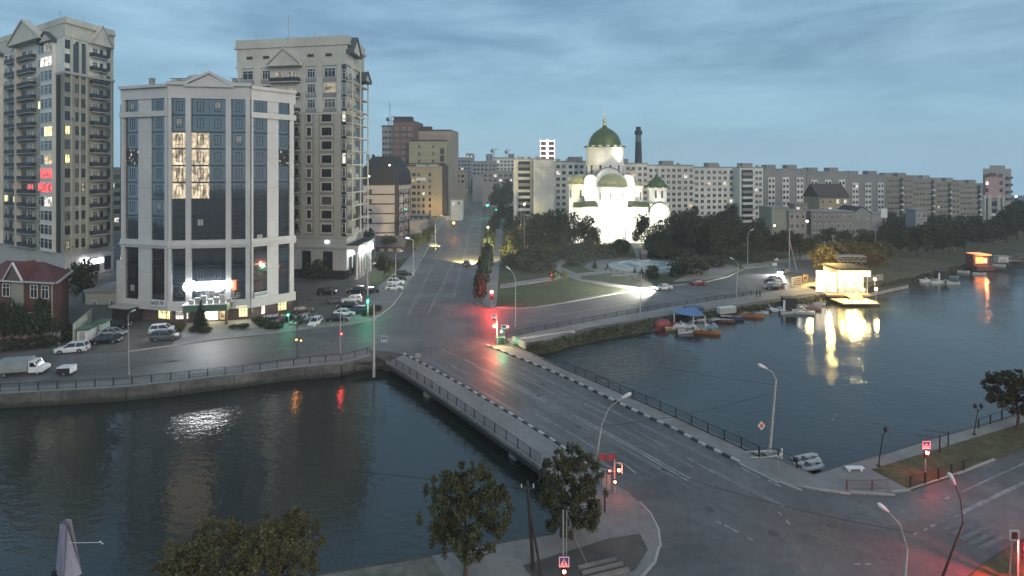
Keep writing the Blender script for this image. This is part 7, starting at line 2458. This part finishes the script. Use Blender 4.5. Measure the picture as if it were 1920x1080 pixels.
MB().tube([(0, 0, 0), (0, 0, bz(862))], .08, 7).obj("pole", M_steel, br)
MB().tube([(0, 0, bz(868)), (.62, 0, bz(867))], .04, 5).tube([(0, 0, bz(884)), (-1.5, 0, bz(878))], .04, 5).obj("arm", M_steel, br)
signal_head(br, (.38, -.2, bz(888)), 1, E_redhot, 1.0, 2, 0, 60, (1, .18, .1))
signal_head(br, (-.5, -.2, bz(886)), 1, E_red, .7, 2)
signal_head(br, (.0, -.2, bz(907)), 1, E_redhot, .7, 2, 0, 20, (1, .14, .08))
MB().box(.62, .68, -.3, -.26, bz(884), bz(866)).box(.3, .62, -.3, -.26, bz(866.8), bz(866)).obj("backing_board", M_white, br)
for x in (-.95, -.55):
    MB().box(x - .17, x + .17, -.1, .12, .5, 2.1).obj("control_cabinet", mat("cabinet_grey", (.23, .24, .22), .7, .1, 1), br)
bn = thing("hanging_banner", W(1118, 884), "plain red street banner hanging on wires from the lamp post at the bridge end", "banner")
b_ = MB()
x0, x1 = (1122 - 1118) * bn.location.y / 1000, (1153 - 1118) * bn.location.y / 1000
for k in range(8):
    xa, xb_ = x0 + (x1 - x0) * k / 8, x0 + (x1 - x0) * (k + 1) / 8
    y = lambda x: -.5 - .04 * math.sin(x * 7)
    sag = lambda u: .08 * (u - .5) ** 2 * 4
    b_.face([(xa, y(xa), ZT(859, bn.location.y)), (xb_, y(xb_), ZT(858, bn.location.y)), (xb_, y(xb_), ZT(847, bn.location.y) + sag((k + 1) / 8)), (xa, y(xa), ZT(847, bn.location.y) + sag(k / 8))])
b_.obj("cloth", mat("red_cloth", (.36, .07, .075), .8, .12, 2), bn)
MB().tube([(-.1, -.1, ZT(840, bn.location.y)), (x0, -.5, ZT(846, bn.location.y)), (x1, -.5, ZT(843, bn.location.y))], .015, 4).obj("wire", M_steel, bn)
signal_post((1735, 888), 846, "red crossing signal with a pedestrian plate on the dry lawn", E_redhot, 1, 1.15, 220, RED, n=2, sign=.78)
signal_post((1056, 1128), 1067, "red crossing signal with a pedestrian plate low among the near trees", E_redhot, 1, .8, 30, RED, n=2, sign=.72, dx=.05, top=ZT(957, W(1056, 1128).y))
signal_post((1908, 1100), 1030, "red signal cut by the frame at the lower road corner", E_red, 1, 1.4, 4500, RED, n=3, dx=.5)
pt_ = thing("sign_plate", W(1893, 1080), "pale square plate leaning on a post beside the red signal at the lower road corner", "sign")
MB().tube([(0, 0, 0), (.2, 0, ZT(995, pt_.location.y))], .05, 6).obj("post", M_steel, pt_); MB().box(-.1, .65, -.1, -.06, ZT(1012, pt_.location.y), ZT(992, pt_.location.y)).obj("plate", M_conc2, pt_)
MB().box(.05, .5, -.115, -.101, ZT(1009, pt_.location.y), ZT(996, pt_.location.y)).obj("mark", M_iron, pt_)
signal_post((914, 408), 385, "far green signal hanging over the avenue, the brighter of two", E_green, 0, 3.0, 1500, GRN)
signal_post((931, 410), 394, "far green signal by the strip trees, lower of two", E_green, 0, 2.2, 500, GRN)
signal_post((851, 440), 418, "far orange red signal on the office side of the avenue", E_amber, 2, 3.2, 900, (1, .28, .08))
sg = thing("red_sign", W(1035, 522), "narrow glowing red sign standing in the park shrubs", "sign")
MB().box(-.35, .35, -.1, .1, .5, ZT(507, sg.location.y)).obj("board", M_black, sg); MB().box(-.25, -.02, -.14, -.101, .7, ZT(508, sg.location.y)).box(-.02, .25, -.14, -.101, .7, 1.4).obj("lit_face", E_red, sg)
MB().tube([(0, 0, 0), (0, 0, .5)], .08, 6).obj("post", M_steel, sg)
lamp('POINT', sg.location + Vector((0, -.6, 1.5)), 60, RED, .2)
# diamond priority plate on the quay lamp
dm = thing("diamond_sign", W(1443, 848) + Vector((0, -.2, 0)), "small diamond road sign with a red centre bracketed off the quay lamp post", "sign")
dz = ZT(797, dm.location.y); dx_ = (1425 - 1443) * dm.location.y / 1000
b_ = MB(); b_.profile([(dx_, dz - .48), (dx_ + .4, dz), (dx_, dz + .48), (dx_ - .4, dz)], -.16, -.12); b_.obj("plate", M_white, dm)
b_ = MB(); b_.profile([(dx_, dz - .30), (dx_ + .25, dz), (dx_, dz + .30), (dx_ - .25, dz)], -.18, -.161); b_.obj("centre", mat("sign_orange", (.62, .13, .07), .6, .05, 1), dm)
MB().tube([(dx_, -.1, dz + .1), (.1, .1, dz + .3)], .03, 4).tube([(dx_, -.1, dz), (.1, .1, dz - .15)], .03, 4).obj("bracket", M_rust, dm)
for (x, y, h, l) in ((918, 800, 1.6, "short pale plate on a thin post at the pond side of the bridge"), (784, 694, 2.0, "square grey road sign seen from behind on the bridge sidewalk"), (1459, 893, 2.0, "thin grey post standing on the quay corner pavement")):
    t_ = thing("road_sign", W(x, y), l, "sign")
    MB().tube([(0, 0, 0), (0, 0, h)], .045, 6).obj("post", M_steel, t_)
    MB().box(-.42, .42, -.07, -.03, h - .1, h + .6 if y < 700 else h + .05).obj("plate", M_steel, t_)

# timber and concrete poles with wires
def pole(base, top, label, m=M_pole, r=.14, strut=None, group="utility poles"):
    p = W(*base)
    h = ZT(top[1], p.y); xt = (top[0] - CX) * p.y / FPX - p.x
    t = thing("utility_pole", p, label, "pole", group)
    MB().tube([(0, 0, -.1), (xt * .5, 0, h * .5), (xt, 0, h)], [r * 1.15, r, r * .8], 8).obj("pole", m, t)
    if strut:
        q = W(*strut) - p
        MB().tube([(q.x, q.y, 0), (xt * .7, 0, h * .72)], r * .75, 6).obj("strut", m, t)
    MB().cbox(xt, 0, h - .55, 1.1, .12, .12).obj("crossarm", m, t)
    for dx in (-.45, 0, .45): MB().tube([(xt + dx, 0, h - .43), (xt + dx, 0, h - .2)], .05, 5).obj("insulator", M_white, t)
    return t
pole((1000, 1072), (989, 903), "dark timber pole with a raking strut beside the dense tree at the bridge end", M_wood, .13, (1016, 1085))
pole((1480, 503), (1480, 428), "tall pole with a raking strut behind the parked cars by the cafe", strut=(1494, 507))
for (b, t, l) in (((1515, 480), (1515, 440), "thin pole beside the tan house"), ((1545, 480), (1546, 452), "thin pole in the olive trees behind the cafe"), ((1562, 500), (1562, 440), "tall thin pole right behind the glowing panels of the cafe"), ((1600, 490), (1600, 456), "thin pole above the lattice sign of the cafe"), ((1641, 476), (1642, 428), "pole in front of the plain grey riverside house"), ((1718, 470), (1718, 432), "thin pole among the dark riverside trees"), ((1790, 470), (1790, 430), "thin pole in the trees before the beige slabs")):
    pole(b, t, l, r=.12)
nb = thing("notice_post", W(1657, 470), "tall riverside post carrying a white square board by the grey house", "sign")
MB().tube([(0, 0, 0), (0, 0, ZT(410, nb.location.y))], .35, 8).obj("post", M_iron, nb); MB().box(-1.2, 1.2, -.3, .3, ZT(408, nb.location.y), ZT(391, nb.location.y)).obj("board", M_white, nb)
def wire(a, c, sag, label):
    b = MB()
    pts = []
    for k in range(17):
        u = k / 16
        v = a.lerp(c, u)
        pts.append((v.x, v.y, v.z - sag * 4 * u * (1 - u)))
    b.tube(pts, .022, 4)
    tag(b.obj("overhead_wire", M_iron), label, "wire", "overhead wires")
wire(Q(0, 62, ZT(778, 62)), Q(991, 40.1, ZT(916, 40.1)), .8, "thin cable crossing above the dark pond to the timber pole")
wire(Q(991, 40.1, ZT(912, 40.1)), Q(1128, 53, ZT(800, 53)), .4, "thin cable from the timber pole to the bridge end lamp")
wire(Q(1128, 53, ZT(799, 53)), Q(1452, 57, ZT(735, 57)), .5, "thin cable across the bridge roadway to the quay lamp")
wire(Q(1060, 700 / 7, ZT(655, 100)), Q(1452, 57, ZT(722, 57)), .3, "thin cable over the wide river meeting the quay lamp")
wire(Q(1240, 48, ZT(880, 48)), Q(1720, 40, ZT(1000, 40)), .5, "sagging cable above the lower junction")
cb = MB()
tp2 = thing("guy_post", W(1062, 1060), "short grey post with a slack guy rope in front of the dense tree", "pole")
MB().tube([(0, 0, 0), (.02, 0, ZT(957, tp2.location.y))], .05, 6).obj("post", M_steel, tp2)
MB().tube([(0, 0, ZT(958, tp2.location.y)), (.7, 0, ZT(1010, tp2.location.y)), (1.6, -.2, .1)], .018, 4).obj("rope", M_steel, tp2)
for k, (x, y, w_) in enumerate(((1120, 1058, 3.2), (1130, 1068, 3.4), (1138, 1080, 3.6))):
    t_ = tag(MB().cbox(0, 0, 0, w_, .28, .16 + .03 * k).obj("concrete_beam", M_conc, None, W(x, y, .13), rad(17)), ("farthest", "middle", "nearest")[k].replace("farthest", "uppermost") + " of the flat concrete beams lying on the soil under the red crossing signal", "beam", "concrete beams on the soil")

# board sail and reflectors near the lower edge of the pond
sl = thing("tilted_board", Q(120, 37.5, 0), "tall pale lilac board standing tilted at the lower edge beside a thin rod", "board")
O_ = sl.location
def rel(px, py, d): return Q(px, d, ZT(py, d)) - O_
m_l = mat("lilac_board", (.34, .30, .36), .6, .12, 2); m_l2 = mat("lilac_board_dark", (.26, .24, .31), .6, .12, 2)
b_ = MB()
A_, B_, C_, D_, E_ = rel(112, 982, 37.5), rel(123, 982, 37.3), rel(140, 1085, 36.5), rel(120, 1090, 36.5), rel(104, 1075, 37.2)
b_.face([A_, B_, D_, E_], 1); b_.face([B_, rel(124.5, 984, 37.6), C_ + Vector((.1, .5, 0)), C_, D_], 0)
b_.face([A_ + Vector((0, .5, 0)), E_ + Vector((0, .5, 0)), C_ + Vector((.1, .5, 0)), B_ + Vector((0, .5, 0))], 0)
b_.face([A_, E_, E_ + Vector((0, .5, 0)), A_ + Vector((0, .5, 0))], 1)
b_.obj("board", [m_l, m_l2], sl)
MB().tube([rel(128, 1018, 37.2), rel(186, 1017, 37.2)], .018, 5).obj("rod", M_white, sl)
MB().ball(*rel(188, 1016, 37.2), .07).ball(*rel(192, 1019, 37.2), .06).obj("reflector", M_white, sl)
MB().cbox(-.35, -.3, -1.2 + O_.z * 0, .3, .3, 1.3).obj("stand", M_iron, sl, (0, 0, ZT(1070, 37) - .2))

# concrete flume beside the bridge on the wide river
fl = thing("pipe_culvert", W(960, 640), "pale concrete pipe with a bent end along the river foot of the bridge corner", "pipe")
P_ = [W(958, 640, -.1), W(1000, 634, -.1), (W(1066, 624, -.1))]
P_ = [v - fl.location for v in P_]
MB().tube(P_ + [P_[-1] + Vector((.8, -.1, .1)), P_[-1] + Vector((1.2, -.4, -.5)), P_[-1] + Vector((1.25, -.5, -1.2))], [.42] * 6, 10).obj("pipe", M_conc2, fl, smooth=True)
MB().tube([P_[-1] + Vector((-.6, .4, .35)), P_[-1] + Vector((-1.6, 1.4, .3))], .12, 6).obj("valve", M_steel, fl)
w_ = thing("quay_wall", W(965, 648), "low pale concrete parapet block where the bridge railing meets the river bank", "parapet")
Fq = Fac(w_, W(963, 640), W(985, 652))
Fq.box("parapet", 0, Fq.w, -.2, .9, -.2, .2, M_conc2)
bx = thing("control_box", W(937, 645), "dark control cabinet behind the glowing signals at the bridge corner", "cabinet")
MB().box(-.7, .9, -.4, .4, 0, 1.3).obj("body", mat("cabinet_brown", (.10, .08, .075), .7, .15, 1), bx); MB().box(.0, .8, -.43, -.405, .1, 1.2).obj("door", M_iron, bx)
ped = thing("moored_skiff", W(1434, 854), "pale flat skiff lying at the foot of the quay lamp", "boat")
put("hull", HULL, ped, (0, 0, -.3), rad(5), [M_bwhite, None], scale=.8)
put("seat", CACHE["bseat"], ped, (0, 0, -.3), rad(5), scale=.8)
st = thing("mooring_post", W(1465, 860), "short white mooring post at the water edge beside the quay lamp", "post")
MB().tube([(0, 0, -2), (.05, 0, 1.0)], .09, 7).obj("post", M_white, st); MB().ball(.05, 0, 1.0, .1).obj("cap", M_white, st)
bl_ = thing("stone_bench", W(1602, 884), "low white stone bench on the promenade edge", "bench")
MB().cbox(0, 0, .35, 1.8, .45, .12).obj("seat", M_white, bl_)
for dx in (-.6, .6): MB().cbox(dx, 0, 0, .25, .4, .35).obj("leg", M_white, bl_)
for (x, y, h, l) in ((1762, 852, 2.0, "dark swing frame like barrier post at the landing on the promenade"), (1778, 838, 1.7, "dark post of the landing gate on the promenade")):
    t_ = thing("landing_gate", W(x, y), l, "gate", "landing gate")
    MB().tube([(0, 0, 0), (0, 0, h)], .07, 6).obj("post", M_iron, t_); MB().tube([(0, 0, h - .2), (-2.2, .5, h - .1)], .05, 5).obj("bar", M_iron, t_)

# ---- two people on the riverside footway
def person(px, py, h, label, cloth, face, seed):
    p = W(px, py, .12)
    t = thing("person", p, label, "person", None, rad(face))
    q = random.Random(seed)
    s = h / 1.75
    V = [(0, 0, .95), (0, 0, 1.15), (0, 0, 1.38), (0, 0, 1.50), (0, .01, 1.64), (0, .02, 1.74),
         (.10, 0, .90), (.11, .03, .50), (.11, -.02, .07), (.12, -.14, .04),
         (-.10, 0, .90), (-.11, -.05, .50), (-.12, .05, .07), (-.12, -.08, .04),
         (.19, 0, 1.40), (.24, .02, 1.14), (.22, -.10, .92), (.21, -.14, .84),
         (-.19, 0, 1.40), (-.24, .03, 1.14), (-.22, -.06, .92), (-.21, -.08, .84)]
    E = [(0, 1), (1, 2), (2, 3), (3, 4), (4, 5), (0, 6), (6, 7), (7, 8), (8, 9), (0, 10), (10, 11), (11, 12), (12, 13), (2, 14), (14, 15), (15, 16), (16, 17), (2, 18), (18, 19), (19, 20), (20, 21)]
    rr = [.14, .13, .15, .06, .10, .085, .10, .07, .05, .045, .10, .07, .05, .045, .065, .05, .04, .035, .065, .05, .04, .035]
    me = bpy.data.meshes.new("body")
    me.from_pydata([tuple(c * s for c in v) for v in V], E, [])
    me.materials.append(cloth)
    o = bpy.data.objects.new("body", me)
    COL.objects.link(o); o.parent = t
    m = o.modifiers.new("skin", 'SKIN')
    for k, v in enumerate(me.skin_vertices[0].data):
        v.radius = (rr[k] * s, rr[k] * s)
    me.skin_vertices[0].data[0].use_root = True
    o.modifiers.new("sub", 'SUBSURF').levels = 1
    o.modifiers["sub"].render_levels = 1
    sk = mat("skin", (.42, .27, .20), .6, .05, 2)
    MB().ball(0, -.035 * s, 1.64 * s, .085 * s, .09 * s, .11 * s, 10).obj("face", sk, t, smooth=True)
    MB().ball(0, .02 * s, 1.70 * s, .105 * s, .115 * s, .09 * s, 10).obj("hair", mat("dark_hair", (.02, .015, .012), .7, .2, 4), t, smooth=True)
    for sx, k in ((1, 17), (-1, 21)):
        hx, hy, hz = (c * s for c in V[k])
        b = MB().ball(hx, hy, hz - .05 * s, .035 * s, .02 * s, .05 * s, 6)
        for j in range(4): b.tube([(hx, hy + (-.03 + .02 * j) * s, hz - .08 * s), (hx - sx * .008 * s, hy + (-.032 + .021 * j) * s, hz - (.14 + .012 * (1.5 - abs(1.5 - j))) * s)], [.011 * s, .008 * s], 5)
        b.tube([(hx, hy - .03 * s, hz - .03 * s), (hx, hy - .06 * s, hz - .08 * s)], [.012 * s, .008 * s], 5)
        b.obj("hand", sk, t)
person(1419, 558, 1.75, "person in dark clothes standing with another on the footway before the parked cars", mat("cloth_black", (.018, .018, .02), .9, .1, 3), 20, 1)
person(1425, 557, 1.65, "person in dark clothes with a pale sleeve beside a companion on the footway", mat("cloth_grey", (.05, .05, .055), .9, .2, 3), -60, 2)
# bollards and white markers up the promenade
for (x, y) in ((1455, 489), (1452, 498)):
    t_ = thing("kerb_block", W(x, y), "small white block at the far kerb of the riverside road", "block", "white kerb blocks")
    MB().cbox(0, 0, 0, 1.4, .5, .9).obj("block", M_white, t_)
# riverside white lamp glints
for (x, y, d, e, l) in ((1467, 508, 0, 0, ""),):
    pass
for (px, py, d, c, l) in ((1843, 458, 240, E_white, "bright white lamp over the trees above the orange kiosk"), (1848, 432, 250, E_warm, "warm lit lamp low among the trees below the slim tower"), (1425, 432, 236, E_warm, "bright lamp on the low kiosk house by the park corner"), (1452, 423, 230, E_warm, "small lamp at the foot of the greenish house"), (1513, 415, 228, E_white, "tall lit white panel lamp beside the tan house"), (1905, 368, 420, E_white, "bright cluster lamp on the horizon past the slim tower"), (915, 426, 225, E_warm, "lamp glint in the strip trees of the avenue"), (983, 383, 180, E_warm, "lit lamp glint over the park trees near the avenue")):
    p = Q(px, d, ZT(py, d))
    t_ = thing("flood_lamp", p, l, "lamp", "distant lamps")
    s_ = d / 1000
    MB().ball(0, -.1, 0, 2.0 * s_, .3, 1.6 * s_, 8).obj("lens", c, t_)
    MB().box(-2.2 * s_, 2.2 * s_, .21, .5, -1.8 * s_, 1.9 * s_).obj("housing", M_iron, t_)
    MB().tube([(0, .3, -p.z), (0, .3, 0)], .12, 6).obj("post", M_steel, t_)

# ---------------------------------------------------------------- evening haze over the whole place
def haze():
    b = MB().box(-1000, 1100, -950, 1060, -7.0, 84)
    m = bpy.data.materials.new("haze")
    m.use_nodes = True
    t = m.node_tree
    t.nodes.clear()
    o = t.nodes.new("ShaderNodeOutputMaterial")
    v = t.nodes.new("ShaderNodeVolumePrincipled")
    v.inputs['Color'].default_value = (.92, .95, 1.0, 1)
    v.inputs['Density'].default_value = 0.00042
    v.inputs['Anisotropy'].default_value = 0.2
    t.links.new(v.outputs['Volume'], o.inputs['Volume'])
    stuff(b.obj("haze", m))
haze()

# ================================================================ LABELS OF ALIKE THINGS: which one, counted along the row
ORD = "first second third fourth fifth sixth seventh eighth ninth tenth eleventh twelfth thirteenth fourteenth fifteenth sixteenth seventeenth eighteenth nineteenth twentieth".split()
ORD += ["twenty-" + w for w in ORD[:9]] + ["thirtieth"]
def number_alike():
    by = {}
    for o in COL.objects:
        if o.parent is None and o.get('label') and o.get('category'):
            by.setdefault(o['label'], []).append(o)
    for lab, v in by.items():
        if len(v) < 2:
            continue
        v.sort(key=lambda o: o.location.x / max(o.location.y, 1))
        for k, o in enumerate(v):
            o['label'] = ORD[min(k, len(ORD) - 1)] + " from the office side, " + lab
number_alike()
